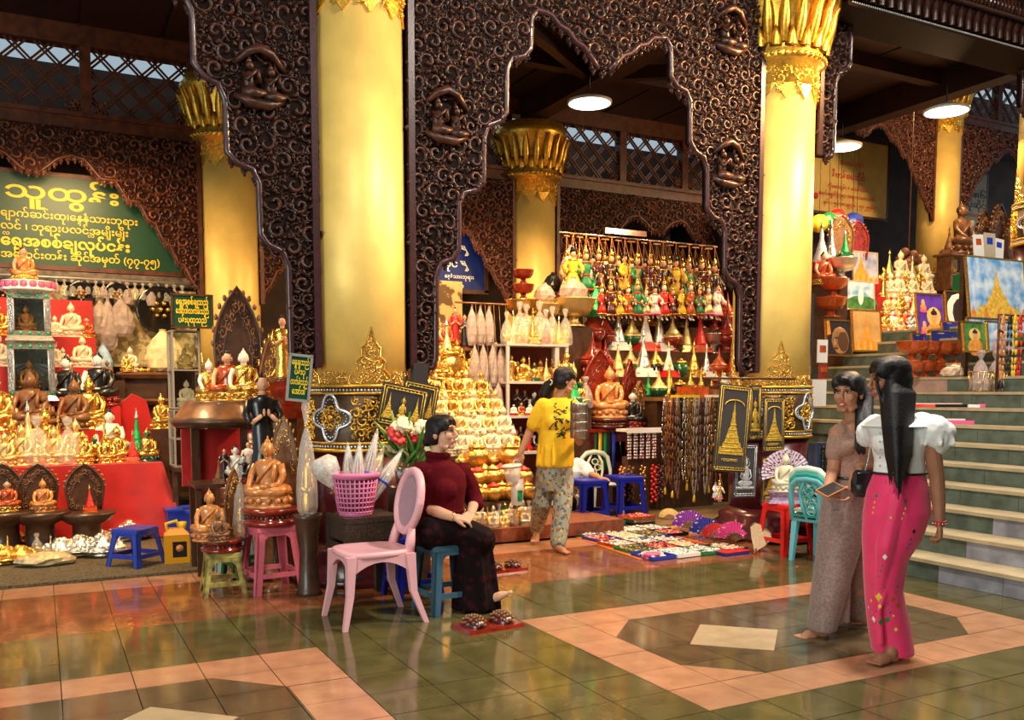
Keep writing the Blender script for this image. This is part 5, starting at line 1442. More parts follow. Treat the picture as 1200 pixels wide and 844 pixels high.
# ---- pink chair
def chair(name, label, cat, m, mw, loc, rz, S=1.0):
    r = thing(name, label, cat, loc, rz, None, S)     # faces +X before rotation
    st_ = MB(); pts = []
    for k in range(24):
        a = 2 * pi * k / 24; c, s = cos(a), sin(a); e = 0.55
        pts.append((0.225 * abs(c) ** e * (1 if c > 0 else -1), (0.215 + 0.012 * c) * abs(s) ** e * (1 if s > 0 else -1)))
    st_.loft([[(x * 0.98, y * 0.98, 0.425) for x, y in pts], [(x, y, 0.435) for x, y in pts], [(x, y, 0.455) for x, y in pts], [(x * 0.93, y * 0.93, 0.462) for x, y in pts], [(x * 0.7, y * 0.7, 0.452) for x, y in pts]])
    obj('seat', st_, m, r)
    for sx in (-1, 1):
        for sy in (-1, 1):
            l = MB(); path = [(0.19 * sx, 0.18 * sy, 0.44), (0.195 * sx, 0.19 * sy, 0.36), (0.205 * sx, 0.20 * sy, 0.2), (0.245 * sx if sx > 0 else -0.28, 0.225 * sy, 0.0)]
            W_ = (0.05, 0.042, 0.034, 0.024)
            l.loft([[(x + i * w * 0.62, y + j * w * 0.62, z) for i, j in ((-1, -1), (1, -1), (1, 1), (-1, 1))] for (x, y, z), w in zip(path, W_)], smooth=False)
            obj('leg', l, m, r)
    for k in range(4):                      # arched aprons
        L = 0.185; M_ = Mx.Rotation(pi / 2 * k, 4, 'Z'); pr = []
        for i in range(9):
            t = -1 + i / 4; pr.append((L * t, 0.40 - 0.075 * t * t))
        obj('apron', MB().prism([(L, 0.43), (-L, 0.43)] + pr, -0.205, -0.19, M_), m, r)
    # oval back, carried on two short uprights
    tilt = Mx.Translation((-0.2, 0, 0.45)) @ Mx.Rotation(-0.2, 4, 'Y')
    ov = MB(); o = [(0.0, 0.185 * cos(2 * pi * k / 28), 0.30 + 0.185 * sin(2 * pi * k / 28) * 1.05) for k in range(28)]
    ov.tube(o, 0.028, 8, tilt, closed=True)
    br = obj('backrest', ov, m, r)
    for sy in (-1, 1): obj('upright', MB().tube([(0, 0.155 * sy, -0.02), (0, 0.14 * sy, 0.07), (0, 0.115 * sy, 0.16)], [0.034, 0.03, 0.022], 6, tilt), m, r)
    wv = MB()
    for k in range(-8, 9):
        u = k * 0.0185; hh = sqrt(max(0, 0.165 ** 2 - u * u))
        wv.box((0.004, u, 0.30), (0.004, 0.011, 2 * hh * 1.05), tilt); wv.box((-0.004, 0, 0.30 + u * 1.05), (0.004, 2 * hh, 0.011), tilt)
    tag(obj('woven_panel', wv, mw, br), kind='stuff')
    return r


chair('plastic_chair', 'pink plastic chair with an oval woven back beside the seated woman', 'chair', PL('plastic_pale_pink', (0.80, 0.42, 0.47)), PL('plastic_woven_pink', (0.42, 0.28, 0.34)), (1.83, 5.45, 0), pi)


def garden_chair(label, m, loc, rz, z0=0.0, legs=True):
    r = thing('plastic_chair', label, 'chair', (loc[0], loc[1], loc[2] + z0), rz, None, (1, 1, 0.86))
    obj('seat', MB().frustum((0, 0, 0.40), (0.38, 0.38), (0.40, 0.40), 0.025), m, r)
    for sx in (-1, 1):
        for sy in (-1, 1):
            if legs: obj('leg', MB().loft([[(x + i * w, y + j * w, z) for i, j in ((-1, -1), (1, -1), (1, 1), (-1, 1))] for x, y, z, w in ((0.185 * sx, 0.185 * sy, 0.0, 0.017), (0.165 * sx, 0.165 * sy, 0.41, 0.026))], smooth=False), m, r)
    tilt = Mx.Translation((-0.18, 0, 0.41)) @ Mx.Rotation(-0.17, 4, 'Y')
    b = MB(); arc = [(0, -0.19, 0.0), (0, -0.185, 0.2), (0, -0.16, 0.36), (0, -0.10, 0.42), (0, 0, 0.435), (0, 0.10, 0.42), (0, 0.16, 0.36), (0, 0.185, 0.2), (0, 0.19, 0.0)]
    b.tube(arc, [0.02, 0.024, 0.03, 0.034, 0.036, 0.034, 0.03, 0.024, 0.02], 6, tilt); br = obj('backrest', b, m, r)
    sp = MB()
    for s in (-1, 1): sp.tube([(0, 0.045 * s, 0.0), (0, 0.085 * s, 0.16), (0, 0.09 * s, 0.30), (0, 0.04 * s, 0.40)], [0.016, 0.018, 0.018, 0.014], 5, tilt)
    for k, (u, v) in enumerate(((0, 0.30), (0.03, 0.22), (-0.03, 0.16), (0.0, 0.10))): sp.tube([(0, u + 0.04 * cos(a * pi / 4), v + 0.04 * sin(a * pi / 4)) for a in range(8)], 0.009, 5, tilt, closed=True)
    obj('splat', sp, m, br); return r


CY = PL('plastic_sky_blue', (0.16, 0.52, 0.60)); CG = PL('plastic_turquoise', (0.03, 0.42, 0.34)); CW = PL('plastic_pale_green', (0.52, 0.70, 0.62))
ccx = (5.90, 5.57, 0)
garden_chair('sky blue plastic chair, lowest of the stack beside the red stool', CY, ccx, 0.2); garden_chair('turquoise plastic chair in the middle of the stack by the red stool', CG, ccx, 0.2, 0.04, False); garden_chair('pale green plastic chair on top of the stack by the red stool', CW, ccx, 0.2, 0.08, False)
garden_chair('pale plastic chair behind the two blue stools', PL('plastic_white', (0.60, 0.66, 0.58)), (5.80, 8.86, 0), -pi / 2 - 0.2)

# ---- wicker stool, pink basket with wrapped bundles
wx, wy = 1.97, 6.02
ws_ = thing('wicker_stool', 'dark woven stool pair carrying the pink basket', 'stool', (wx, wy, 0), 0.05)
obj('seat', MB().box((0, 0, 0.58), (0.40, 0.40, 0.035)), 'wicker', ws_)
for k in range(4):
    M_ = Mx.Rotation(pi / 2 * k, 4, 'Z'); obj('woven_apron', MB().box((0, -0.185, 0.50), (0.36, 0.02, 0.13), M_), 'wicker', ws_); obj('lower_apron', MB().box((0, -0.185, 0.36), (0.37, 0.022, 0.10), M_), 'wicker', ws_)
    obj('leg', MB().frustum((0, 0, 0), (0.05, 0.05), (0.06, 0.06), 0.56, M_ @ Mx.Translation((0.175, 0.175, 0))), 'wicker', ws_)
pk = PL('plastic_basket_pink', (0.72, 0.20, 0.40)); bk = thing('plastic_basket', 'pink lattice basket of wrapped bundles by the thick column', 'basket', (1.90, 5.98, 0.5985)); bh = 0.29
rr = lambda z: 0.112 + 0.045 * z / bh
lat = MB(); n = 30
for k in range(n):
    a = 2 * pi * k / n; lat.tube([(rr(z) * cos(a), rr(z) * sin(a), z) for z in (0.03, bh * 0.5, bh - 0.03)], 0.0062, 4)
for j in range(8):
    z = 0.03 + (bh - 0.06) * j / 7; lat.tube([(rr(z) * cos(2 * pi * k / n), rr(z) * sin(2 * pi * k / n), z) for k in range(n)], 0.0062, 4, closed=True)
obj('lattice_wall', lat, pk, bk); obj('bottom', MB().lathe([(0.112, 0), (0.117, 0.035), (0.108, 0.035), (0.10, 0.01), (0, 0.01)], 30), pk, bk)
obj('inner_shade', MB().lathe([(0.10, 0.012), (0.142, bh - 0.03), (0.14, bh - 0.03), (0.098, 0.014)], 24), mat('basket_shadow', (0.18, 0.10, 0.10), 0.7), bk)  # dark sheet whose colour stands in for the shade inside the basket
obj('rim', MB().lathe([(rr(bh) - 0.004, bh - 0.035), (rr(bh) + 0.004, bh - 0.035), (rr(bh) + 0.014, bh - 0.005), (rr(bh) + 0.012, bh), (rr(bh) - 0.006, bh)], 30), pk, bk)
BN = ((-0.09, 0.02, -0.42, -0.12, 0.34, 0, 'flared paper bundle at the left of the pink basket'), (-0.03, 0.03, -0.05, 0.0, 0.46, 1, 'upright pair of wrapped bundles at the centre of the basket'), (0.0, -0.02, 0.04, 0.05, 0.47, 1, 'wrapped bundle second from the left centre of the basket'),
      (0.04, 0.0, 0.24, 0.02, 0.56, 1, 'tallest wrapped bundle leaning right in the pink basket'), (0.07, 0.02, 0.38, 0.0, 0.46, 2, 'golden wrapped bundle leaning right in the pink basket'), (0.085, -0.02, 0.62, -0.05, 0.50, 1, 'most slanted wrapped bundle at the right of the basket'), (-0.05, -0.03, -0.12, 0, 0.30, 2, 'short golden bundle at the front left of the basket'))
PAP = mat('wrapped_paper', (0.62, 0.56, 0.50), 0.3, 0, 0.2, 40, 0.5, 60)
for i, (x, y, tx, ty, L, kind, lab) in enumerate(BN):
    b = thing('wrapped_bundle', lab, 'bundle', (1.90 + x * 0.55, 5.98 + y, 0.615)); b.rotation_euler = (ty, tx, 0)
    if kind == 0: prof = [(0.012, 0), (0.02, 0.18), (0.09, 0.30), (0.10, 0.38), (0.06, 0.42)]
    else: prof = [(0.02, 0), (0.034, 0.2 * L), (0.048, 0.5 * L), (0.045, 0.7 * L), (0.022, 0.92 * L), (0.004, 1.06 * L)]
    core = MB()
    for q in range(9): core.tube([(0.022 * cos(q * 0.7), 0.022 * sin(q * 0.7), 0.02), (0.034 * cos(q * 0.7), 0.034 * sin(q * 0.7), L * 0.62), (0.004 * cos(q * 0.7), 0.004 * sin(q * 0.7), L * 0.98)], 0.006, 4)
    tag(obj('sticks', core, ('wood', PAP, 'brass')[kind], b), kind='stuff'); obj('clear_wrap', MB().lathe(prof, 14), 'film' if kind else PAP, b)
    obj('band', MB().lathe([(0.049, 0.5 * L - 0.008), (0.051, 0.5 * L), (0.049, 0.5 * L + 0.008)], 14), ('wood', 'blue', 'wood')[kind], b)

# ---- foot rests of beaded wood near the bare foot
def beaded_rest(label, X, Y, z, w, d, rz, s=1.0):
    r = thing('beaded_footrest', label, 'footrest', (X, Y, z), rz, None, s)
    obj('plank', MB().frustum((0, 0, 0), (w, d), (w * 0.96, d * 0.92), 0.022), 'red_lacquer', r)
    for k in (-1, 1):
        dm = MB(); dm.ell((k * w * 0.25, 0, 0.022), (w * 0.17, d * 0.42, 0.06), 16, 8); o = obj('dome', dm, 'maroon', r)
        bd_ = MB()
        for i in range(7):
            for j in range(7):
                u, v = (i - 3) / 3.3, (j - 3) / 3.3
                if u * u + v * v < 0.95: bd_.ell((k * w * 0.25 + u * w * 0.17, v * d * 0.42, 0.024 + 0.06 * sqrt(1 - u * u - v * v)), 0.011, 6, 4)
        tag(obj('wooden_beads', bd_, 'wood', o), kind='stuff')


beaded_rest('red-brown beaded wooden footrest before the seated woman', 2.40, 4.93, 0, 0.40, 0.24, 0.1)
beaded_rest('smaller beaded wooden footrest behind the maroon skirt', 3.28, 6.45, 0, 0.36, 0.20, 0.1)

# ---- velvet hangings tied to the thick column, flowers
VEL = mat('black_velvet', (0.010, 0.008, 0.010), 0.85, 0, 0, sheen=0.3); EMB = mat('gold_thread', (0.70, 0.46, 0.06), 0.45, 0.35, 0.35, 60, 0.5, 120); EMS = mat('silver_thread', (0.55, 0.58, 0.62), 0.45, 0.35, 0.3, 60, 0.5, 120)


def tube2(mb, pts, r): mb.tube([(x, -0.006, z) for x, z in pts], r, 4)


def emb_pagoda(mb, cx, z0, w, h):
    prof = [(0.5, 0.0), (0.5, 0.05), (0.44, 0.06), (0.44, 0.12), (0.37, 0.13), (0.36, 0.2), (0.29, 0.22), (0.24, 0.32), (0.19, 0.40), (0.17, 0.46), (0.11, 0.52), (0.085, 0.62), (0.055, 0.7), (0.06, 0.75), (0.03, 0.82), (0.012, 0.92), (0, 1.0)]
    mb.prism([(cx + x * w, z0 + z * h) for x, z in prof] + [(cx - x * w, z0 + z * h) for x, z in reversed(prof[:-1])], -0.007, -0.002)
    for k in range(9):
        x = (k - 4) / 4 * 0.44; hh = 0.16 + 0.10 * (1 - abs(k - 4) / 4); mb.lathe([(0.035 * w, z0 + 0.02), (0.03 * w, z0 + hh * 0.6 * h), (0.0, z0 + hh * h)], 5, T(cx + x * w, -0.004, 0) @ Mx.Diagonal((1, 0.3, 1, 1)))
    for t in (0.06, 0.13, 0.22, 0.32, 0.46, 0.55):
        ww = 0.5 - t * 0.75 if t < 0.5 else 0.12; mb.tube([(cx - ww * w, -0.008, z0 + t * h), (cx + ww * w, -0.008, z0 + t * h)], 0.008 * w + 0.002, 4)


def emb_buddha(mb, cx, z0, w, h):
    mb.ell((cx, -0.004, z0 + 0.16 * h), (0.40 * w, 0.006, 0.10 * h), 16, 6); mb.ell((cx, -0.005, z0 + 0.42 * h), (0.2 * w, 0.007, 0.24 * h), 14, 6); mb.ell((cx, -0.005, z0 + 0.74 * h), (0.10 * w, 0.007, 0.10 * h), 12, 6)
    mb.lathe([(0.06 * w, 0), (0.0, 0.12 * h)], 6, T(cx, -0.004, z0 + 0.82 * h) @ Mx.Diagonal((1, 0.2, 1, 1)))
    mb.tube([(cx + 0.19 * w * cos(a * pi / 8), -0.006, z0 + 0.74 * h + 0.19 * w * sin(a * pi / 8)) for a in range(16)], 0.012 * w, 4, closed=True)
    for k in range(9): mb.ell((cx + (k - 4) * 0.11 * w, -0.005, z0 + 0.03 * h), (0.05 * w, 0.006, 0.05 * h), 7, 4)
    for s in (-1, 1): mb.tube([(cx + s * 0.2 * w, -0.008, z0 + 0.55 * h), (cx + s * 0.3 * w, -0.008, z0 + 0.35 * h), (cx + s * 0.12 * w, -0.008, z0 + 0.24 * h)], 0.03 * w, 5)


def hanging(label, X, Y, z, w, h, kind, m, rz=0.0, ry=0.0, parent=None):
    r = thing('velvet_hanging', label, 'hanging', (X, Y, z), rz); r.rotation_euler = (0, ry, rz)      # origin at top left
    obj('velvet', MB().box((w / 2, 0, -h / 2), (w, 0.006, h)), VEL, r)
    b = MB()
    for ins, rad in ((0.018, 0.004), (0.05 * min(w, h) + 0.022, 0.0028)):
        q = [(ins, -ins), (w - ins, -ins), (w - ins, -h + ins), (ins, -h + ins), (ins, -ins)]
        for i in range(4): tube2(b, (q[i], q[i + 1]), rad)
    nb = int(w / 0.03)
    for k in range(nb):
        for z_ in (-0.035, -h + 0.035): b.ell(((k + 0.5) * w / nb, -0.004, z_), (0.010, 0.004, 0.008), 6, 4)
    obj('border', b, m, r)
    e = MB()
    if kind == 'pagoda': emb_pagoda(e, w / 2, -h * 0.80, w * 0.78, h * 0.62)
    elif kind == 'buddha': emb_buddha(e, w / 2, -h * 0.84, w * 0.82, h * 0.66)
    elif kind == 'row':
        for k in range(3): (emb_buddha if k == 1 else emb_pagoda)(e, w * (0.2 + 0.3 * k), -h * 0.82, w * 0.26, h * 0.62)
    obj('embroidery', e, m, r)
    if kind == 'pagoda':
        t = MB(); R = random.Random(int(w * 1000) + 1); n = 11
        for k in range(n):
            t.tube([(w * (0.26 + 0.48 * k / n) + 0.012 * cos(a * pi / 4), -0.006, -h * 0.865 + 0.010 * sin(a * pi / 4)) for a in range(R.choice((6, 7, 8)))], 0.0028, 4)
        obj('stitched_lettering', t, m, r)
        arc = MB(); arc.tube([(w / 2 + 0.3 * w * cos(pi * a / 12), -0.006, -h * 0.24 + 0.14 * w * sin(pi * a / 12)) for a in range(13)], 0.006, 4); obj('stitched_arc', arc, m, r)
    return r


q = at(447, 447, 6.42); k = pxm(q)
hanging('tilted black velvet panel with gold figures beside the thick column', q.x, 6.38, q.z, 58 * k, 50 * k, 'row', EMB, 0.0, 0.20)
hanging('second black velvet panel with gold trim behind the tilted one', q.x + 0.20, 6.46, q.z + 0.02, 46 * k, 50 * k, 'row', EMB, 0.0, 0.20)
tag(obj('velvet_bolster', MB().box((0, 0, 0), (0.10, 0.12, 0.62)), VEL, loc=(at(493, 470, 6.6).x, 6.62, at(493, 470, 6.6).z - 0.02)), 'black rolled velvet hanging right of the thick column', 'hanging')
q = at(466, 560, 6.35)
vs = thing('flower_bucket', 'bucket of green leaves and cream flowers behind the seated woman', 'flowers', (q.x, 6.12, 0.0)); vz = q.z
obj('stand', MB().box((0, 0, vz / 2 - 0.02), (0.24, 0.22, vz - 0.05)), 'wood_dark', vs); obj('bucket', MB().lathe([(0.08, vz - 0.045), (0.11, vz + 0.10), (0.10, vz + 0.1)], 16), 'steel', vs)
lm = MB(); lm.loft([[(-w, 0, z), (0, -0.012, z), (w, 0, z)] for w, z in ((0.003, 0), (0.016, 0.08), (0.02, 0.15), (0.012, 0.22), (0.001, 0.28))], caps=False); lme = lm.mesh('leaf', mat('leaf_green', (0.06, 0.22, 0.03), 0.4, 0, 0.3, 20)); lme2 = lm.mesh('leaf', mat('leaf_pale', (0.40, 0.48, 0.10), 0.4, 0, 0.3, 20))
RF = random.Random(4)
for k in range(34):
    a = RF.uniform(0, 6.28); o = obj('leaf', lme if k % 3 else lme2, parent=vs, loc=(0.05 * cos(a), 0.05 * sin(a), vz + 0.08 + RF.uniform(0, 0.12)), rot=(RF.uniform(-0.8, 0.8), RF.uniform(-0.8, 0.8), a), scale=RF.uniform(0.8, 1.3))
fm = MB()
for k in range(7): fm.ell((0.03 * cos(k * 0.9), 0.03 * sin(k * 0.9), 0.012), (0.022, 0.022, 0.012), 6, 4)
fm.ell((0, 0, 0.02), 0.02, 7, 5); fme = fm.mesh('blossom', mat('petal_cream', (0.85, 0.76, 0.50), 0.5)); fmr = fm.mesh('blossom', mat('petal_red', (0.5, 0.02, 0.03), 0.5))
for k in range(16):
    obj('blossom', fme if k % 4 else fmr, parent=vs, loc=(RF.uniform(-0.16, 0.2), RF.uniform(-0.12, 0.05), vz + RF.uniform(0.18, 0.40)), rot=(RF.uniform(0.3, 1.4), 0, RF.uniform(-1, 1)), scale=RF.uniform(1.0, 1.7))

# ================================================================== CENTRE STALL
# low platform of the stall and its brick-red riser
pf = MB(); pf.box((4.05, 9.3, 0.085), (2.35, 3.45, 0.13)); tag(obj('stall_platform', pf, mat('platform_red', (0.22, 0.06, 0.025), 0.6, 0, 0.35, 14, 0.3, 40)), 'low brick-red platform under the gold cascade', 'platform')
PZ = 0.151
# stepped display under the cascade
TER = [(7.95, 588, 'b'), (8.25, 570, 'c'), (8.5, 549, 'd'), (8.72, 533, 'e'), (8.97, 512, 'f'), (9.22, 490, 'g'), (9.45, 468, 'h'), (9.7, 445, 'i'), (9.95, 424, 'j')]
cz = thing('stepped_display', 'stepped display covered with gilt and white figures behind the seated woman', 'shelf', (0, 0, 0))
TZs = []
for i, (Y, py, _) in enumerate(TER):
    z = zpx(560, py, Y); TZs.append(z); xa = at(470, 500, Y).x; xb = at((622, 618, 608, 604, 592, 582, 566, 556, 545)[i], 500, Y).x
    yb = TER[i + 1][0] - 0.12 if i < 8 else 10.3
    obj('step', MB().box(((xa + xb) / 2, (Y - 0.12 + yb) / 2, (z + PZ) / 2), (xb - xa, yb - Y + 0.12 - 0.004, z - PZ - 0.004)), 'wood_dark', cz)
row(('silver', 'bag', 'pale', 'white', 'bag_w', 'gilt'), lin(540, 622, 14), 7.66, PZ, 20, 'at the very front of the platform'); row(('p_pale', 'silver', 'bag', 'emerald', 'white'), lin(536, 620, 13), 7.77, PZ, 27, 'in the second line on the platform')
row(('pot', 'pot_r', 'pot'), lin(538, 618, 9), 7.93, TZs[0], 22, 'on the lowest step of the cascade'); row(('pot', 'pot', 'pot_r'), lin(540, 614, 9), 8.22, TZs[1], 24, 'on the second step of the cascade')
row(('l_gold', 'l_redw', 'pot', 'l_gold'), lin(540, 606, 8), 8.47, TZs[2], 29, 'on the third step of the cascade')
row(('white', 'whitegold', 'white', 'white'), lin(524, 602, 10), 8.70, TZs[3], 33, 'on the fourth step of the cascade'); row(('white', 'white', 'pale', 'white'), lin(522, 590, 9), 8.95, TZs[4], 34, 'on the fifth step of the cascade')
row(('pale', 'white', 'gilt', 'pale'), lin(514, 580, 9), 9.2, TZs[5], 34, 'on the sixth step of the cascade'); row(('gilt', 'pale', 'p_gilt', 'gilt'), lin(502, 564, 8), 9.43, TZs[6], 36, 'on the seventh step of the cascade')
row(('gilt', 'p_gilt', 'gilt', 'pot'), lin(499, 554, 7), 9.7, TZs[7], 36, 'on the eighth step of the cascade'); row(('pale', 'gilt', 'p_pale', 'gilt'), (500, 511, 524, 536), 9.95, TZs[8], (34, 30, 52, 26), 'on the topmost step of the cascade')
# dark shelf with red figures under the blue signboard
bz = zpx(520, 408, 11.0)
ds = thing('wall_shelf', 'dark wall shelf of red figures under the blue signboard', 'shelf', (at(522, 400, 11).x, 11.0, bz)); obj('board', MB().box((0, 0.1, -0.015), (0.75, 0.36, 0.03)), 'wood', ds)
for sx in (-0.33, 0.33): obj('bracket', MB().box((sx, 0.15, -bz / 2 - 0.02), (0.04, 0.2, bz - 0.05)), 'wood_dark', ds)
obj('mottled_panel', MB().box((0, 0.3, 0.46), (0.75, 0.02, 0.9)), pattern_mat('cream_panel', (0.10, 0.05, 0.015), (0.50, 0.36, 0.14), 6, 0.6, 'noise', 0.5), ds)  # back panel mottled in cream and dark brown
row(('s_red', 's_orange', 'redgold', 's_red', 's_black'), lin(501, 545, 5), 11.0, bz + 0.001, (42, 38, 34, 48, 40), 'on the dark shelf below the blue signboard')
# clear bundles hanging in tiers
hr = at(570, 356, 9.6)
tag(obj('hanging_rail', MB().tube([(hr.x - 0.4, 9.6, hr.z), (hr.x + 0.3, 9.6, hr.z)], 0.012, 6), 'wood'), 'short wooden rail carrying the milky hanging bundles', 'rail')
i = 0
for tier, (top, pxs, hh) in enumerate(((360, (553, 563, 573), 46), (404, (556, 566, 577, 587), 50), (448, (562, 573, 583), 40))):
    for px in pxs:
        q = at(px, top + hh, 9.6 - 0.05 * tier); s = pxm(q)
        b = lump('hanging_bundle', 'milky bundle, %s from the left in the %s hanging tier' % (ORD[pxs.index(px)], ('upper', 'middle', 'lower')[tier]), 'bundle', q.x, 9.6 - 0.06 * tier, q.z, 13 * s, 0.13, hh * s, 'film_white', 40 + i); b['group'] = 'milky bundles hanging beside the metal shelf'
        obj('cord', MB().tube([(0, 0, hh * s * 0.98), (0, 0.06 * tier, hr.z - q.z)], 0.004, 4), 'wood', b); i += 1
# white metal shelf unit
MY = 9.35; ma, mb_ = at(595, 450, MY).x, at(664, 450, MY).x; MZ = [zpx(628, y, MY) for y in (403, 447, 487, 529, 575)]
ms = thing('metal_shelf', 'white slotted metal shelf unit of small figures left of the yellow shirt', 'shelf', (ma, MY, 0)); mw_ = mb_ - ma; WM = mat('shelf_white', (0.62, 0.60, 0.58), 0.4, 0.1)
for x in (0, mw_):
    for y in (0, 0.32): obj('post', MB().box((x, y, (MZ[0] + PZ) / 2 + 0.01), (0.035, 0.03, MZ[0] - PZ + 0.02)), WM, ms)
obj('post', MB().box((mw_ * 0.83, 0, (MZ[0] + MZ[1]) / 2), (0.05, 0.02, MZ[0] - MZ[1])), WM, ms)
for z in MZ: obj('board', MB().box((mw_ / 2, 0.16, z - 0.014), (mw_ + 0.03, 0.36, 0.028)), WM, ms)
obj('back_cloth', MB().box((mw_ / 2, 0.34, (MZ[0] + MZ[4]) / 2), (mw_, 0.01, MZ[0] - MZ[4])), mat('shelf_back', (0.16, 0.03, 0.02), 0.7), ms)
row(('s_gilt', 'redgold', 'gilt', 'p_gilt', 'emerald', 'gilt', 'p_pale', 'gilt', 'redgold', 'gilt'), lin(600, 660, 10), MY + 0.08, MZ[1] + 0.001, (30, 26, 30, 32, 22, 26, 30, 26, 24, 28), 'on the upper board of the metal shelf', dy=0.1)
row(('s_black', 's_black', 'jacket', 's_white', 's_black'), (606, 615, 626, 638, 650), MY + 0.14, MZ[2] + 0.001, (32, 30, 30, 26, 28), 'on the middle board of the metal shelf'); row(('whitered', 'redgold', 'whitered', 'white'), (602, 611, 620, 631), MY + 0.02, MZ[2] + 0.001, 15, 'at the front of the middle board')
row(('s_red', 's_black', 's_red', 'jacket', 's_black'), (601, 610, 620, 632, 645), MY + 0.1, MZ[3] + 0.001, (34, 30, 28, 28, 30), 'on the lower board of the metal shelf')
row(('bag', 'p_pale', 'bag', 'bag', 'p_gilt', 'bag', 'bag_o'), lin(594, 662, 10), MY + 0.06, MZ[0] + 0.001, (36, 42, 48, 46, 44, 50, 40, 44), 'along the top of the metal shelf', dy=0.14, stretch=0.8)
# terraces of lacquer ware and spires to the right
TR = [(9.75, 470, 692, 862), (10.15, 442, 690, 862), (10.55, 412, 690, 856), (10.95, 383, 690, 856)]
tz_ = thing('stepped_display', 'stepped display of lacquer bowls and spires in the centre stall', 'shelf'); TRz = []
for i, (Y, py, pa, pb) in enumerate(TR):
    z = zpx(760, py, Y); TRz.append(z); xa, xb = at(pa, 450, Y).x, at(pb, 450, Y).x; xb = min(xb, 9.84); yb = TR[i + 1][0] - 0.15 if i < 3 else 11.35
    obj('step', MB().box(((xa + xb) / 2, (Y - 0.15 + yb) / 2, z / 2 + 0.006), (xb - xa, yb - Y + 0.15 - 0.004, z - 0.016)), 'wood_dark', tz_)
row(('l_black', 'p_gilt', 'pot_b', 'p_green', 'l_green', 'p_gilt', 'pot_b', 'l_gold', 'p_gilt', 'l_black', 'p_redwhite', 'l_gold'), lin(722, 858, 12), 9.75, TRz[0], (34, 44, 22, 36, 38, 50, 24, 36, 42, 30, 38, 30), 'on the lowest lacquer step', dy=0.14)
row(('l_red', 'l_red', 'p_pale', 'l_green', 'p_white', 'l_black', 'p_redwhite', 'pot_g', 'p_gilt', 'p_white', 'l_orange', 'p_red'), lin(694, 856, 12), 10.15, TRz[1], (52, 44, 46, 40, 60, 40, 44, 22, 46, 42, 36, 40), 'on the second lacquer step', dy=0.14)
row(('l_red', 'l_red', 'p_white', 'l_green', 'p_redwhite', 'p_white', 'l_redw', 'p_pale', 'p_red', 'f_silver', 'l_red'), lin(692, 850, 11), 10.55, TRz[2], (58, 50, 56, 46, 58, 60, 44, 50, 52, 24, 56), 'on the third lacquer step', dy=0.14)
row(('bag_w', 'f_red', 'l_red', 'bag', 'p_gilt', 'f_silver', 'p_brown', 'l_red', 'f_red', 'l_red', 'l_orange'), lin(692, 850, 11), 10.95, TRz[3], (36, 24, 40, 42, 46, 22, 44, 50, 24, 56, 44), 'on the top lacquer step', dy=0.12)
# bowls and wraps left of the puppets
Yb = 10.45; zb_ = zpx(665, 383, Yb); k = pxm((at(665, 380, Yb).x, Yb))
tag(obj('ware_stand', MB().box((at(652, 400, Yb).x, Yb + 0.02, zb_ / 2 + 0.075), (1.0, 0.30, zb_ - 0.155)), 'wood_dark'), 'dark stand behind the metal shelf carrying pale gold bowls', 'stand')
for px, hp, z_, key, lab in ((638, 26, 0, 'f_pale', 'large pale gold footed bowl, left of the pair'), (672, 34, 0, 'f_pale', 'large pale gold footed bowl, right of the pair'), (613, 30, 0, 'f_brass', 'brass footed bowl under the two red bowls')): on(key, px, Yb, zb_ + z_, hp, lab + ' above the metal shelf')
k = pxm((at(613, 380, Yb).x, Yb)); on('f_red', 613, Yb, zb_ + 29.5 * k, 18, 'lower of two stacked red bowls before the capital column'); on('f_red', 613, Yb, zb_ + 47 * k, 17, 'upper of two stacked red bowls before the capital column')
zz0 = zb_ + 30 * pxm((at(652, 380, Yb).x, Yb))
for i, (px, m, w, h) in enumerate(((638, 'film_white', 26, 22), (672, 'film_white', 36, 30))):
    q = at(px, 340, Yb); s = pxm(q); lump('plastic_bag', ('left', 'right')[i] + ' crumpled clear bag lying in the pale gold bowls', 'bag', q.x, Yb, zz0 - 0.03, w * s, 0.24, h * s, m, 60 + i)
for i, (px, py, w, h, m, lab) in enumerate(((668, 345, 26, 56, mat('bag_pinkish', (0.80, 0.42, 0.45), 0.3, 0, 0.3, 14, 0.5, 40), 'pink and white bag of hanging dolls beside the capital column'), (684, 352, 22, 44, mat('bag_orange', (0.80, 0.38, 0.14), 0.3, 0, 0.3, 14, 0.5, 40), 'orange clear bag left of the green foil cone'), (648, 342, 24, 22, 'black', 'black bag behind the pale gold bowls'))):
    Y = 10.9; q = at(px, py, Y); s = pxm(q); lump('hanging_bag', lab, 'bag', q.x, Y, q.z, w * s, 0.22, h * s, m, 70 + i)
q = at(697, 372, 10.5); s = pxm(q) * 46
gf = thing('foil_cone', 'bright green foil cone with silver tip in the centre stall', 'ornament', (q.x, 10.5, max(q.z, TRz[2] + 0.02))); tag(obj('stand_block', MB().box((0, 0, (0 - (q.z - TRz[2])) / 2), (0.16, 0.1, max(0.02, q.z - TRz[2] - 0.004))), 'red_lacquer', gf), None)
R = random.Random(2); rings = []
for t, r in ((0, 0.26), (0.15, 0.30), (0.3, 0.26), (0.5, 0.17), (0.75, 0.09), (1.0, 0.03)): rings.append([(r * s * (1 + R.uniform(-.18, .18)) * cos(2 * pi * a / 16), r * s * (1 + R.uniform(-.18, .18)) * sin(2 * pi * a / 16), t * s) for a in range(16)])
mb = MB(); mb.loft(rings, smooth=False); obj('foil', mb, 'green_foil', gf); obj('tip', MB().lathe([(0.07 * s, 0.72 * s), (0.04 * s, 0.95 * s), (0, 1.05 * s)], 10), 'silver', gf)
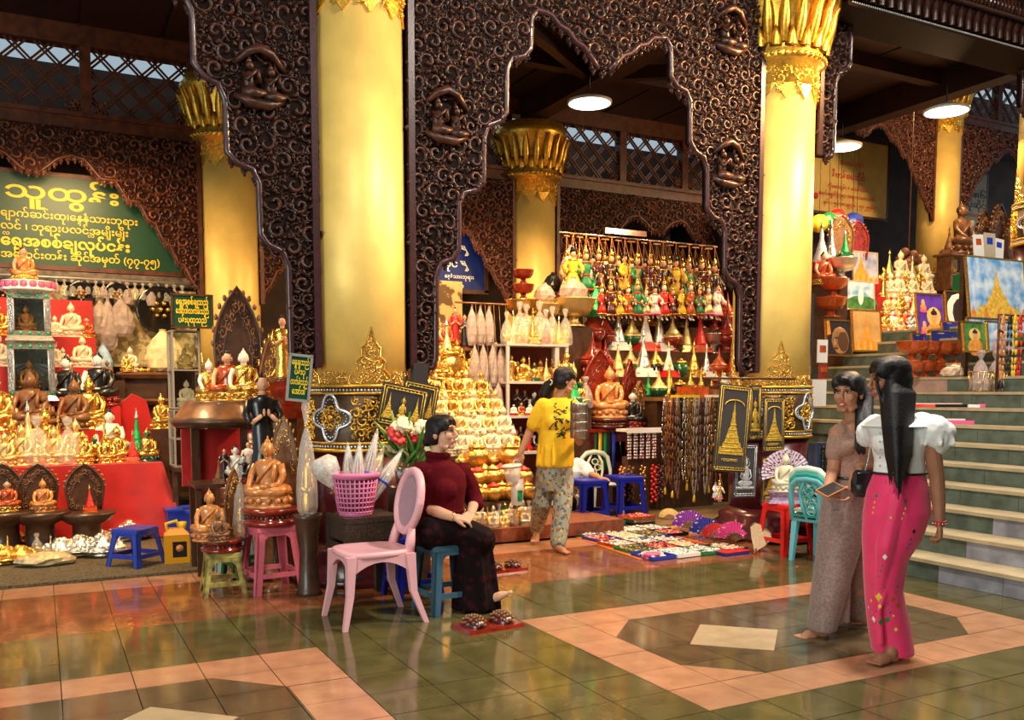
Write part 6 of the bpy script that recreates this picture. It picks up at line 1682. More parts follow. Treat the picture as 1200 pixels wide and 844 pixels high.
# marionettes on hooks
pr1 = at(700, 276, 10.6); pr2 = at(840, 292, 10.6)
rail = tag(obj('hanging_rail', MB().tube([(at(655, 280, 10.6).x, 10.6, pr1.z), (pr2.x, 10.6, pr1.z)], 0.013, 6), 'steel'), 'bright steel rail carrying the row of marionettes', 'rail')
obj('orange_rim', MB().box((at(735, 280, 11.5).x, 11.55, at(735, 272, 11.5).z), (0.75, 0.05, 0.08)), 'orange_lacquer', rail)  # orange-gold lacquered bar behind the marionettes
for i, px in enumerate(lin(663, 834, 24)):
    Y = 10.52 if i % 2 else 10.72; d = ray(px, 500); x = d.x / d.y * Y; L = (74, 66, 80, 70)[i % 4] * pxm((x, Y)); col = ('pale gold', 'yellow', 'red', 'green', 'white', 'maroon', 'orange', 'black')[i % 8]
    PUP[i % 8].put((x, Y, pr1.z - 0.02), rnd.uniform(-0.4, 0.4), '%s-coated marionette, %s from the left on the steel rail' % (col, ORD[i]), 'marionettes on the steel rail', L)
for i, px in enumerate(lin(704, 838, 14)):
    Y = 10.32; d = ray(px, 500); x = d.x / d.y * Y; L = (50, 58, 46)[i % 3] * pxm((x, Y)); c = (2, 5, 1, 6, 3, 0, 4)[i % 7]; top = zpx(px, (322, 316, 326)[i % 3], Y)
    o = PUP[c].put((x, Y, top), rnd.uniform(-0.4, 0.4), '%s-coated small marionette, %s from the left in the lower front row' % (('pale gold', 'yellow', 'red', 'green', 'white', 'maroon', 'orange', 'black')[c], ORD[i]), 'small marionettes in the lower row', L)
    obj('cord', MB().tube([(0, 0, 0), (0, (10.6 - Y) / L, (pr1.z - top) / L)], 0.006, 3), 'wood', o)
# front table: red round stand with brown figure, throne backs, black-jacket figure
FYT = 9.24; fz = zpx(715, 502, FYT); fa, fb = at(684, 500, FYT).x, at(782, 500, FYT).x
ft = thing('low_table', 'red lacquer table with the brown seated figure in the centre stall', 'table', ((fa + fb) / 2, FYT + 0.06, 0)); W_ = fb - fa
obj('tabletop', MB().box((0, 0, fz - 0.02), (W_, 0.38, 0.04)), 'red_lacquer', ft); obj('apron', MB().box((0, -0.15, fz - 0.10), (W_ * 0.94, 0.02, 0.12)), 'maroon', ft)
for sx in (-1, 1):
    for sy in (-1, 1): obj('leg', MB().frustum((sx * (W_ / 2 - 0.05), sy * 0.15, 0.01), (0.04, 0.04), (0.06, 0.06), fz - 0.05), 'maroon', ft)
k = pxm((fa, FYT))
P['drum_g'].put((at(714, 500, FYT).x, FYT, fz + 0.001), 0, 'maroon round pedestal under the brown seated figure', None, (0.46, 0.42, 0.40)); on('orange', 714, FYT, fz + 0.122, 62, 'terracotta brown seated figure facing left on the maroon pedestal', rz=-0.5)
P['m_red'].put((at(700, 500, 9.5).x, 9.46, fz), -0.15, 'large rounded red throne back behind the brown figure', None, (0.72, 0.6, zpx(700, 408, 9.45) - fz))
P['m_red'].put((at(737, 500, 9.4).x, 9.40, fz), 0.3, 'pointed red-brown throne back right of the brown figure', None, (0.42, 0.6, zpx(728, 420, 9.3) - fz)); P['m_gold'].put((at(757, 500, 9.2).x, 9.36, fz), 0.35, 'pointed gilt-rimmed throne back right of the black-jacketed figure', None, (0.40, 0.6, zpx(750, 446, 9.22) - fz))
on('jacket', 741, FYT - 0.05, fz, 46, 'black-jacketed white-faced figure on the red lacquer table', rz=-0.6)
for sgn in (0,): tag(obj('ware_stand', MB().box((at(716, 500, 9.5).x + 0.1, 9.53, fz / 2 - 0.01), (0.9, 0.12, fz - 0.03)), 'maroon'), 'maroon stand behind the red lacquer table', 'stand')
for i, (px, key, hp) in enumerate(((664, 's_gilt', 66), (672, 'p_green', 56), (680, 'emerald', 34), (686, 'bag_w', 36), (655, 'p_gilt', 60))):
    Y = 9.25; on(key, px, Y, zpx(672, 478, Y), hp, ('tall gilt standing figure behind the yellow shirt', 'green spire right of the woman in yellow', 'green and gold figure above the tiffin carrier', 'milky wrapped figure left of the brown seated figure', 'gilt spire behind the head of the woman in yellow')[i])
tag(obj('ware_stand', MB().box((at(672, 478, 9.25).x, 9.25, zpx(672, 478, 9.25) / 2 + 0.005), (0.36, 0.24, zpx(672, 478, 9.25) - 0.012)), 'wood_dark'), 'dark stand behind the woman in yellow', 'stand')
# pendants of coloured ribbon, white box, bead tray
for i, (px, c) in enumerate(((688, 'blue'), (694, 'white_paint'), (700, 'green'), (706, 'yellow'), (712, 'green'), (717, 'black'), (722, 'blue'))):
    q = at(px, 505, 9.09); k = pxm(q); mb = MB(); mb.loft([[(-2.2 * k + 0.004 * sin(z * 9 + i), -0.002, z), (2.2 * k + 0.004 * sin(z * 9 + i), -0.006, z), (2.2 * k, 0.004, z), (-2.2 * k, 0.006, z)] for z in [-0.05 * t for t in range(11)]])
    tag(obj('ribbon', mb, c, loc=(q.x, 9.138, fz - 0.002), rot=(0, 0, 0)), '%s ribbon, %s from the left under the red lacquer table' % (dict(white_paint='white').get(c, c), ORD[i]), 'ribbon', 'ribbons under the red lacquer table')
q = at(747, 512, 8.7); k = pxm(q)
wb = thing('white_tray', 'white tray full of red and white bead strings in the centre stall', 'tray', (q.x, 8.68, fz - 0.10)); obj('lid', MB().box((0, 0, 0.10), (48 * k, 0.22, 0.03)).box((0, -0.11, 0.10), (48 * k, 0.01, 0.06)), 'white_paint', wb)
st_ = MB()
for a in range(10):
    for b in range(9): st_.ell(((a - 4.5) * 4.4 * k, -0.08 + 0.02 * (a % 2), 0.06 - b * 0.035), 0.015, 6, 4)
tag(obj('bead_strings', st_, pattern_mat('bead_red_white', (0.80, 0.70, 0.66), (0.50, 0.03, 0.04), 24, 0.3), wb), kind='stuff')
obj('stand', MB().box((0, 0.05, -(fz - 0.10) / 2 - 0.1), (0.3, 0.12, fz - 0.32)), 'wood_dark', wb); obj('arm', MB().box((0, 0.04, -0.02), (0.28, 0.04, 0.22)), 'wood_dark', wb)
# counter at the right with trays, bead strands hanging from its rail
CYF = 8.75; cz_ = zpx(812, 466, CYF); ca, cb_ = at(776, 470, CYF).x, at(850, 470, CYF).x
ct = thing('bead_counter', 'wooden counter with bead strands hanging from its front rail', 'counter', ((ca + cb_) / 2, CYF + 0.2, 0)); W_ = cb_ - ca
obj('worktop', MB().box((0, 0, cz_ - 0.02), (W_, 0.44, 0.04)), 'wood', ct); obj('body', MB().box((0, 0.08, (cz_ - 0.04) / 2 + 0.008), (W_ * 0.92, 0.26, cz_ - 0.05)), 'wood_dark', ct); obj('rail', MB().tube([(-W_ / 2, -0.24, cz_ - 0.05), (W_ / 2 - 0.15, -0.24, cz_ - 0.05)], 0.012, 6), 'steel', ct)
BC = ['wood', 'brass', 'frame_grey', 'black', 'wood_dark', 'wood', 'frame_grey', 'wood_orange', 'wood_dark', 'maroon', 'silver']; BCN = ['brown', 'brassy', 'grey', 'black', 'dark brown', 'brown', 'grey', 'amber', 'dark brown', 'maroon', 'silver']
RS = random.Random(12)
for i, px in enumerate(lin(778, 836, 28)):
    Y = CYF - 0.03 - 0.05 * (i % 3); d = ray(px, 500); x = d.x / d.y * Y; L = RS.uniform(0.9, 1.14) if i % 3 else RS.uniform(0.55, 0.85); c = RS.randrange(len(BC)); mb = MB(); n = 26
    for kk in range(n):
        t = kk / n * 2 * pi; w = 0.026 * (1 - 0.3 * cos(t)); mb.ell((w * sin(t), 0, -L / 2 + L / 2 * cos(t)), (0.009, 0.009, L / n * 1.15), 5, 4)
    o = obj('bead_strand', mb, BC[c], loc=(x, Y, cz_ - 0.035)); tag(o, '%s bead strand, %s from the left on the counter rail' % (BCN[c], ORD[i]), 'beads', 'bead strands on the counter rail')
    if i % 4 == 1: obj('tassel', MB().lathe([(0.012, -0.0), (0.02, -0.08), (0.003, -0.09)], 6, T(0, 0, -L)), 'yellow', o)
for i, (px, m, w, d_, h) in enumerate(((812, 'orange_lacquer', 0.34, 0.2, 0.13), (800, 'yellow', 0.30, 0.18, 0.03), (836, 'white_cloth', 0.24, 0.2, 0.03), (845, 'wood', 0.14, 0.2, 0.10))):
    Y = CYF + 0.18 if i in (0, 3) else CYF + 0.06; q = at(px, 450, Y)
    b = thing('tray', ('orange box of cards', 'yellow tray of cards', 'folded white cloth', 'brown box')[i] + ' on the bead counter', 'box', (q.x - (0.1 if i == 3 else 0), Y if i != 1 else Y - 0.05, cz_ + 0.001)); obj('box', MB().box((0, 0, h / 2), (w, d_, h)), m, b)
    if i < 2:
        for s in (-1, 0, 1): obj('card', MB().box((s * w * 0.3, -0.01, h + 0.012), (w * 0.2, d_ * 0.5, 0.02)), 'brass', b)
row(('l_redw', 'white', 'silver'), (838, 848, 856), 9.35, zpx(845, 452, 9.35), (18, 16, 16), 'on the far right shelf')
tag(obj('ware_stand', MB().box((at(846, 452, 9.35).x, 9.35, zpx(845, 452, 9.35) / 2), (0.36, 0.22, zpx(845, 452, 9.35) - 0.004)), 'wood_dark'), 'dark stand at the far right of the centre stall', 'stand')
# red beads and trinkets under the tables
for i, (px, py, hh, m) in enumerate(((738, 560, 40, 'wood'), (752, 556, 46, 'brass'), (765, 560, 44, 'red'), (728, 556, 36, 'wood_orange'), (772, 558, 40, 'maroon'))):
    q = at(px, py, 8.62); k = pxm(q); mb = MB()
    for b in range(24): mb.ell((0.03 * sin(b * 2.4), 0.02 * cos(b * 2.4), -b * hh * k / 24), 0.02, 6, 4)
    tag(obj('bead_bunch', mb, m, loc=(q.x, 8.60, fz - 0.42)), '%s bunch of beads, %s from the left below the white tray' % (dict(wood='brown', brass='brassy', red='red', wood_orange='amber', maroon='maroon')[m], ORD[(728, 738, 752, 765, 772).index(px)]), 'beads', 'bead bunches below the white tray')
    obj('cord', MB().tube([(0, 0, 0), (0, 0.06, 0.36)], 0.003, 3), 'black', bpy.context.scene.collection.objects[-1])

# ---- velvet hangings before the second column
def hang_px(label, x0, y0, x1, y1, Y, kind, m, ry=0.0):
    q = at(x0, y0, Y); k = pxm(q); return hanging(label, q.x, Y, q.z, (x1 - x0) * k * 1.12, (y1 - y0) * k, kind, m, 0.0, ry)


hang_px('largest velvet hanging with a gold pagoda, tilted before the gilded column', 844, 449, 888, 552, 6.22, 'pagoda', EMB, 0.09); hang_px('narrow velvet hanging with a gold seated figure behind the largest one', 878, 452, 895, 516, 6.40, 'buddha', EMB)
hang_px('velvet hanging with gold pagoda right of the largest one', 895, 466, 925, 530, 6.34, 'pagoda', EMB); hang_px('velvet hanging with a silver seated figure', 862, 520, 893, 584, 6.26, 'buddha', EMS, 0.04); hang_px('lowest velvet hanging with gold figure behind the fan statue', 893, 536, 918, 592, 6.30, 'pagoda', EMB)
q = at(843, 447, 6.2); q2 = at(926, 447, 6.42)
tag(obj('hanging_rail', MB().tube([(q.x, 6.36, q.z + 0.03), (q2.x, 6.36, q.z + 0.03)], 0.012, 6), 'wood_dark'), 'dark rail carrying velvet hangings before the gilded column', 'rail')
for i, px in enumerate((843, 847)): # little pink dolls hanging by the column
    q = at(px, 590, 6.2); hz_ = at(px, 556, 6.2).z; o = PUP[4 if i else 0].put((q.x, 6.2 + 0.1 * i, hz_), 0.2, ('left', 'right')[i] + ' little pink hanging doll under the largest velvet hanging', None, 0.24); obj('cord', MB().tube([(0, 0, 0), (0, (0.16 - 0.1 * i) / 0.24, (1.52 - hz_) / 0.24)], 0.008, 3), 'black', o)
# white figure before a fan, on a lilac base on the red stool
sb = 0.4515
fb_ = thing('pedestal', 'lilac carved base on the bright red stool', 'stand', (5.88, 6.02, sb), -0.6); LIL = mat('lilac_paint', (0.36, 0.24, 0.36), 0.5, 0, 0.4, 40)
obj('base', MB().frustum((0, 0, 0), (0.30, 0.22), (0.27, 0.19), 0.03).box((0, 0, 0.05), (0.23, 0.15, 0.045)).frustum((0, 0, 0.07), (0.25, 0.17), (0.28, 0.2), 0.03), LIL, fb_)
P['white'].put((5.87, 6.0, sb + 0.101), -0.65, 'white seated figure before a lilac fan on the red stool', None, 0.35)
WF = mat('statue_white', (0.86, 0.85, 0.86), 0.4)


def folding_fan(label, X, Y, z, r, ma_, mb2, rot, a0=0.15, a1=pi - 0.15, n=17, name='folding_fan'):
    f = thing(name, label, 'fan', (X, Y, z)); f.rotation_euler = rot
    pl = MB(); vs = []
    for i in range(2 * n + 1):
        a = a0 + (a1 - a0) * i / (2 * n); d = 0.006 if i % 2 else -0.006
        for t in (0.42, 1.0): vs.append((r * t * cos(a), d * t, r * t * sin(a)))
    pl.add(vs + [(x, y + 0.002, z_) for x, y, z_ in vs], [(2 * i, 2 * i + 2, 2 * i + 3, 2 * i + 1) for i in range(2 * n)] + [(2 * i + 1 + 2 * (2 * n + 1), 2 * i + 3 + 2 * (2 * n + 1), 2 * i + 2 + 2 * (2 * n + 1), 2 * i + 2 * (2 * n + 1)) for i in range(2 * n)], None, False)
    obj('leaf', pl, ma_, f); rb_ = shared('fan_rib_%d' % int(r * 1000), lambda mb: mb.box((r * 0.25, 0, 0), (r * 0.5, 0.004, 0.010)), mb2)
    for i in range(9): obj('rib', rb_, parent=f, rot=(0, -(a0 + (a1 - a0) * (i + 0.5) / 9), 0))
    obj('pivot', MB().ell((0, 0, 0), (0.012, 0.012, 0.012), 8, 5), mb2, f); return f


folding_fan('large lilac and maroon lace fan standing behind the white figure', 6.0, 6.13, sb + 0.25, 0.215, pattern_mat('lace_lilac', (0.66, 0.55, 0.66), (0.20, 0.03, 0.06), 38, 0.6), LIL, (0, 0, -0.65), -0.3, pi + 0.3, 24)
tag(obj('fan_stand', MB().box((0, 0, 0.13), (0.03, 0.02, 0.26)), LIL, loc=(5.985, 6.118, sb + 0.0)), 'little lilac post holding the lace fan', 'stand')

# ---- crates and bits right of the column
def crate(label, loc, w, d, h, m, rot=(0, 0, 0)):
    c = thing('plastic_crate', label, 'crate', loc); c.rotation_euler = rot
    for k in range(4):
        M_ = Mx.Rotation(pi / 2 * k, 4, 'Z'); ww, dd = (w, d) if k % 2 == 0 else (d, w); g = MB(); n = int(ww / 0.035)
        for i in range(n + 1): g.box((-ww / 2 + ww * i / n, -dd / 2, h / 2), (0.008, 0.01, h), M_)
        for i in range(8): g.box((0, -dd / 2, h * i / 7), (ww, 0.010, 0.012), M_)
        tag(obj('lattice_side', g, m, c), kind='stuff'); obj('rim', MB().box((0, -dd / 2, h - 0.02), (ww + 0.02, 0.025, 0.045), M_), m, c)
    g = MB()
    for i in range(10): g.box((0, -d / 2 + d * i / 9, 0.005), (w, 0.012, 0.01))
    for i in range(12): g.box((-w / 2 + w * i / 11, 0, 0.005), (0.012, d, 0.01))
    tag(obj('lattice_floor', g, m, c), kind='stuff'); return c


CB = PL('crate_blue_black', (0.02, 0.035, 0.075))
crate('black lattice crate on the floor behind the stacked chairs', (6.36, 5.80, 0), 0.46, 0.34, 0.46, MT['black'])
q = at(951, 575, 5.95); crate('dark blue lattice crate standing on its side on the black crate', (6.27, 5.86, 0.725), 0.42, 0.52, 0.16, CB, (pi / 2, 0, -0.3)); crate('second dark crate leaning behind the dark blue one', (6.42, 6.06, 0.70), 0.40, 0.46, 0.14, MT['black'], (pi / 2, 0, -0.1))
tag(obj('hanging_cloth', MB().box((0, 0, -0.4), (0.09, 0.03, 0.82)), VEL, loc=(at(952, 345, 6.95).x, 6.98, at(952, 345, 6.95).z)), 'long narrow black cloth hanging right of the gilded column', 'hanging')
for i, (px, y0, y1, m) in enumerate(((964, 398, 425, 'white_cloth'), (965, 426, 444, 'red_lacquer'), (961, 445, 476, 'white_cloth'))):
    q = at(px, y0, 6.98); k = pxm(q); c_ = tag(obj('card', MB().box((0, 0, -(y1 - y0) * k / 2), ((16, 14, 22)[i] * k, 0.012, (y1 - y0) * k - 0.004)), m, loc=(q.x, 6.98 + 0.005 * i, q.z)), ('white printed card hanging right of the gilded column', 'red card between two white ones right of the column', 'large white sheet hanging lowest right of the column')[i], 'card')
    if i < 2: obj('print', MB().box((0, -0.008, -(y1 - y0) * k * 0.4), (10 * k, 0.003, (y1 - y0) * k * 0.3)), 'orange_lacquer', c_)

# ---- floor mat of trinkets
mt = MB(); mt.prism([(4.80, 7.86), (4.50, 6.20), (5.95, 6.20), (6.02, 6.30), (5.6, 7.5), (6.2, 8.3), (5.0, 8.3)], 0, 0)
def mpoly(pts, z0, z1):
    n = len(pts); m = MB(); m.add([(x, y, z0) for x, y in pts] + [(x, y, z1) for x, y in pts], [tuple(reversed(range(n))), tuple(range(n, 2 * n))] + [(i, (i + 1) % n, (i + 1) % n + n, i + n) for i in range(n)], None, False); return m
tag(obj('ground_cloth', mpoly([(4.70, 7.95), (4.52, 6.32), (5.55, 6.22), (5.60, 7.2), (6.0, 8.35), (4.95, 8.35)], 0.0008, 0.006), mat('orange_cloth', (0.62, 0.15, 0.02), 0.8)), 'orange ground cloth under the trinkets on the tiles', 'cloth')
GZ = 0.0065
TRM = [pattern_mat('trinkets_%d' % i, a, b, s, 0.4) for i, (a, b, s) in enumerate((((0.75, 0.62, 0.45), (0.40, 0.10, 0.05), 28), ((0.15, 0.10, 0.05), (0.75, 0.45, 0.10), 30), ((0.80, 0.76, 0.70), (0.10, 0.25, 0.18), 26), ((0.55, 0.05, 0.05), (0.80, 0.70, 0.5), 32), ((0.70, 0.68, 0.62), (0.05, 0.05, 0.07), 30), ((0.80, 0.55, 0.30), (0.75, 0.72, 0.66), 24)))]
TCN = ('cream and red', 'dark amber', 'white and green', 'red and cream', 'grey and black', 'tan and white')
TRAYC = [('blue', 'blue'), ('white_paint', 'white'), ('green', 'green'), ('black', 'black'), ('orange_lacquer', 'orange'), ('steel', 'grey')]


def trinket_tray(label, X, Y, z, w, d, mt_, mtr, rz, seed, h=0.03, group=None):
    t = thing('trinket_tray', label, 'tray', (X, Y, z), rz, group)
    f = MB(); f.box((0, 0, 0.004), (w, d, 0.008))
    for c, s in (((0, -d / 2, h / 2), (w, 0.01, h)), ((0, d / 2, h / 2), (w, 0.01, h)), ((-w / 2, 0, h / 2), (0.01, d, h)), ((w / 2, 0, h / 2), (0.01, d, h))): f.box(c, s)
    obj('tray', f, mt_, t); R = random.Random(seed); g = MB()
    for k in range(46):
        x, y = R.uniform(-0.45, 0.45) * w, R.uniform(-0.45, 0.45) * d; r = R.uniform(0.012, 0.026)
        if k % 3 == 0: g.box((x, y, h * 0.7), (r * 2.4, r, 0.016), Mx.Translation((x, y, 0)) @ Mx.Rotation(R.uniform(0, 3), 4, 'Z') @ Mx.Translation((-x, -y, 0)))
        elif k % 3 == 1: g.ell((x, y, h * 0.7), (r, r, r * 0.8), 6, 4)
        else: g.tube([(x + r * 1.2 * cos(a * pi / 4), y + r * 1.2 * sin(a * pi / 4), h * 0.8) for a in range(8)], 0.005, 4, closed=True)
    tag(obj('trinkets', g, mtr, t), kind='stuff'); return t


cells = []
for j, y in enumerate((6.36, 6.68, 7.00, 7.32, 7.64)):
    for i in range(4):
        x = 4.70 + 0.27 * i + 0.03 * j
        if x > 5.52 - 0.0 * j and j < 3: continue
        cells.append((x, y, i, j))
for n_, (x, y, i, j) in enumerate(cells):
    c = (i * 2 + j) % 6; t = TRAYC[(i + j * 2) % 6]
    trinket_tray('%s tray of %s trinkets, %s in the %s row of the ground cloth' % (t[1], TCN[c], ORD[i], ORD[j]), x, y, GZ, 0.25, 0.30, t[0], TRM[c], 0.05, n_, group='trinket trays on the ground cloth')
for i, (x, y, nn, c) in enumerate(((5.02, 8.05, 2, 1), (5.34, 8.06, 2, 5), (5.70, 8.02, 3, 3))):
    for s in range(nn):
        lab = '%s tray of the %s stack behind the ground cloth' % (('lowest', 'second', 'third')[s], ('left', 'middle', 'right')[i])
        if s < nn - 1: t = thing('trinket_tray', lab, 'tray', (x, y, GZ + s * 0.035), 0.1 * (i - 1)); obj('tray', MB().box((0, 0, 0.017), (0.30, 0.26, 0.032)), TRAYC[(i + s * 2 + 1) % 6][0], t)
        else: trinket_tray(lab + ', full of trinkets', x, y, GZ + s * 0.035, 0.30, 0.26, TRAYC[(i * 2) % 6][0], TRM[c], 0.1 * (i - 1), 90 + i)
q = fl(762, 655); b = thing('round_box', 'pink round plastic box at the front of the ground cloth', 'box', (q.x, q.y - 0.03, 0.0008)); obj('box', MB().lathe([(0.06, 0), (0.065, 0.01), (0.065, 0.03), (0.062, 0.032)], 20, sx=1.2, sy=0.8), 'pink', b); obj('lid', MB().lathe([(0.067, 0.032), (0.067, 0.05), (0.06, 0.056), (0, 0.056)], 20, sx=1.2, sy=0.8), 'pink', b)
q = fl(838, 642); b = thing('book', 'red and blue book at the right end of the ground cloth', 'book', (5.42, 6.20, 0.0008), 0.06); obj('cover', MB().box((0, 0, 0.03), (0.30, 0.22, 0.006)), 'red', b); obj('pages', MB().box((0, 0, 0.016), (0.29, 0.21, 0.02)), 'blue', b)
for i, (px, py, r, a, b_, nm, tilt) in enumerate(((785, 610, 0.13, (0.72, 0.55, 0.22), (0.55, 0.38, 0.12), 'gold', 0.5), (810, 622, 0.21, (0.20, 0.02, 0.30), (0.75, 0.65, 0.75), 'purple', 0.45), (829, 630, 0.19, (0.03, 0.04, 0.40), (0.75, 0.70, 0.85), 'deep blue', 0.45), (842, 633, 0.17, (0.70, 0.02, 0.03), (0.8, 0.3, 0.3), 'red', 0.6), (862, 636, 0.20, (0.80, 0.05, 0.32), (0.85, 0.5, 0.65), 'hot pink', 0.5))):
    q = fl(px, py); folding_fan(nm + ' open folding fan leaning behind the trinkets', q.x, q.y, 0.014, r, pattern_mat('fan_' + nm.replace(' ', '_'), a, b_, 26, 0.6, thr=0.28), 'wood', (-tilt, 0, -0.35 + 0.1 * (i % 2)), 0.25, pi - 0.25)
q = fl(888, 650); hf = thing('hand_fan', 'straw hand fan with a short handle at the right end of the trinkets', 'fan', (q.x - 0.02, q.y + 0.02, 0.012)); hf.rotation_euler = (-0.55, 0.55, -0.4)
mb = MB(); mb.prism([(0.0, 0.0), (0.025, 0.05), (0.07, 0.12), (0.115, 0.22), (0.09, 0.28), (0.0, 0.30), (-0.09, 0.28), (-0.115, 0.22), (-0.07, 0.12), (-0.025, 0.05)], -0.004, 0.004); obj('blade', mb, mat('straw', (0.66, 0.46, 0.27), 0.8, 0, 0.1, 40), hf); obj('rim', MB().tube([(0.115, 0, 0.22), (0.09, 0, 0.28), (0, 0, 0.305), (-0.09, 0, 0.28), (-0.115, 0, 0.22)], 0.007, 5), 'wood', hf); obj('handle', MB().tube([(0, 0, 0.05), (0, 0, -0.012)], 0.012, 6), 'wood', hf)

# ================================================================== STALL ON THE STAIRS
def zs(k): return (k + 1) * RISE + 0.001           # top of tread k
def xs(k): return k * GO + 6.02


SKYM = mat('print_sky', (0.10, 0.34, 0.70), 0.35, 0, 0, 7, col2=(0.74, 0.84, 0.92)); PRG = mat('print_gold', (0.80, 0.48, 0.06), 0.4, 0, 0.25, 30); PRO = mat('print_orange', (0.75, 0.30, 0.05), 0.4, 0, 0.2, 20)
PRP = mat('print_purple', (0.10, 0.04, 0.42), 0.4, 0, 0.3, 6); PRK = mat('print_dark', (0.03, 0.025, 0.03), 0.35); PRB = mat('print_bronze', (0.32, 0.17, 0.07), 0.4, 0, 0.35, 8); PRS = mat('print_skin', (0.78, 0.42, 0.20), 0.4); PRW = mat('print_white', (0.86, 0.84, 0.82), 0.4); PRGR = mat('print_green', (0.06, 0.20, 0.05), 0.4, 0, 0.4, 12)
DUSK = mat('print_dusk', (0.22, 0.28, 0.50), 0.35, 0, 0, 5, col2=(0.60, 0.58, 0.66)); TAN = mat('print_tan', (0.55, 0.34, 0.12), 0.35, 0, 0.2, 5)


def picture(label, px0, py0, px1, py1, Y, kind, lean=0.18, fm='brass', rz=0.0):
    """framed picture; the two corners are its lower left and upper right"""
    a = at(px0, py1, Y); b = at(px1, py0, Y); w, h = b.x - a.x, b.z - a.z
    p = thing('framed_picture', label, 'picture', (a.x, Y, a.z)); p.rotation_euler = (-lean, 0, rz)
    bgm = dict(pagoda_day=SKYM, pagoda_dusk=DUSK, pagoda_tan=TAN, face=PRK, moon=PRK, trio=PRP, portrait=PRGR, landscape=SKYM, lady=SKYM, postcard=MT['blue'])[kind]
    obj('canvas', MB().box((w / 2, 0, h / 2), (w, 0.015, h)), bgm, p)
    f = MB(); t = 0.016
    for c, s in (((w / 2, 0, 0), (w + t, 0.03, t)), ((w / 2, 0, h), (w + t, 0.03, t)), ((0, 0, h / 2), (t, 0.03, h)), ((w, 0, h / 2), (t, 0.03, h))): f.box(c, s)
    obj('frame', f, fm, p)
    def disc(cx, cz, rx, rz_, m, y=-0.009, nm='printed_shape'): obj(nm, MB().ell((cx * w, y, cz * h), (rx * w, 0.002, rz_ * h), 20, 6), m, p)
    def prism(pts, m, y=-0.010, nm='printed_shape'): obj(nm, MB().prism([(x * w, z * h) for x, z in pts], y - 0.001, y + 0.001), m, p)
    PG = [(0.5, 0.0), (0.5, 0.06), (0.40, 0.10), (0.33, 0.2), (0.24, 0.25), (0.19, 0.38), (0.13, 0.44), (0.10, 0.54), (0.055, 0.6), (0.05, 0.7), (0.02, 0.78), (0.0, 1.0)]
    if kind.startswith('pagoda'):
        cx, sw, sh = (0.5, 0.8, 0.82) if kind != 'pagoda_dusk' else (0.3, 0.9, 1.0); m = PRG if kind == 'pagoda_day' else PRO
        prism([(min(1, max(0, cx + x * sw)), 0.06 + z * sh) for x, z in PG] + [(min(1, max(0, cx - x * sw)), 0.06 + z * sh) for x, z in reversed(PG[:-1])], m)
        for k in range(9):
            xx = 0.06 + 0.11 * k; prism([(xx - 0.05, 0.02), (xx + 0.05, 0.02), (xx + 0.04, 0.10), (xx, 0.22 + 0.05 * (k % 2)), (xx - 0.04, 0.10)], (PRO, PRG)[k % 2], -0.0125)
    elif kind == 'face':
        disc(0.55, 0.42, 0.36, 0.40, PRB); disc(0.66, 0.40, 0.22, 0.30, mat('print_bronze_dark', (0.10, 0.05, 0.025), 0.4), -0.0105); prism([(0.0, 0.55), (0.18, 0.6), (0.14, 1), (0.0, 1)], PRO)
        disc(0.40, 0.50, 0.10, 0.02, PRK, -0.0115); prism([(0.30, 0.50), (0.38, 0.30), (0.28, 0.28)], mat('print_nose', (0.50, 0.30, 0.14), 0.4), -0.0125); disc(0.36, 0.20, 0.10, 0.025, MT['maroon'], -0.0115)
    elif kind == 'moon':
        disc(0.62, 0.45, 0.62, 0.50, PRW); disc(0.78, 0.42, 0.50, 0.42, PRK, -0.0105); disc(0.85, 0.30, 0.28, 0.24, PRW, -0.012)
    elif kind in ('portrait', 'trio', 'lady'):
        cs = ((0.62, 0.30, 1.0),) if kind == 'trio' else ((0.5, 0.40, 1.0),)
        for cx, cz, s in cs:
            disc(cx, cz + 0.18, 0.27 * s, 0.22 * s, mat('print_halo_' + kind, (0.85, 0.55, 0.15) if kind != 'lady' else (0.85, 0.70, 0.68), 0.4)); disc(cx, cz - 0.26, 0.36, 0.30, PRO if kind != 'lady' else mat('print_rose', (0.75, 0.45, 0.42), 0.4), -0.0105)
            disc(cx, cz + 0.16, 0.12, 0.13, PRS, -0.012); disc(cx, cz + 0.26, 0.12, 0.07, PRK, -0.0125); disc(cx, cz + 0.34, 0.04, 0.04, PRK, -0.0125); disc(cx - 0.045, cz + 0.17, 0.022, 0.008, PRK, -0.014); disc(cx + 0.045, cz + 0.17, 0.022, 0.008, PRK, -0.014); disc(cx, cz + 0.09, 0.03, 0.009, MT['red'], -0.014)
        if kind == 'trio':
            for cz in (0.18, 0.68): disc(0.24, cz, 0.12, 0.08, PRO); disc(0.24, cz + 0.10, 0.07, 0.09, PRS, -0.0105); disc(0.24, cz - 0.08, 0.15, 0.04, MT['pink'], -0.0105)
    elif kind == 'landscape':
        disc(0.55, 0.2, 0.6, 0.3, PRGR); disc(0.5, 0.45, 0.10, 0.30, PRW, -0.0105)
    elif kind == 'postcard':
        prism([(0.55, 0.0), (0.75, 0.0), (0.68, 0.3), (0.65, 0.75), (0.62, 0.3)], PRO); disc(0.3, 0.85, 0.12, 0.03, PRW)
    return p


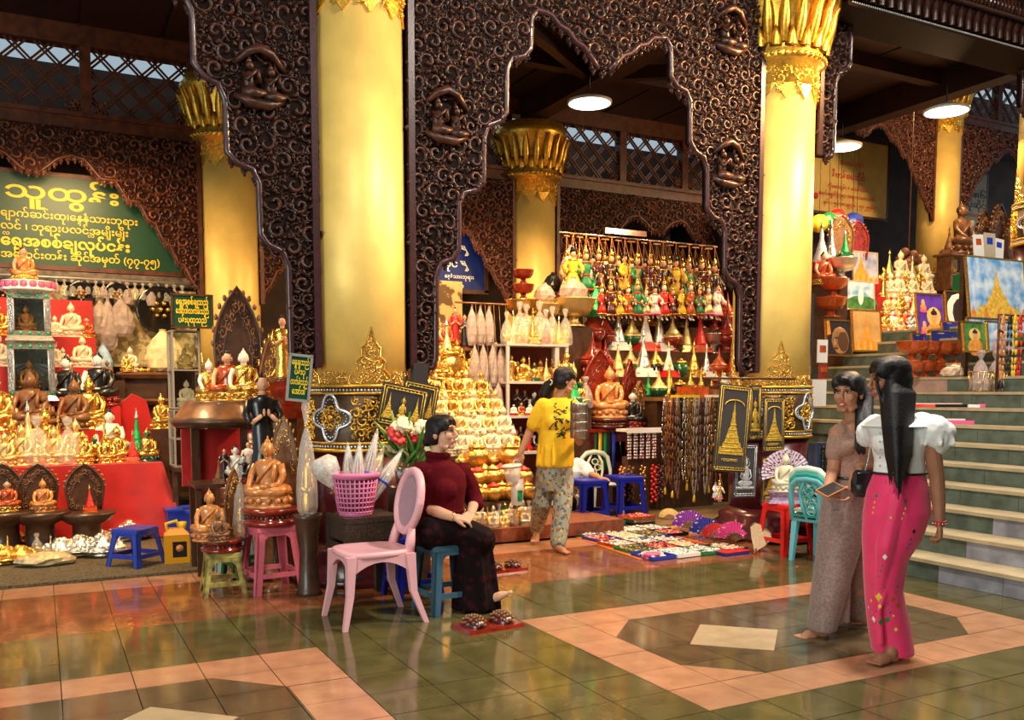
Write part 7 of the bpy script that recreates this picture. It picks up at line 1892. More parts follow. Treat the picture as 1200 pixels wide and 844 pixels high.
# --- left group, on the upper treads beside the second column
k11, k12 = 11, 12
picture('picture of a dusky sky and orange pagoda, topmost of the left pictures', 1000, 297, 1029, 330, 9.45, 'pagoda_dusk', 0.05, 'sign_white')
picture('bright small picture cut in two below the dusky one', 992, 331, 1025, 362, 9.35, 'landscape', 0.05, 'sign_white')
picture('picture of a golden pagoda in a gilt frame above the green risers', 1000, 364, 1034, 411, 8.35, 'pagoda_tan', 0.1); picture('dark picture of a bronze face in a gilt frame', 969, 376, 999, 416, 8.2, 'face', 0.1)
for i, (px, Y, key, hp, py, lab) in enumerate(((957, 9.2, 'p_redwhite', 62, 318, 'tall red and white spire right of the gilded column'), (968, 9.3, 'p_white', 56, 312, 'silvery white spire in the stair stall'), (979, 9.4, 'm_gold', 48, 300, 'gilt-rimmed throne back in the stair stall'), (998, 9.5, 'm_red', 46, 305, 'orange throne back in the stair stall'), (960, 9.0, 'redgold', 40, 334, 'orange-robed figure right of the gilded column'), (984, 9.0, 'p_green', 34, 302, 'green glass spire standing in the silver bowl'))):
    on(key, px, Y, zpx(px, py, Y), hp, lab)
zt = zpx(978, 327, 9.0); on('f_silver', 980, 9.0, zt, 25, 'silver footed bowl under the green glass spire'); on('f_orange', 972, 8.9, zpx(972, 348, 8.9), 22, 'amber footed bowl, upper of the pair right of the column'); on('f_orange', 970, 8.85, zpx(970, 372, 8.85), 24, 'amber footed bowl, lower of the pair right of the column')
for i, (px, py, Y, w) in enumerate(((966, 318, 9.45, 0.55), (975, 327, 9.02, 0.32), (970, 373, 8.86, 0.30))):
    q = at(px, py, Y); zb = zs(min(13, max(0, int((q.x - 6.02) / GO)))); b = tag(obj('ware_stand', MB().box((q.x, Y + 0.02, (zb + q.z) / 2 - 0.001), (w, 0.3, max(0.05, q.z - zb - 0.004))), 'wood_dark'), ('upper', 'middle', 'lower')[i] + ' dark stand of wares right of the gilded column', 'stand')
# coloured paper umbrellas hanging above
for i, (px, py, m, r) in enumerate(((960, 262, 'yellow', 0.14), (971, 260, 'green', 0.15), (981, 257, 'red', 0.16), (985, 252, 'green_foil', 0.09), (999, 262, 'blue', 0.17), (1004, 258, 'blue', 0.1))):
    q = at(px, py, 10.5); u = thing('hanging_ball', ('yellow', 'dark green', 'red', 'small bright green', 'deep blue', 'small blue')[i] + ' paper ball hanging below the cream signboard', 'ornament', (q.x, 10.5, q.z)); mb = MB()
    mb.lathe([(0.001, -r)] + [(r * cos(a * pi / 12) , r * sin(a * pi / 12)) for a in range(-5, 6)] + [(0.001, r)], 12, smooth=False); obj('paper_shell', mb, m, u); obj('cord', MB().tube([(0, 0, r), (0, 0, (7.88 if q.x > 10.9 else 5.7) - q.z)], 0.005, 4), 'black', u)
# figures massed behind the pictures
fg = thing('stepped_display', 'stepped display of white and gold figures on the stair stall', 'shelf')
rows8 = ((8.9, 408, 1037, 1078, ('silver', 'gilt', 'bag', 'white', 's_red', 'pale')), (9.15, 390, 1034, 1078, ('gilt', 'whitered', 'pale', 'redgold', 'silver')), (9.4, 370, 1036, 1080, ('pale', 'white', 'gilt', 's_white', 'p_pale')), (9.65, 350, 1030, 1080, ('s_gilt', 'white', 'white', 'gilt', 'white')), (9.9, 330, 1036, 1076, ('p_gilt', 'white', 'p_pale', 'white')))
for j, (Y, py, pa, pb, keys) in enumerate(rows8):
    z = zpx(1056, py, Y); xa, xb = at(pa - 8, 400, Y).x, at(pb + 6, 400, Y).x; zb = zs(min(13, int((xa - 6.02) / GO)))
    obj('step', MB().box(((xa + xb) / 2, Y + 0.02, (z + zb) / 2), (xb - xa, 0.24, max(0.03, z - zb - 0.004))), 'red_cloth', fg)
    row(keys, lin(pa, pb, 7 if j < 4 else 4), Y, z, (24, 26, 28, 34, 36)[j], 'on the %s step of the stair stall' % ('lowest', 'second', 'third', 'fourth', 'topmost')[j], dy=0.04)
# bunch of dried pods, stands and carvings by the distant column
q = at(1064, 322, 10.6); db = thing('dried_bunch', 'hanging bunch of brown round pods before the distant column', 'ornament', (q.x, 10.6, q.z)); pm_ = shared('pod', lambda mb: mb.ell((0, 0, 0), 0.075, 8, 6), mat('pod_brown', (0.26, 0.10, 0.05), 0.5, 0, 0.3, 20))
R8 = random.Random(8)
for k in range(26): obj('pod', pm_, parent=db, loc=(R8.uniform(-0.2, 0.2), R8.uniform(-0.1, 0.1), R8.uniform(-0.02, 0.36)))
obj('cord', MB().tube([(0, 0, 0.3), (0, 0, (7.88 if q.x > 10.9 else 5.7) - q.z)], 0.012, 4), 'wood', db)
zt = zpx(1110, 298, 11.0); LZ = NST * RISE + 0.001
cb = thing('carved_cabinet', 'dark brown cabinet of carvings right of the distant column', 'cabinet', (at(1125, 300, 11.0).x, 11.0, LZ)); hh = zt - LZ
obj('body', MB().box((0, 0, hh * 0.3), (0.75, 0.34, hh * 0.6)), 'wood_dark', cb); obj('top', MB().box((0, 0, hh - 0.02), (0.95, 0.4, 0.04)), 'wood', cb); obj('shelf', MB().box((0, 0, hh * 0.62), (0.9, 0.38, 0.03)), 'wood', cb)
for sx in (-1, 1): obj('post', MB().box((sx * 0.4, 0, hh * 0.8), (0.05, 0.3, hh * 0.38)), 'wood', cb)
for i, (px, key, hp) in enumerate(((1104, 'p_brown', 34), (1118, 'brown', 62), (1128, 'bag', 40), (1143, 'm_brown', 56), (1160, 'm_brown', 66), (1178, 'm_brown', 58))):
    Y = 11.0 if i < 3 else 11.15; on(key, px, Y, zt + 0.001 if i < 4 else zt, hp, ('brown spire at the left end of the dark cabinet', 'dark brown seated figure on the cabinet right of the distant column', 'film wrapped figure on the dark cabinet', 'dark throne back on the right of the cabinet', 'tall dark throne back right of the cabinet', 'rightmost dark throne back before the pale signboard')[i], rz=0.2)
tag(obj('ware_stand', MB().box((at(1170, 300, 11.15).x, 11.15, (LZ + zt) / 2), (0.8, 0.3, zt - LZ - 0.004)), 'wood_dark'), 'dark stand under the rightmost throne backs', 'stand')
on('p_red', 1127, 10.6, zpx(1127, 322, 10.6), 30, 'small red spire on a green base before the dark cabinet'); tag(obj('ware_stand', MB().box((at(1127, 322, 10.6).x, 10.6, (LZ + zpx(1127, 322, 10.6)) / 2), (0.2, 0.2, zpx(1127, 322, 10.6) - LZ - 0.004)), 'green'), 'green stand under the small red spire', 'stand')
tag(obj('dark_curtain', MB().loft([[(x, 12.4 + 0.04 * sin(x * 30), z) for x in [at(1012, 300, 12.4).x + 0.08 * i for i in range(10)]] + [(x, 12.45 + 0.04 * sin(x * 30), z) for x in [at(1012, 300, 12.4).x + 0.08 * i for i in range(9, -1, -1)]] for z in (LZ, 3.55)]), 'black'), 'black curtain left of the distant column', 'curtain')
# framed pictures on the right
picture('large picture of a golden pagoda under a cloudy blue sky at the right edge', 1136, 305, 1206, 374, 6.36, 'pagoda_day', 0.12); picture('wide landscape picture below the large pagoda picture', 1134, 376, 1204, 398, 6.30, 'landscape', 0.1)
picture('picture of a haloed orange-robed figure on dark green, left of a pair', 1130, 378, 1157, 412, 6.18, 'portrait', 0.12); picture('picture of a haloed rosy figure, right of a pair', 1158, 378, 1190, 412, 6.16, 'lady', 0.12)
picture('purple picture of three haloed figures', 1076, 345, 1109, 395, 7.85, 'trio', 0.12); picture('black picture of a white crescent and face', 1110, 342, 1135, 384, 7.9, 'moon', 0.12)
picture('small blue pagoda postcard below the purple picture, on the left', 1069, 392, 1090, 404, 7.45, 'postcard', 0.1); picture('blue pagoda postcard in the middle of three', 1091, 389, 1130, 406, 7.42, 'postcard', 0.1); picture('blue pagoda postcard highest of three beside the crescent picture', 1104, 378, 1131, 390, 7.55, 'postcard', 0.1)
tag(obj('picture_rack', MB().box((9.5, 6.56, 2.45), (1.2, 0.05, at(1160, 304, 6.56).z * 2 - 4.9)).box((9.0, 6.56, 1.9), (0.05, 0.05, 0.6)).box((9.9, 6.56, 2.2), (0.05, 0.05, 0.3)), 'wood_dark'), 'dark rack behind the framed pictures on the stairs', 'rack')
for i, (px, py, w, h, m) in enumerate(((1146, 303, 18, 28, 'white_cloth'), (1160, 300, 20, 30, 'sign_white'), (1172, 304, 18, 24, 'white_paint'))):
    q = at(px, 304, 6.56); k = pxm(q); c_ = tag(obj('paper_sheet', MB().box((0, 0, h * k / 2), (w * k, 0.008, h * k)), m, loc=(q.x, 6.545 + 0.02 * i, q.z + 0.001), rot=(-0.05, 0.08 * (i - 1), 0)), ('left', 'middle', 'right')[i] + ' white printed sheet above the large pagoda picture', 'paper')
    obj('print', MB().box((0, -0.006, h * k * 0.7), (w * k * 0.5, 0.003, h * k * 0.25)), ('orange_lacquer', 'blue', 'blue')[i], c_)
# orange lacquer bowls on the tread
row(('f_orange', 'f_orange', 'f_orange', 'f_orange', 'l_orange'), (1066, 1081, 1098, 1117, 1134), 6.98, zs(9) + 0.17, (25, 25, 25, 25, 34), 'in the line of orange bowls on the stairs', dy=0.02)
row(('f_orange', 'f_orange', 'f_orange', 'f_red'), (1068, 1082, 1096, 1108), 6.98, zs(9), (18, 18, 18, 18), 'under the line of orange bowls', dy=0.02)
q = at(1112, 440, 6.95); tag(obj('ware_stand', MB().box((at(1128, 420, 6.98).x, 7.0, zs(9) + 0.084), (0.36, 0.2, 0.167)), 's_green'), 'grey-green block under the right orange bowls', 'block')
R = random.Random(31)
for i, px in enumerate(lin(1108, 1152, 12)):
    q = at(px, 438, 6.7); s = R.uniform(0.12, 0.17); lump('shell_packet', 'cream crumpled packet, %s from the left on the stair edge' % ORD[i], 'packet', q.x, 6.62 + 0.09 * (i % 2), zs(9), s * 1.5, s * 1.2, s, mat('packet_cream', (0.74, 0.55, 0.38), 0.4, 0, 0.3, 30, 0.4, 60) if i == 0 else bpy.data.materials['packet_cream'], 100 + i)['group'] = 'cream packets on the stair edge'
for i, (px, m) in enumerate(((1150, 'pink'), (1168, 'red'))):
    q = at(px, 412, 6.05); b = thing('wire_basket', ('left', 'right')[i] + ' small wire basket of wrapped dolls before the pictures', 'basket', (q.x, 6.05, zs(int((q.x - 6.02) / GO)))); k = pxm(q); lat = MB()
    for a in range(14): lat.tube([(0.085 * cos(a * 2 * pi / 14), 0.085 * sin(a * 2 * pi / 14), 0), (0.115 * cos(a * 2 * pi / 14), 0.115 * sin(a * 2 * pi / 14), 0.2)], 0.005, 4)
    for z_ in (0.01, 0.1, 0.2): lat.tube([((0.085 + 0.15 * z_) * cos(a * 2 * pi / 14), (0.085 + 0.15 * z_) * sin(a * 2 * pi / 14), z_) for a in range(14)], 0.006, 4, closed=True)
    obj('wire_wall', lat, 'brass', b); mb = MB(); R = random.Random(i)
    for z_, r in ((0.02, 0.08), (0.2, 0.11), (0.3, 0.10), (0.4, 0.03)): pass
    g = MB(); g_bag(g); obj('wrapped_dolls', g, 'film_white', b, scale=(0.4, 0.4, 0.42)); obj('doll', MB().ell((0, 0, 0.17), (0.06, 0.06, 0.10), 8, 6), m, b)
for i, (px, c) in enumerate(((1176, 'wood_orange'), (1184, 'black'), (1190, 'yellow'), (1196, 'red'))):
    q = at(px, 372, 5.95); mb = MB(); L = 0.62
    for kk in range(22): t = kk / 22 * 2 * pi; mb.ell((0.03 * sin(t), 0, -L / 2 + L / 2 * cos(t)), (0.018, 0.012, L / 22 * 1.2), 5, 4)
    o = tag(obj('bead_strand', mb, c, loc=(q.x, 5.95, q.z)), '%s strand hanging before the right pictures, %s of four' % (dict(wood_orange='amber').get(c, c), ORD[i]), 'beads', 'strands before the right pictures')
    obj('tassel', MB().lathe([(0.012, 0), (0.03, -0.1), (0.004, -0.11)], 6, T(0, 0, -L)), 'yellow' if i % 2 else 'black', o)
tag(obj('strand_rack', MB().tube([(at(1172, 371, 5.97).x, 5.98, zs(8)), (at(1172, 371, 5.97).x, 5.98, at(1172, 371, 5.97).z + 0.02), (at(1205, 371, 5.97).x, 5.98, at(1172, 371, 5.97).z + 0.02)], 0.014, 6), 'wood_dark'), 'thin dark rack carrying strands before the right pictures', 'rack')
# flat things lying on the treads: red umbrella-like cloth, wands
q = fl(1105, 470, zs(7)); q = V((xs(7) + 0.15, q.y, zs(7)))
for i, (kx, py, px, m, m2, L, lab) in enumerate(((7, 472, 1098, 'red', 'white_paint', 0.36, 'red folded fan with white edge lying on the stairs'), (7, 474, 1124, 'black', 'pink', 0.42, 'black, white and pink wand lying on the stairs'), (6, 490, 1108, 'white_paint', 'pink', 0.36, 'white and pink box pair lying on a lower tread'))):
    z = zs(kx); X = xs(kx) + 0.14; d = ray(px, 500); Yv = X / d.x * d.y
    f = thing('flat_ware', lab, 'fan' if i < 2 else 'box', (X, Yv, z), -0.75)
    if i == 0: obj('folded_cloth', MB().loft([[(x, -w, 0.002), (x, w, 0.002), (x, w * 0.6, 0.03), (x, -w * 0.6, 0.03)] for x, w in ((-0.3, 0.01), (-0.15, 0.08), (0.05, 0.09), (0.3, 0.03))], smooth=False), m, f); obj('edge_strip', MB().box((0.02, -0.02, 0.035), (0.5, 0.02, 0.008)), m2, f)
    elif i == 1: obj('stick', MB().box((-0.08, 0, 0.015), (0.30, 0.05, 0.03)), m, f); obj('white_part', MB().box((0.12, 0, 0.015), (0.12, 0.05, 0.03)), 'white_paint', f); obj('pink_end', MB().box((0.25, 0, 0.018), (0.14, 0.06, 0.035)), m2, f)
    else: obj('white_box', MB().box((0, 0.03, 0.025), (0.36, 0.05, 0.05)), m, f); obj('pink_box', MB().box((0.08, -0.035, 0.018), (0.34, 0.05, 0.035)), m2, f)

# ================================================================== PEOPLE
from mathutils.bvhtree import BVHTree
FH = V((sin(YAW), cos(YAW), 0)); RT = V((cos(YAW), -sin(YAW), 0)); UP = V((0, 0, 1))


class Body:
    """a standing place in the hall: depth D before the camera; J gives a joint, sized in the photograph's own scale"""
    def __init__(s, D): s.D = D; s.k = D / FPX
    def J(s, px, py, db=0.0):
        d = ray(px, py); return EYE + d * ((s.D + db) / d.dot(FH))


def fused(name, mb, m, parent, voxel=0.006, smooth=3, loc=None):
    me = mb.mesh(name, m); o = bpy.data.objects.new('tmp', me); COL.objects.link(o)
    r = o.modifiers.new('r', 'REMESH'); r.mode = 'VOXEL'; r.voxel_size = voxel; r.use_smooth_shade = True
    if smooth: q = o.modifiers.new('s', 'SMOOTH'); q.factor = 0.5; q.iterations = smooth
    dg = bpy.context.evaluated_depsgraph_get(); dg.update(); me2 = bpy.data.meshes.new_from_object(o.evaluated_get(dg)); me2.name = name
    bpy.data.objects.remove(o); me2.materials.clear(); me2.materials.append(MT[m] if isinstance(m, str) else m)
    me2.polygons.foreach_set('use_smooth', [True] * len(me2.polygons))
    w = V(parent.location)
    for v in me2.vertices: v.co = v.co - w
    ob = bpy.data.objects.new(name, me2); COL.objects.link(ob); ob.parent = parent; return ob


def rel(name, mb, m, parent):
    """part given in world positions under a thing that only stands (is not turned)"""
    w = V(parent.location); mb.v = [tuple(V(p) - w) for p in mb.v]; return obj(name, mb, m, parent)


def limb(mb, pts, rad, n=10, flat=1.0):
    mb.tube(pts, rad, n, flat=flat)
    for p, r in zip(pts, rad): mb.ell(p, r * 0.99, 10, 6)


def ringloft(mb, rings, n=20):
    """rings: (centre, half width along the image, half depth) stacked upwards or downwards"""
    mb.loft([[c + RT * (a * cos(2 * pi * k / n)) + FH * (b * sin(2 * pi * k / n)) for k in range(n)] for c, a, b in rings])


def frame(c, yaw, pitch=0.0, roll=0.0):
    f = (-FH * cos(yaw) + RT * sin(yaw)) * cos(pitch) + UP * sin(pitch); x = f.cross(UP).normalized(); u = x.cross(f).normalized()
    if roll: q = Mx.Rotation(roll, 3, f); x = q @ x; u = q @ u
    M = Mx.Identity(4)
    for i in range(3): M[i][0] = -x[i]; M[i][1] = -f[i]; M[i][2] = u[i]; M[i][3] = c[i]
    return M


def head(mb, M, S=1.0):
    M = M @ Mx.Scale(S, 4)
    mb.ell((0, 0.012, 0.03), (0.074, 0.092, 0.084), 18, 12, M); mb.ell((0, -0.022, -0.03), (0.060, 0.064, 0.082), 16, 10, M); mb.ell((0, -0.066, -0.094), (0.022, 0.020, 0.018), 10, 6, M)
    mb.tube([(0, -0.088, 0.022), (0, -0.100, -0.006), (0, -0.112, -0.028)], [0.008, 0.010, 0.013], 8, M); mb.ell((0, -0.100, -0.032), (0.019, 0.014, 0.010), 8, 5, M)
    mb.ell((0, -0.087, -0.061), (0.024, 0.012, 0.013), 10, 6, M); mb.ell((0, -0.082, 0.034), (0.052, 0.016, 0.012), 10, 6, M)
    for s in (-1, 1):
        mb.ell((s * 0.036, -0.060, -0.020), (0.026, 0.026, 0.030), 10, 6, M); mb.ell((s * 0.075, 0.014, -0.008), (0.010, 0.019, 0.031), 8, 6, M); mb.tube([(s * 0.05, 0.0, -0.075), (s * 0.03, -0.05, -0.098)], 0.018, 6, M)


def face(parent, M, S=1.0, lips='lip', smile=False):
    M = M @ Mx.Scale(S, 4)
    for s in (-1, 1):
        e = MB(); e.ell((s * 0.031, -0.0785, 0.010), (0.0135, 0.007, 0.0055), 10, 6, M); o = rel('eye', e, 'eye_white', parent)
        e = MB(); e.ell((s * 0.031, -0.0862, 0.010), (0.0064, 0.0034, 0.0056), 8, 5, M); rel('iris', e, 'black', parent)
        e = MB(); e.tube([(s * 0.015, -0.0855, 0.0135), (s * 0.031, -0.0885, 0.0165), (s * 0.046, -0.079, 0.0125)], 0.0030, 5, M); rel('eyelid', e, 'hair', parent)
        e = MB(); e.tube([(s * 0.013, -0.0945, 0.034), (s * 0.032, -0.095, 0.040), (s * 0.052, -0.081, 0.033)], [0.0024, 0.0032, 0.0016], 5, M); rel('eyebrow', e, 'hair', parent)
    l = MB(); l.tube([(-0.024, -0.089, -0.060), (-0.008, -0.0985, -0.0555), (0, -0.0985, -0.0575), (0.008, -0.0985, -0.0555), (0.024, -0.089, -0.060)], [0.002, 0.005, 0.005, 0.005, 0.002], 6, M)
    l.tube([(-0.022, -0.089, -0.063), (0, -0.0975, -0.0705), (0.022, -0.089, -0.063)], [0.002, 0.0062, 0.002], 6, M); rel('lips', l, lips, parent)
    if smile: t = MB(); t.tube([(-0.015, -0.0945, -0.0625), (0, -0.1, -0.0635), (0.015, -0.0945, -0.0625)], [0.0015, 0.0036, 0.0015], 6, M); rel('teeth', t, 'white_paint', parent)


def hand(mb, wrist, d, nrm, side=1, curl=0.35, S=1.0, thumb=0.6, spread=0.0):
    """palm along d, back of the hand towards nrm, thumb on the side*(d x nrm) side"""
    d = V(d).normalized(); nrm = (V(nrm) - d * V(nrm).dot(d)).normalized(); t = d.cross(nrm) * side; w = V(wrist)
    P_ = lambda a, b, c: w + (d * a + t * b + nrm * c) * S
    for b in (-0.030, -0.010, 0.010, 0.030): mb.tube([P_(0.0, b * 0.55, 0), P_(0.045, b * 0.95, 0.003), P_(0.088, b, 0.002)], [0.015 * S, 0.0145 * S, 0.0115 * S], 8); mb.ell(P_(0.088, b, 0.002), 0.0115 * S, 8, 5)
    for i, (b, L) in enumerate(((0.033, 0.070), (0.0115, 0.079), (-0.0105, 0.074), (-0.032, 0.058))):
        a0 = curl * (0.6 + 0.1 * i); p = P_(0.088, b, 0.002); dr = d + t * (spread * (1.5 - i) * 0.15); ang = 0.0; pts = [p]
        for seg, f in ((0.46, 1.0), (0.30, 1.1), (0.24, 0.9)):
            ang += a0 * f; p = p + (dr * cos(ang) - nrm * sin(ang)) * (L * seg * S); pts.append(p)
        limb(mb, pts, [0.0098 * S, 0.0092 * S, 0.0084 * S, 0.0070 * S], 8)
    th = [P_(0.018, 0.028, -0.004), P_(0.045, 0.028 + 0.026 * thumb, -0.012), P_(0.070, 0.028 + 0.036 * thumb, -0.022), P_(0.090, 0.028 + 0.036 * thumb, -0.030)]
    limb(mb, th, [0.0145 * S, 0.0125 * S, 0.0105 * S, 0.0085 * S], 8)


def foot(mb, heel, toe, up, S=1.0, ankle=None, side=1):
    h, t = V(heel), V(toe); d = (t - h); L = d.length; d.normalize(); u = (V(up) - d * V(up).dot(d)).normalized(); w = d.cross(u) * side
    P_ = lambda a, b, c: h + d * (a * L) + w * (b * S) + u * (c * S)
    limb(mb, [P_(0.10, 0, 0.032), P_(0.35, 0.004, 0.036), P_(0.62, 0.004, 0.024), P_(0.76, 0.002, 0.018)], [0.031 * S, 0.032 * S, 0.032 * S, 0.022 * S], 10)
    for b in (-0.024, 0.024): limb(mb, [P_(0.45, b * 0.6, 0.022), P_(0.74, b, 0.014)], [0.020 * S, 0.016 * S], 8)
    for i, (b, e, r) in enumerate(((0.032, 1.0, 0.0135), (0.012, 0.985, 0.0105), (-0.006, 0.965, 0.0098), (-0.022, 0.935, 0.0092), (-0.037, 0.895, 0.0088))): limb(mb, [P_(0.74, b * 0.85, 0.016), P_(e - 0.03, b, 0.012)], [r * S, r * S * 0.95], 8)
    if ankle is not None: limb(mb, [V(ankle), P_(0.20, 0, 0.055)], [0.036 * S, 0.036 * S], 10)


for nm, c, r in (('skin_fair', (0.62, 0.33, 0.215), 0.5), ('skin_tan', (0.44, 0.205, 0.115), 0.5), ('skin_deep', (0.34, 0.145, 0.08), 0.5)): MT[nm] = mat(nm, c, r, 0, 0.06, 20, spec=0.35)
MT['hair'] = mat('hair_black', (0.008, 0.006, 0.007), 0.5, 0, 0, 0, 0.3, 90, spec=0.35); MT['eye_white'] = mat('eye_white', (0.75, 0.72, 0.68), 0.3); MT['lip'] = mat('lip_red', (0.50, 0.08, 0.09), 0.4); MT['lip_soft'] = mat('lip_soft', (0.46, 0.14, 0.12), 0.4)


def strands(mb, M, ctr, R, n, rad, f):
    for i in range(n): pts, rr = f(i, R); mb.tube(pts, rr, 5)


def skullcap(mb, M, S=1.0, back=1.0):
    M = M @ Mx.Scale(S, 4)
    mb.ell((0, 0.018, 0.048), (0.082, 0.097, 0.080), 18, 10, M); mb.ell((0, 0.045, 0.0), (0.080, 0.072 * back, 0.085), 16, 10, M); mb.ell((0, -0.012, 0.082), (0.066, 0.078, 0.042), 16, 8, M)
    for s in (-1, 1): mb.ell((s * 0.050, -0.022, 0.058), (0.034, 0.062, 0.050), 12, 8, M); mb.ell((s * 0.068, 0.012, 0.022), (0.018, 0.040, 0.040), 10, 6, M)


# ---------------------------------------------------------------- woman in maroon, seated and looking to the right
B = Body(5.95); J = B.J; k = B.k
w1 = thing('person', 'woman in maroon top and long dark skirt sitting on a stool, looking right', 'person', (2.36, 5.48, 0)); seat_z = 0.455
hc = J(518, 508, 0.0); HM = frame(hc, radians(68), 0.10)
b = MB(); head(b, HM, 0.98); limb(b, [J(515, 520, 0.02), J(512, 537, 0.02), J(512, 552, 0.02)], [0.050, 0.050, 0.058])
limb(b, [J(513, 556, 0.03), J(516, 585, 0.02), J(512, 618, 0.02)], [0.11, 0.115, 0.13])
RE = J(491, 592, -0.02); RW = J(531, 606, -0.20); LE = J(556, 588, 0.14); LW = J(552, 602, -0.06)
limb(b, [J(490, 552, -0.06), RE, J(512, 600, -0.13), RW], [0.05, 0.045, 0.041, 0.029]); limb(b, [J(544, 552, 0.13), LE, LW], [0.05, 0.042, 0.029])
hand(b, RW, J(545, 609, -0.17) - RW, UP + FH * -0.4, 1, 0.55, 0.92); hand(b, LW, J(544, 611, -0.16) - LW, UP * 0.6 + FH * -0.9, 1, 0.5, 0.92)
foot(b, J(566, 714, -0.05), J(602, 694, -0.10), UP * 0.8 - RT * 0.5, 0.95, J(566, 698, -0.03))
limb(b, [J(560, 668, 0.0), J(566, 700, -0.03)], [0.05, 0.038]); limb(b, [J(548, 660, 0.1), J(543, 716, 0.08)], [0.05, 0.04]); foot(b, J(538, 724, 0.09), J(562, 722, 0.02), UP, 0.92, J(543, 716, 0.08))
fused('body', b, 'skin_fair', w1, 0.0048, 2); face(w1, HM, 0.98, 'lip_soft')
h = MB(); skullcap(h, HM, 1.0); h.ell((0, 0.075, -0.015), (0.065, 0.055, 0.060), 14, 8, HM); h.ell((0, 0.115, -0.045), (0.040, 0.035, 0.035), 12, 8, HM)
for s in (-1, 1): h.tube([(s * 0.03, -0.075, 0.095), (s * 0.062, -0.070, 0.050), (s * 0.070, -0.060, 0.0), (s * 0.071, -0.045, -0.030)], [0.010, 0.008, 0.005, 0.002], 5, HM)
fused('hair', h, 'hair', w1, 0.006, 2)
MAR = mat('knit_maroon', (0.085, 0.003, 0.007), 0.9, 0, 0.15, 120, 0.25, 260, spec=0.1)
t = MB(); ringloft(t, [(J(512, 634, 0.03), 0.175, 0.155), (J(513, 612, 0.03), 0.168, 0.145), (J(516, 590, 0.02), 0.158, 0.135), (J(517, 570, 0.02), 0.168, 0.140), (J(516, 556, 0.03), 0.165, 0.125), (J(514, 546, 0.03), 0.130, 0.105), (J(513, 540, 0.03), 0.082, 0.078), (J(513, 531, 0.03), 0.070, 0.068)])
t.tube([J(513, 533, 0.03) + RT * 0.068 * cos(a * pi / 8) + FH * 0.066 * sin(a * pi / 8) + UP * (-0.006 * cos(a * pi / 8)) for a in range(16)], 0.021, 8, closed=True)
t.ell(J(520, 574, -0.05), (0.10, 0.10, 0.09), 12, 8); t.ell(J(525, 574, 0.07), (0.10, 0.09, 0.09), 12, 8)
limb(t, [J(494, 553, -0.06), J(491, 575, -0.03), RE, J(500, 597, -0.07)], [0.074, 0.070, 0.066, 0.058]); limb(t, [J(541, 553, 0.12), J(551, 572, 0.15), LE, J(558, 591, 0.11)], [0.070, 0.066, 0.062, 0.056])
for z_, r_ in ((598, 0.165), (606, 0.170)): t.tube([J(514, z_, 0.03) + RT * r_ * cos(a * pi / 10) + FH * 0.145 * sin(a * pi / 10) for a in range(20)], 0.012, 6, closed=True)
fused('knit_top', t, MAR, w1, 0.008, 4)
SKD = pattern_mat('skirt_dark_print', (0.008, 0.003, 0.004), (0.028, 0.004, 0.007), 16, 0.85); SKD.node_tree.nodes['Principled BSDF'].inputs['Specular IOR Level'].default_value = 0.12
t = MB()
for db in (-0.10, 0.09): limb(t, [J(508, 624, db), J(535, 620, db), J(566, 632 + 4 * (db > 0), db)], [0.125, 0.105, 0.088])
ringloft(t, [(J(553, 628, 0), 0.125, 0.18), (J(555, 650, 0), 0.125, 0.165), (J(557, 680, 0), 0.130, 0.155), (J(559, 706, 0), 0.158, 0.165), (J(559, 711, 0), 0.158, 0.165)], 32)
ringloft(t, [(J(512, 606, 0.03), 0.165, 0.145), (J(506, 628, 0.02), 0.165, 0.17), (J(508, 637, 0.02), 0.150, 0.165)])
for kx in range(7): a = kx / 6 * pi * 1.6 + 3.4; limb(t, [J(556, 640, 0) + RT * 0.12 * cos(a) + FH * 0.16 * sin(a), J(559, 709, 0) + RT * 0.155 * cos(a) + FH * 0.165 * sin(a)], [0.012, 0.022], 8)
fused('long_skirt', t, SKD, w1, 0.009, 3)
g = MB(); g.tube([RW + (RT * cos(a * pi / 6) * 0.002 + UP * cos(a * pi / 6) + FH * sin(a * pi / 6)) * 0.031 for a in range(12)], 0.004, 5, closed=True); rel('bracelet', g, 'brass', w1)

# ---------------------------------------------------------------- woman in yellow t-shirt walking with lunch tins
B = Body(8.28); J = B.J; k = B.k
w2 = thing('person', 'woman in yellow t-shirt and floral trousers walking, carrying steel lunch tins', 'person', (4.1, 7.2, 0))
hc = J(662, 446, 0.0); HM = frame(hc, radians(112), 0.0)
b = MB(); head(b, HM, 0.94); limb(b, [J(659, 456, 0.01), J(655, 468, 0.02), J(654, 476, 0.02)], [0.05, 0.05, 0.06])
limb(b, [J(653, 482, 0.02), J(652, 520, 0.02), J(650, 552, 0.02)], [0.11, 0.11, 0.13])
HR = J(609, 533, -0.06); limb(b, [J(637, 478, -0.01), J(621, 505, 0.02), HR], [0.048, 0.040, 0.027]); hand(b, HR, J(605, 545, -0.06) - HR, -RT * 0.7 - FH, -1, 0.75, 0.9)
HL = J(679, 519, -0.24); limb(b, [J(673, 477, 0.04), J(682, 512, 0.04), HL], [0.050, 0.040, 0.028]); hand(b, HL, J(677, 514, -0.34) - HL, -UP, 1, 0.25, 0.9, spread=0.4)
foot(b, J(650, 646, -0.20), J(667, 650, -0.33), UP, 0.95, J(653, 634, -0.2)); limb(b, [J(655, 600, -0.12), J(653, 634, -0.2)], [0.05, 0.036])
foot(b, J(630, 624, 0.30), J(626, 637, 0.14), -FH * 0.8 + UP * 0.45, 0.95, J(630, 614, 0.30)); limb(b, [J(635, 596, 0.08), J(630, 614, 0.30)], [0.05, 0.036])
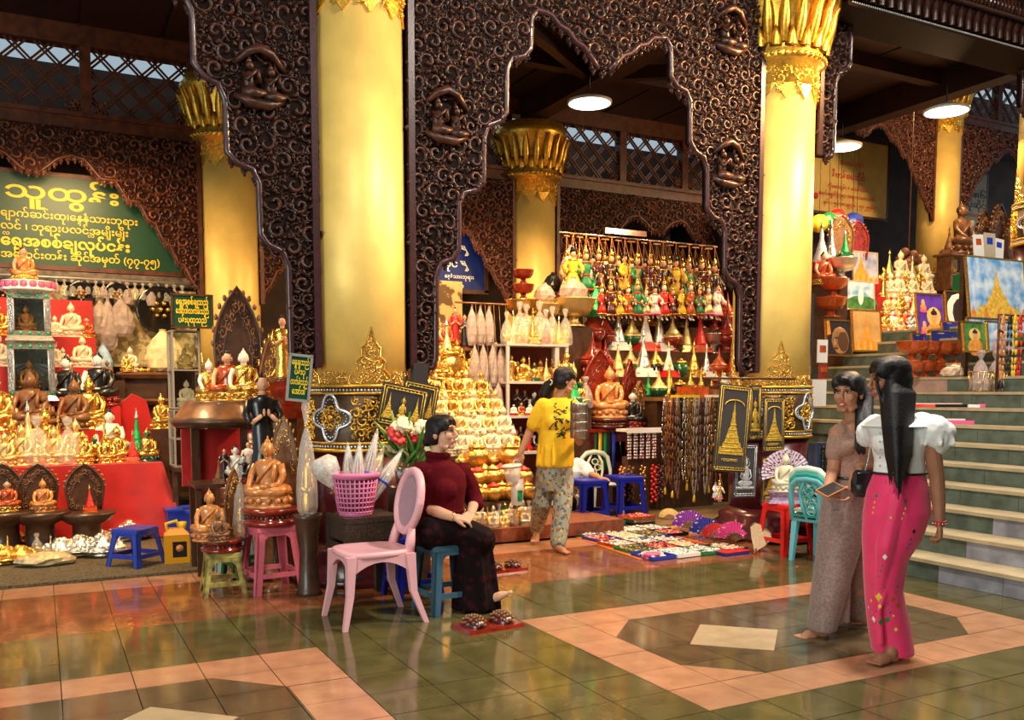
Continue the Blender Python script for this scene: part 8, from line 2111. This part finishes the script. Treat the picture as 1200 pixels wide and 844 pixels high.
fused('body', b, 'skin_tan', w2, 0.0055, 2); face(w2, HM, 0.94, 'lip_soft')
h = MB(); skullcap(h, HM, 1.0); limb(h, [J(655, 447, 0.05), J(648, 447, 0.10), J(643, 453, 0.13), J(638, 462, 0.14), J(635, 471, 0.14)], [0.055, 0.04, 0.060, 0.055, 0.018])
h.tube([J(670, 436, -0.03), J(673, 440, -0.05), J(673, 447, -0.05)], [0.02, 0.015, 0.004], 6); fused('hair', h, 'hair', w2, 0.007, 2)
g = MB(); g.tube([J(648, 447, 0.09) + (RT * cos(a * pi / 5) * 0.6 + UP * cos(a * pi / 5) * 0.8 + FH * sin(a * pi / 5)) * 0.045 for a in range(10)], 0.008, 5, closed=True); g.tube([J(645, 445, 0.05), J(650, 449, 0.02)], 0.007, 5); rel('hair_tie', g, 'white_paint', w2)
YEL = mat('jersey_yellow', (0.86, 0.52, 0.012), 0.8, 0, 0.06, 14, 0.35, 22)
t = MB(); ringloft(t, [(J(650, 547, 0.02), 0.176, 0.150), (J(651, 530, 0.02), 0.172, 0.145), (J(652, 505, 0.02), 0.160, 0.130), (J(653, 488, 0.02), 0.172, 0.130), (J(654, 476, 0.02), 0.170, 0.105), (J(655, 469, 0.02), 0.110, 0.080), (J(656, 466, 0.02), 0.062, 0.058)], 28)
t.ell(J(663, 494, -0.05), (0.09, 0.085, 0.085), 12, 8); t.ell(J(649, 495, -0.05), (0.09, 0.085, 0.085), 12, 8)
limb(t, [J(637, 476, -0.01), J(630, 487, 0.0), J(625, 498, 0.01)], [0.078, 0.072, 0.066]); limb(t, [J(671, 475, 0.04), J(677, 487, 0.05), J(679, 496, 0.05)], [0.066, 0.064, 0.060])
for a_ in range(5): limb(t, [J(632 + 8 * a_, 520 + 3 * (a_ % 2), -0.135 + 0.03 * abs(a_ - 2)), J(630 + 9 * a_, 545, -0.14 + 0.03 * abs(a_ - 2))], [0.008, 0.016], 6)
tee = fused('t_shirt', t, YEL, w2, 0.008, 3)
FLO = mat('floral_cotton', (0.27, 0.27, 0.20), 0.8, 0, 0.1, 10)
def flower_print(m, cols, scale, base):
    nt = m.node_tree; bs = nt.nodes['Principled BSDF']; tc = nt.nodes.new('ShaderNodeTexCoord'); prev = None
    for i, (c, sc, th) in enumerate(cols):
        v = nt.nodes.new('ShaderNodeTexVoronoi'); v.inputs['Scale'].default_value = sc; mp = nt.nodes.new('ShaderNodeMapping'); mp.inputs['Location'].default_value = (i * 3.7, i * 1.3, i * 2.1)
        r = nt.nodes.new('ShaderNodeValToRGB'); r.color_ramp.elements[0].position = th; r.color_ramp.elements[1].position = th + 0.03; r.color_ramp.elements[0].color = (1, 1, 1, 1); r.color_ramp.elements[1].color = (0, 0, 0, 1)
        mx = nt.nodes.new('ShaderNodeMix'); mx.data_type = 'RGBA'; mx.inputs[7].default_value = (*c, 1)
        if prev is None: mx.inputs[6].default_value = (*base, 1)
        else: nt.links.new(prev, mx.inputs[6])
        nt.links.new(tc.outputs['Object'], mp.inputs[0]); nt.links.new(mp.outputs[0], v.inputs['Vector']); nt.links.new(v.outputs['Distance'], r.inputs[0]); nt.links.new(r.outputs[0], mx.inputs[0]); prev = mx.outputs[2]
    nt.links.new(prev, bs.inputs['Base Color'])
flower_print(FLO, (((0.10, 0.13, 0.13), 24, 0.34), ((0.30, 0.13, 0.06), 15, 0.26), ((0.55, 0.42, 0.08), 17, 0.22), ((0.05, 0.08, 0.03), 24, 0.20)), 1, (0.30, 0.31, 0.25))
t = MB(); ringloft(t, [(J(650, 545, 0.02), 0.165, 0.14), (J(650, 560, 0.02), 0.175, 0.15), (J(650, 575, 0.02), 0.16, 0.14)])
limb(t, [J(640, 562, 0.02), J(635, 590, 0.02), J(632, 604, 0.14), J(629, 620, 0.30)], [0.095, 0.092, 0.086, 0.066]); limb(t, [J(661, 562, 0.0), J(659, 595, -0.08), J(656, 620, -0.14), J(654, 636, -0.19)], [0.095, 0.090, 0.082, 0.076])
fused('floral_trousers', t, FLO, w2, 0.009, 3)
ev_ = BVHTree.FromPolygons([v.co + V(w2.location) for v in tee.data.vertices], [tuple(p.vertices) for p in tee.data.polygons])
pr_ = MB()
def onto(tree, px, py, off=0.003): hh = tree.ray_cast(EYE, ray(px, py).normalized()); return None if hh[0] is None else (hh[0] + hh[1] * off, hh[1])
RP = random.Random(6)
for c0 in range(26): # an abstract scribble print, no figure
    x, y = 649 + RP.uniform(0, 20), 478 + RP.uniform(0, 32); pts = []
    for q in range(5):
        hh = onto(ev_, x, y)
        if hh: pts.append(hh[0])
        x += RP.uniform(-3, 3.4); y += RP.uniform(-2.5, 3.5)
    if len(pts) > 2: pr_.tube(pts, 0.005, 4)
rel('dark_scribble_print', pr_, 'black', w2)
# lunch tins resting on her palm, and the cup bag in her other hand
c = J(678.5, 514, -0.30); tc_ = thing('tiffin_carrier', 'stack of four steel lunch tins held beside the yellow t-shirt', 'tiffin', tuple(c)); th = 0.298; r = 0.076
for i in range(4): obj('tin', MB().lathe([(r * 0.97, i * th / 4 + 0.002), (r, i * th / 4 + 0.006), (r, (i + 1) * th / 4 - 0.008), (r * 1.03, (i + 1) * th / 4 - 0.006), (r * 1.03, (i + 1) * th / 4 - 0.001), (r * 0.96, (i + 1) * th / 4)], 26), 'steel', tc_)
obj('lid', MB().lathe([(r * 1.02, th), (r * 0.9, th + 0.015), (0, th + 0.022)], 26), 'steel', tc_)
for s in (-1, 1): obj('clamp_bar', MB().box((s * (r + 0.006), 0, th / 2 + 0.02), (0.006, 0.02, th + 0.03)), 'steel', tc_)
obj('handle', MB().tube([(-(r + 0.006), 0, th + 0.02), (-(r * 0.6), 0, th + 0.06), (r * 0.6, 0, th + 0.06), (r + 0.006, 0, th + 0.02)], 0.006, 6), 'steel', tc_)
c = J(606, 592, -0.10); pb = thing('cup_bag', 'clear plastic cups in a thin bag hanging from her right hand', 'bag', tuple(c)); CLP = mat('clear_cup', (0.80, 0.78, 0.72), 0.15, 0, 0, alpha=0.55, spec=0.8)
obj('lower_cup', MB().lathe([(0.05, 0.0), (0.055, 0.01), (0.062, 0.24)], 18), CLP, pb); obj('upper_cup', MB().lathe([(0.058, 0.20), (0.066, 0.24), (0.086, 0.36)], 20, T(-0.012, 0, 0, ry=-0.12)), CLP, pb)
obj('lid', MB().lathe([(0.092, 0.355), (0.094, 0.365), (0.08, 0.375), (0, 0.37)], 22, T(-0.012, 0, 0, ry=-0.12)), mat('cup_lid', (0.75, 0.70, 0.60), 0.3), pb); obj('green_print', MB().box((0.0, -0.056, 0.09), (0.045, 0.006, 0.10)), 'green_foil', pb)
obj('bag_handle', MB().tube([(-0.05, 0, 0.35), (-0.02, 0.02, 0.41), (0.02, 0.02, 0.41), (0.06, 0, 0.35)], 0.006, 5), CLP, pb)

# ---------------------------------------------------------------- woman in taupe with phone
B = Body(5.28); J = B.J; k = B.k
w3 = thing('person', 'woman in taupe lace top and long taupe skirt walking with a phone', 'person', (4.0, 3.85, 0))
hc = J(994, 461, 0.0); HM = frame(hc, radians(-42), -0.02)
b = MB(); head(b, HM, 0.97); limb(b, [J(998, 474, 0.03), J(999, 490, 0.04), J(999, 500, 0.04)], [0.048, 0.047, 0.058])
limb(b, [J(999, 508, 0.05), J(998, 540, 0.05), J(996, 575, 0.05)], [0.10, 0.10, 0.12])
HR = J(968, 577, -0.20); limb(b, [J(981, 508, 0.0), J(976, 553, -0.02), HR], [0.045, 0.036, 0.025]); hand(b, HR, J(975, 588, -0.24) - HR + RT * 0.05, -UP * 0.7 - RT * 0.4, -1, 0.6, 0.85)
HL = J(998, 572, -0.16); limb(b, [J(1016, 510, 0.10), J(1018, 560, 0.04), HL], [0.045, 0.036, 0.025]); hand(b, HL, J(980, 573, -0.24) - HL, -UP, 1, 0.35, 0.85)
foot(b, J(969, 748, 0.02), J(934, 750, -0.03), UP, 1.0, J(962, 736, 0.02)); limb(b, [J(972, 690, 0.05), J(962, 736, 0.02)], [0.05, 0.037]); limb(b, [J(1005, 690, 0.15), J(1012, 728, 0.28)], [0.05, 0.037]); foot(b, J(1018, 724, 0.36), J(1000, 733, 0.22), UP, 1.0, J(1012, 722, 0.33))
fused('body', b, 'skin_tan', w3, 0.0048, 2); face(w3, HM, 0.97, 'lip', True)
h = MB(); skullcap(h, HM, 1.02)
for i in range(9): x = 1000 + 2.2 * i; limb(h, [J(1000 + 1.2 * i, 447, 0.03 + 0.01 * i), J(1008 + 1.3 * i, 465, 0.03), J(1006 + 1.6 * i, 495, -0.06 - 0.004 * i), J(1003 + 1.8 * i, 526 + 3 * (i % 3), -0.115)], [0.03, 0.028, 0.022, 0.008], 7)
h.tube([J(985, 444, -0.09), J(1000, 448, -0.06), J(1008, 462, -0.02)], [0.016, 0.02, 0.02], 7); fused('hair', h, 'hair', w3, 0.0065, 1)
LAC = mat('lace_taupe', (0.36, 0.215, 0.165), 0.8, 0, 0.14, 90, 0.5, 150); TAU = mat('skirt_taupe', (0.27, 0.185, 0.165), 0.75, 0, 0.22, 70, 0.4, 160, sheen=0.2)
t = MB(); ringloft(t, [(J(995, 562, 0.05), 0.115, 0.115), (J(996, 550, 0.05), 0.112, 0.108), (J(998, 530, 0.05), 0.125, 0.115), (J(999, 512, 0.05), 0.140, 0.105), (J(999, 503, 0.05), 0.135, 0.085), (J(999, 496, 0.05), 0.080, 0.062)], 26)
t.ell(J(992, 523, -0.04), (0.065, 0.06, 0.06), 12, 8); t.ell(J(1006, 524, -0.03), (0.065, 0.06, 0.06), 12, 8)
limb(t, [J(984, 507, 0.01), J(979, 522, -0.005), J(978, 532, -0.01)], [0.056, 0.055, 0.053]); limb(t, [J(1014, 508, 0.10), J(1018, 530, 0.08)], [0.056, 0.053]); fused('lace_top', t, LAC, w3, 0.0075, 3)
t = MB(); ringloft(t, [(J(995, 557, 0.05), 0.110, 0.112), (J(993, 585, 0.05), 0.145, 0.14), (J(988, 615, 0.04), 0.142, 0.145), (J(980, 655, 0.02), 0.118, 0.13), (J(970, 700, 0.0), 0.098, 0.12), (J(963, 735, 0.0), 0.082, 0.115), (J(963, 737, 0.0), 0.080, 0.113)], 34)
ringloft(t, [(J(998, 600, 0.08), 0.13, 0.13), (J(1000, 660, 0.15), 0.120, 0.10), (J(1000, 722, 0.27), 0.115, 0.10)], 26)
for i in range(6): limb(t, [J(978 + 4 * i, 600, -0.085 + 0.01 * abs(i - 2)), J(955 + 7.5 * i, 733 - 1.0 * i, -0.055 + 0.012 * abs(i - 2))], [0.010, 0.018], 6)
fused('long_skirt', t, TAU, w3, 0.0085, 3)
g = MB(); g.tube([J(995, 559, 0.05) + RT * 0.116 * cos(a * pi / 12) + FH * 0.116 * sin(a * pi / 12) for a in range(24)], 0.009, 6, closed=True); rel('dark_belt', g, 'black', w3)
c = J(973, 574, -0.30); ph = thing('phone', 'phone in an orange case held by the woman in taupe', 'phone', tuple(c)); ph.rotation_euler = (radians(24), radians(-14), -YAW + 0.62)
obj('case', MB().box((0, 0, 0), (0.165, 0.082, 0.011)), mat('phone_case', (0.50, 0.17, 0.05), 0.4), ph); obj('screen', MB().box((0, 0, 0.0062), (0.15, 0.070, 0.002)), 'black', ph)

# ---------------------------------------------------------------- woman in white blouse and pink skirt
B = Body(4.78); J = B.J; k = B.k
w4 = thing('person', 'woman in white puff-sleeved blouse and bright pink skirt with very long hair', 'person', (3.98, 3.3, 0))
hc = J(1042, 446, 0.0); HM = frame(hc, radians(-92), -0.08)
b = MB(); head(b, HM, 0.97); limb(b, [J(1046, 462, 0.0), J(1048, 482, 0.0), J(1050, 492, 0.0)], [0.048, 0.047, 0.058])
limb(b, [J(1052, 500, 0.02), J(1053, 530, 0.02), J(1053, 565, 0.02)], [0.105, 0.10, 0.12])
HL = J(1101, 614, -0.08); limb(b, [J(1088, 500, -0.06), J(1098, 560, -0.06), J(1100, 590, -0.07), HL], [0.048, 0.039, 0.034, 0.026]); hand(b, HL, J(1102, 640, -0.10) - HL, RT * 0.8 - FH * 0.5, -1, 1.15, 0.85, thumb=0.3)
HR = J(1006, 548, 0.16); limb(b, [J(1022, 500, 0.15), J(1024, 545, 0.22), HR], [0.046, 0.037, 0.026]); hand(b, HR, J(1000, 570, 0.12) - HR, -RT * 0.75 - FH * 0.6, 1, 0.3, 0.88)
foot(b, J(1050, 776, -0.04), J(1021, 780, -0.10), UP, 1.0, J(1046, 758, -0.02)); limb(b, [J(1044, 700, -0.02), J(1046, 758, -0.02)], [0.05, 0.038]); foot(b, J(1058, 760, 0.20), J(1026, 764, 0.10), UP, 1.0, J(1054, 748, 0.20)); limb(b, [J(1046, 690, 0.08), J(1054, 748, 0.20)], [0.05, 0.038])
fused('body', b, 'skin_deep', w4, 0.0048, 2); face(w4, HM, 0.97, 'lip')
h = MB(); skullcap(h, HM, 1.03)
RH = random.Random(17)
for i in range(30):
    u = i / 29; e = RH.uniform(548, 590) - 26 * abs(u - 0.5); x0 = 1034 + 30 * u; db = -0.05 - 0.07 * sin(pi * u)
    limb(h, [J(1036 + 22 * u, 436 + 10 * u, -0.05 * sin(pi * u) + 0.01), J(1034 + 36 * u, 462, db + 0.01), J(1036 + 32 * u, 500, db - 0.05), J(1039 + 28 * u, 535, db - 0.075), J(1042 + 20 * u, e, db - 0.08)], [0.022, 0.018, 0.014, 0.010, 0.002], 7)
h.tube([J(1030, 428, -0.05), J(1026, 440, -0.06), J(1029, 456, -0.065), J(1036, 480, -0.08)], [0.012, 0.008, 0.010, 0.006], 6); fused('long_hair', h, 'hair', w4, 0.0058, 4)
WHT = mat('cotton_white', (0.80, 0.78, 0.78), 0.8, 0, 0.04, 20, 0.3, 40)
t = MB(); ringloft(t, [(J(1054, 556, 0.02), 0.134, 0.118), (J(1054, 540, 0.02), 0.128, 0.112), (J(1053, 520, 0.02), 0.142, 0.120), (J(1052, 503, 0.02), 0.158, 0.112), (J(1052, 494, 0.02), 0.148, 0.090), (J(1051, 486, 0.02), 0.080, 0.068)], 26)
t.ell(J(1040, 518, -0.02), (0.08, 0.08, 0.08), 12, 8); t.ell(J(1042, 518, 0.07), (0.08, 0.07, 0.08), 12, 8)
limb(t, [J(1080, 497, -0.03), J(1094, 505, -0.06), J(1099, 513, -0.06)], [0.066, 0.088, 0.082]); t.ell(J(1103, 506, -0.06), (0.070, 0.075, 0.062), 14, 8); limb(t, [J(1098, 519, -0.06), J(1097, 524, -0.06)], [0.058, 0.052])
limb(t, [J(1026, 498, 0.10), J(1018, 507, 0.15), J(1016, 512, 0.16)], [0.06, 0.070, 0.060])
for a_ in range(7): q = J(1098, 512, -0.06); w_ = a_ / 7 * 6.28; limb(t, [q + (RT * cos(w_) + FH * sin(w_)) * 0.07 + UP * 0.03, q + (RT * cos(w_) + FH * sin(w_)) * 0.085 - UP * 0.035], [0.010, 0.014], 6)
fused('white_blouse', t, WHT, w4, 0.0075, 2)
cl_ = MB(); c_ = J(1050, 490, 0.02)
cl_.loft([[c_ + (RT * (0.080 + r_) * cos(a * pi / 10) + FH * (0.072 + r_) * sin(a * pi / 10)) + UP * z_ for a in range(20)] for r_, z_ in ((0.0, 0.016), (0.035, -0.006), (0.095, -0.036), (0.097, -0.042))], caps=False); rel('collar', cl_, WHT, w4)
bt_ = MB()
for i in range(5): p = J(1031, 508 + 9.5 * i, -0.105); bt_.ell(p, 0.006, 7, 5)
rel('button_row', bt_, 'mosaic', w4)['kind'] = 'stuff'
PNK = mat('skirt_pink', (0.82, 0.028, 0.14), 0.62, 0, 0.06, 9, 0.25, 18, sheen=0.25)
t = MB(); ringloft(t, [(J(1054, 553, 0.02), 0.128, 0.115), (J(1052, 575, 0.02), 0.158, 0.145), (J(1051, 600, 0.02), 0.172, 0.16), (J(1045, 630, 0.02), 0.152, 0.15), (J(1037, 655, 0.02), 0.110, 0.13), (J(1034, 680, 0.02), 0.092, 0.12), (J(1037, 705, 0.04), 0.100, 0.12), (J(1042, 735, 0.06), 0.108, 0.13), (J(1046, 761, 0.06), 0.106, 0.135), (J(1046, 764, 0.06), 0.104, 0.133)], 34)
limb(t, [J(1050, 585, -0.085), J(1038, 640, -0.095), J(1030, 700, -0.06)], [0.06, 0.05, 0.02]); limb(t, [J(1070, 590, -0.09), J(1052, 650, -0.085), J(1030, 715, -0.075), J(1032, 755, -0.07)], [0.012, 0.014, 0.016, 0.018])
limb(t, [J(1076, 610, -0.05), J(1060, 660, -0.05), J(1052, 705, -0.05), J(1064, 758, -0.03)], [0.02, 0.018, 0.02, 0.024]); sk = fused('pink_skirt', t, PNK, w4, 0.0078, 3)
g = MB(); g.tube([J(1054, 554, 0.02) + RT * 0.137 * cos(a * pi / 12) + FH * 0.121 * sin(a * pi / 12) for a in range(24)], 0.007, 6, closed=True); rel('dark_waistband', g, 'black', w4)
tr = BVHTree.FromPolygons([v.co + V(w4.location) for v in sk.data.vertices], [tuple(p.vertices) for p in sk.data.polygons])
byc = {}
for px, py, sz, c in ((1027, 581, 5, 'green'), (1025, 589, 3, 'yellow'), (1024, 595, 3, 'yellow'), (1023, 601, 3, 'yellow'), (1061, 588, 6, 'green'), (1061, 596, 3, 'yellow'), (1059, 602, 3, 'yellow'), (1057, 608, 3, 'yellow'), (1044, 607, 3, 'yellow'), (1071, 623, 5, 'black'), (1067, 632, 3, 'blue'), (1066, 638, 3, 'blue'), (1063, 643, 3, 'blue'), (1037, 653, 6, 'white_paint'), (1034, 663, 3, 'green'), (1032, 669, 3, 'green'), (1031, 675, 3, 'green'),
        (1036, 688, 3, 'green'), (1030, 700, 9, 'yellow'), (1031, 711, 5, 'yellow'), (1021, 704, 4, 'yellow'), (1018, 712, 3, 'white_paint'), (1040, 707, 3, 'blue'), (1041, 714, 3, 'green'), (1046, 702, 6, 'orange_lacquer'), (1052, 710, 6, 'orange_lacquer'), (1024, 726, 7, 'white_paint'), (1032, 729, 7, 'green'), (1040, 726, 7, 'green'), (1043, 718, 3, 'blue'), (1050, 738, 5, 'yellow'), (1027, 716, 3, 'blue'), (1052, 688, 3, 'blue'), (1047, 722, 3, 'yellow'), (1022, 718, 3, 'pink'), (1049, 694, 4, 'orange_lacquer')):
    hh = onto(tr, px, py, 0.001)
    if not hh: continue
    p, n_ = hh; xx = n_.cross(UP).normalized(); yy = n_.cross(xx).normalized(); r = sz * k * 0.62; mb = byc.setdefault(c, MB())
    mb.add([p + xx * r * 0.75, p + yy * r, p - xx * r * 0.75, p - yy * r, p + n_ * 0.002], [(0, 1, 4), (1, 2, 4), (2, 3, 4), (3, 0, 4)], None, False)
for c, mb in byc.items():
    mb.v = [tuple(V(p) - V(w4.location)) for p in mb.v]; obj('embroidered_diamonds', mb, c, sk)['kind'] = 'stuff'
g = MB()
for r_, z_ in ((0.031, 0), (0.032, 0.012)): g.tube([HL + UP * z_ + (RT * cos(a * pi / 6) + FH * sin(a * pi / 6)) * r_ for a in range(12)], 0.005, 5, closed=True)
rel('bracelet', g, 'letter_red', w4)
g = MB()
for a in range(12): g.ell(HL + UP * 0.004 + (RT * cos(a * pi / 6) + FH * sin(a * pi / 6)) * 0.034, 0.005, 6, 4)
rel('bracelet_beads', g, 'mosaic', w4)['kind'] = 'stuff'
c = J(1014, 566, 0.10); bgk = thing('handbag', 'small black handbag hanging between the two walking women', 'bag', tuple(c), -YAW)
mb = MB(); mb.loft([[(x * w_, y * d_, z_) for x, y in ((1, 0), (0.7, 0.7), (0, 1), (-0.7, 0.7), (-1, 0), (-0.7, -0.7), (0, -1), (0.7, -0.7))] for w_, d_, z_ in ((0.05, 0.03, -0.075), (0.075, 0.04, -0.05), (0.08, 0.042, 0.0), (0.07, 0.035, 0.05), (0.055, 0.02, 0.07))]); obj('pouch', mb, MT['black'], bgk)
obj('flap', MB().box((0, -0.040, 0.025), (0.13, 0.008, 0.06)), 'black', bgk); mb = MB()
P0, P1 = V((0, 0, 0.07)), J(1022, 494, 0.06) - c
P1 = V((P1.dot(RT), P1.dot(FH), P1.z))
for i in range(26): mb.ell(P0 + (P1 - P0) * (i / 25) + V((0, -0.02 * sin(i / 25 * 3.14), 0)), (0.006, 0.006, 0.010), 5, 4)
tag(obj('chain_strap', mb, 'steel', bgk), kind='stuff')

# ---------------------------------------------------------------- seated person in white, mostly behind the woman in yellow
B = Body(10.08); J = B.J
w5 = thing('person', 'person in white shirt sitting low behind the woman in yellow, sorting paper', 'person', tuple(fl(664, 612)))
hc = J(660, 516, 0.0); HM = frame(hc, radians(60), -0.35)
b = MB(); head(b, HM, 0.95); limb(b, [J(658, 525, 0), J(660, 545, 0)], [0.05, 0.06]); limb(b, [J(662, 552, 0), J(660, 590, 0.03)], [0.11, 0.13])
HR = J(702, 560, -0.20); limb(b, [J(683, 545, 0.05), J(692, 556, -0.08), HR], [0.046, 0.036, 0.027]); hand(b, HR, J(715, 562, -0.28) - HR, UP, 1, 0.3, 0.9)
HL = J(673, 576, -0.26); limb(b, [J(660, 550, -0.12), J(663, 572, -0.2), HL], [0.046, 0.036, 0.027]); hand(b, HL, J(682, 582, -0.3) - HL, UP, -1, 0.6, 0.9)
for s in (-1, 1): limb(b, [J(660, 592, 0.04 * s), J(668, 588, -0.2 + 0.1 * s), J(668, 606, -0.2 + 0.1 * s)], [0.085, 0.065, 0.045])
foot(b, J(662, 611, -0.15), J(672, 612, -0.3), UP, 0.95, J(668, 606, -0.2)); fused('body', b, 'skin_tan', w5, 0.007, 2); face(w5, HM, 0.95, 'lip_soft')
h = MB(); skullcap(h, HM, 1.0); fused('hair', h, 'hair', w5, 0.008, 1)
t = MB(); ringloft(t, [(J(660, 592, 0.03), 0.17, 0.15), (J(661, 570, 0.02), 0.17, 0.14), (J(662, 552, 0.0), 0.19, 0.12), (J(661, 544, 0.0), 0.14, 0.09), (J(660, 539, 0.0), 0.07, 0.06)]); limb(t, [J(676, 545, 0.04), J(686, 550, 0.02), J(690, 555, -0.04)], [0.085, 0.080, 0.070]); limb(t, [J(650, 548, -0.08), J(656, 560, -0.14)], [0.07, 0.065]); fused('white_shirt', t, WHT, w5, 0.009, 3)
t = MB()
for s in (-1, 1): limb(t, [J(660, 590, 0.05 * s), J(668, 589, -0.2 + 0.1 * s), J(667, 605, -0.2 + 0.1 * s)], [0.10, 0.08, 0.06])
fused('dark_skirt', t, SKD, w5, 0.009, 3)
pp = tag(obj('paper_sheet', MB().loft([[(x, y + 0.02 * sin(x * 30), z) for y, z in ((-0.05, 0.0), (0.05, 0.012), (0.05, 0.014), (-0.05, 0.002))] for x in (-0.06, -0.02, 0.02, 0.06)]), 'white_paint', loc=tuple(J(681, 579, -0.33)), rot=(0.4, -0.6, 0.3)), 'crumpled white paper in the seated person\'s hand', 'paper')

# drop the prototypes no ware was taken from
for pr in list(P.values()) + PUP + [v for v in list(globals().values()) if isinstance(v, Proto)]:
    if not pr.used:
        try:
            for ch in list(pr.root.children): bpy.data.objects.remove(ch)
            bpy.data.objects.remove(pr.root); pr.used = True
        except ReferenceError: pass
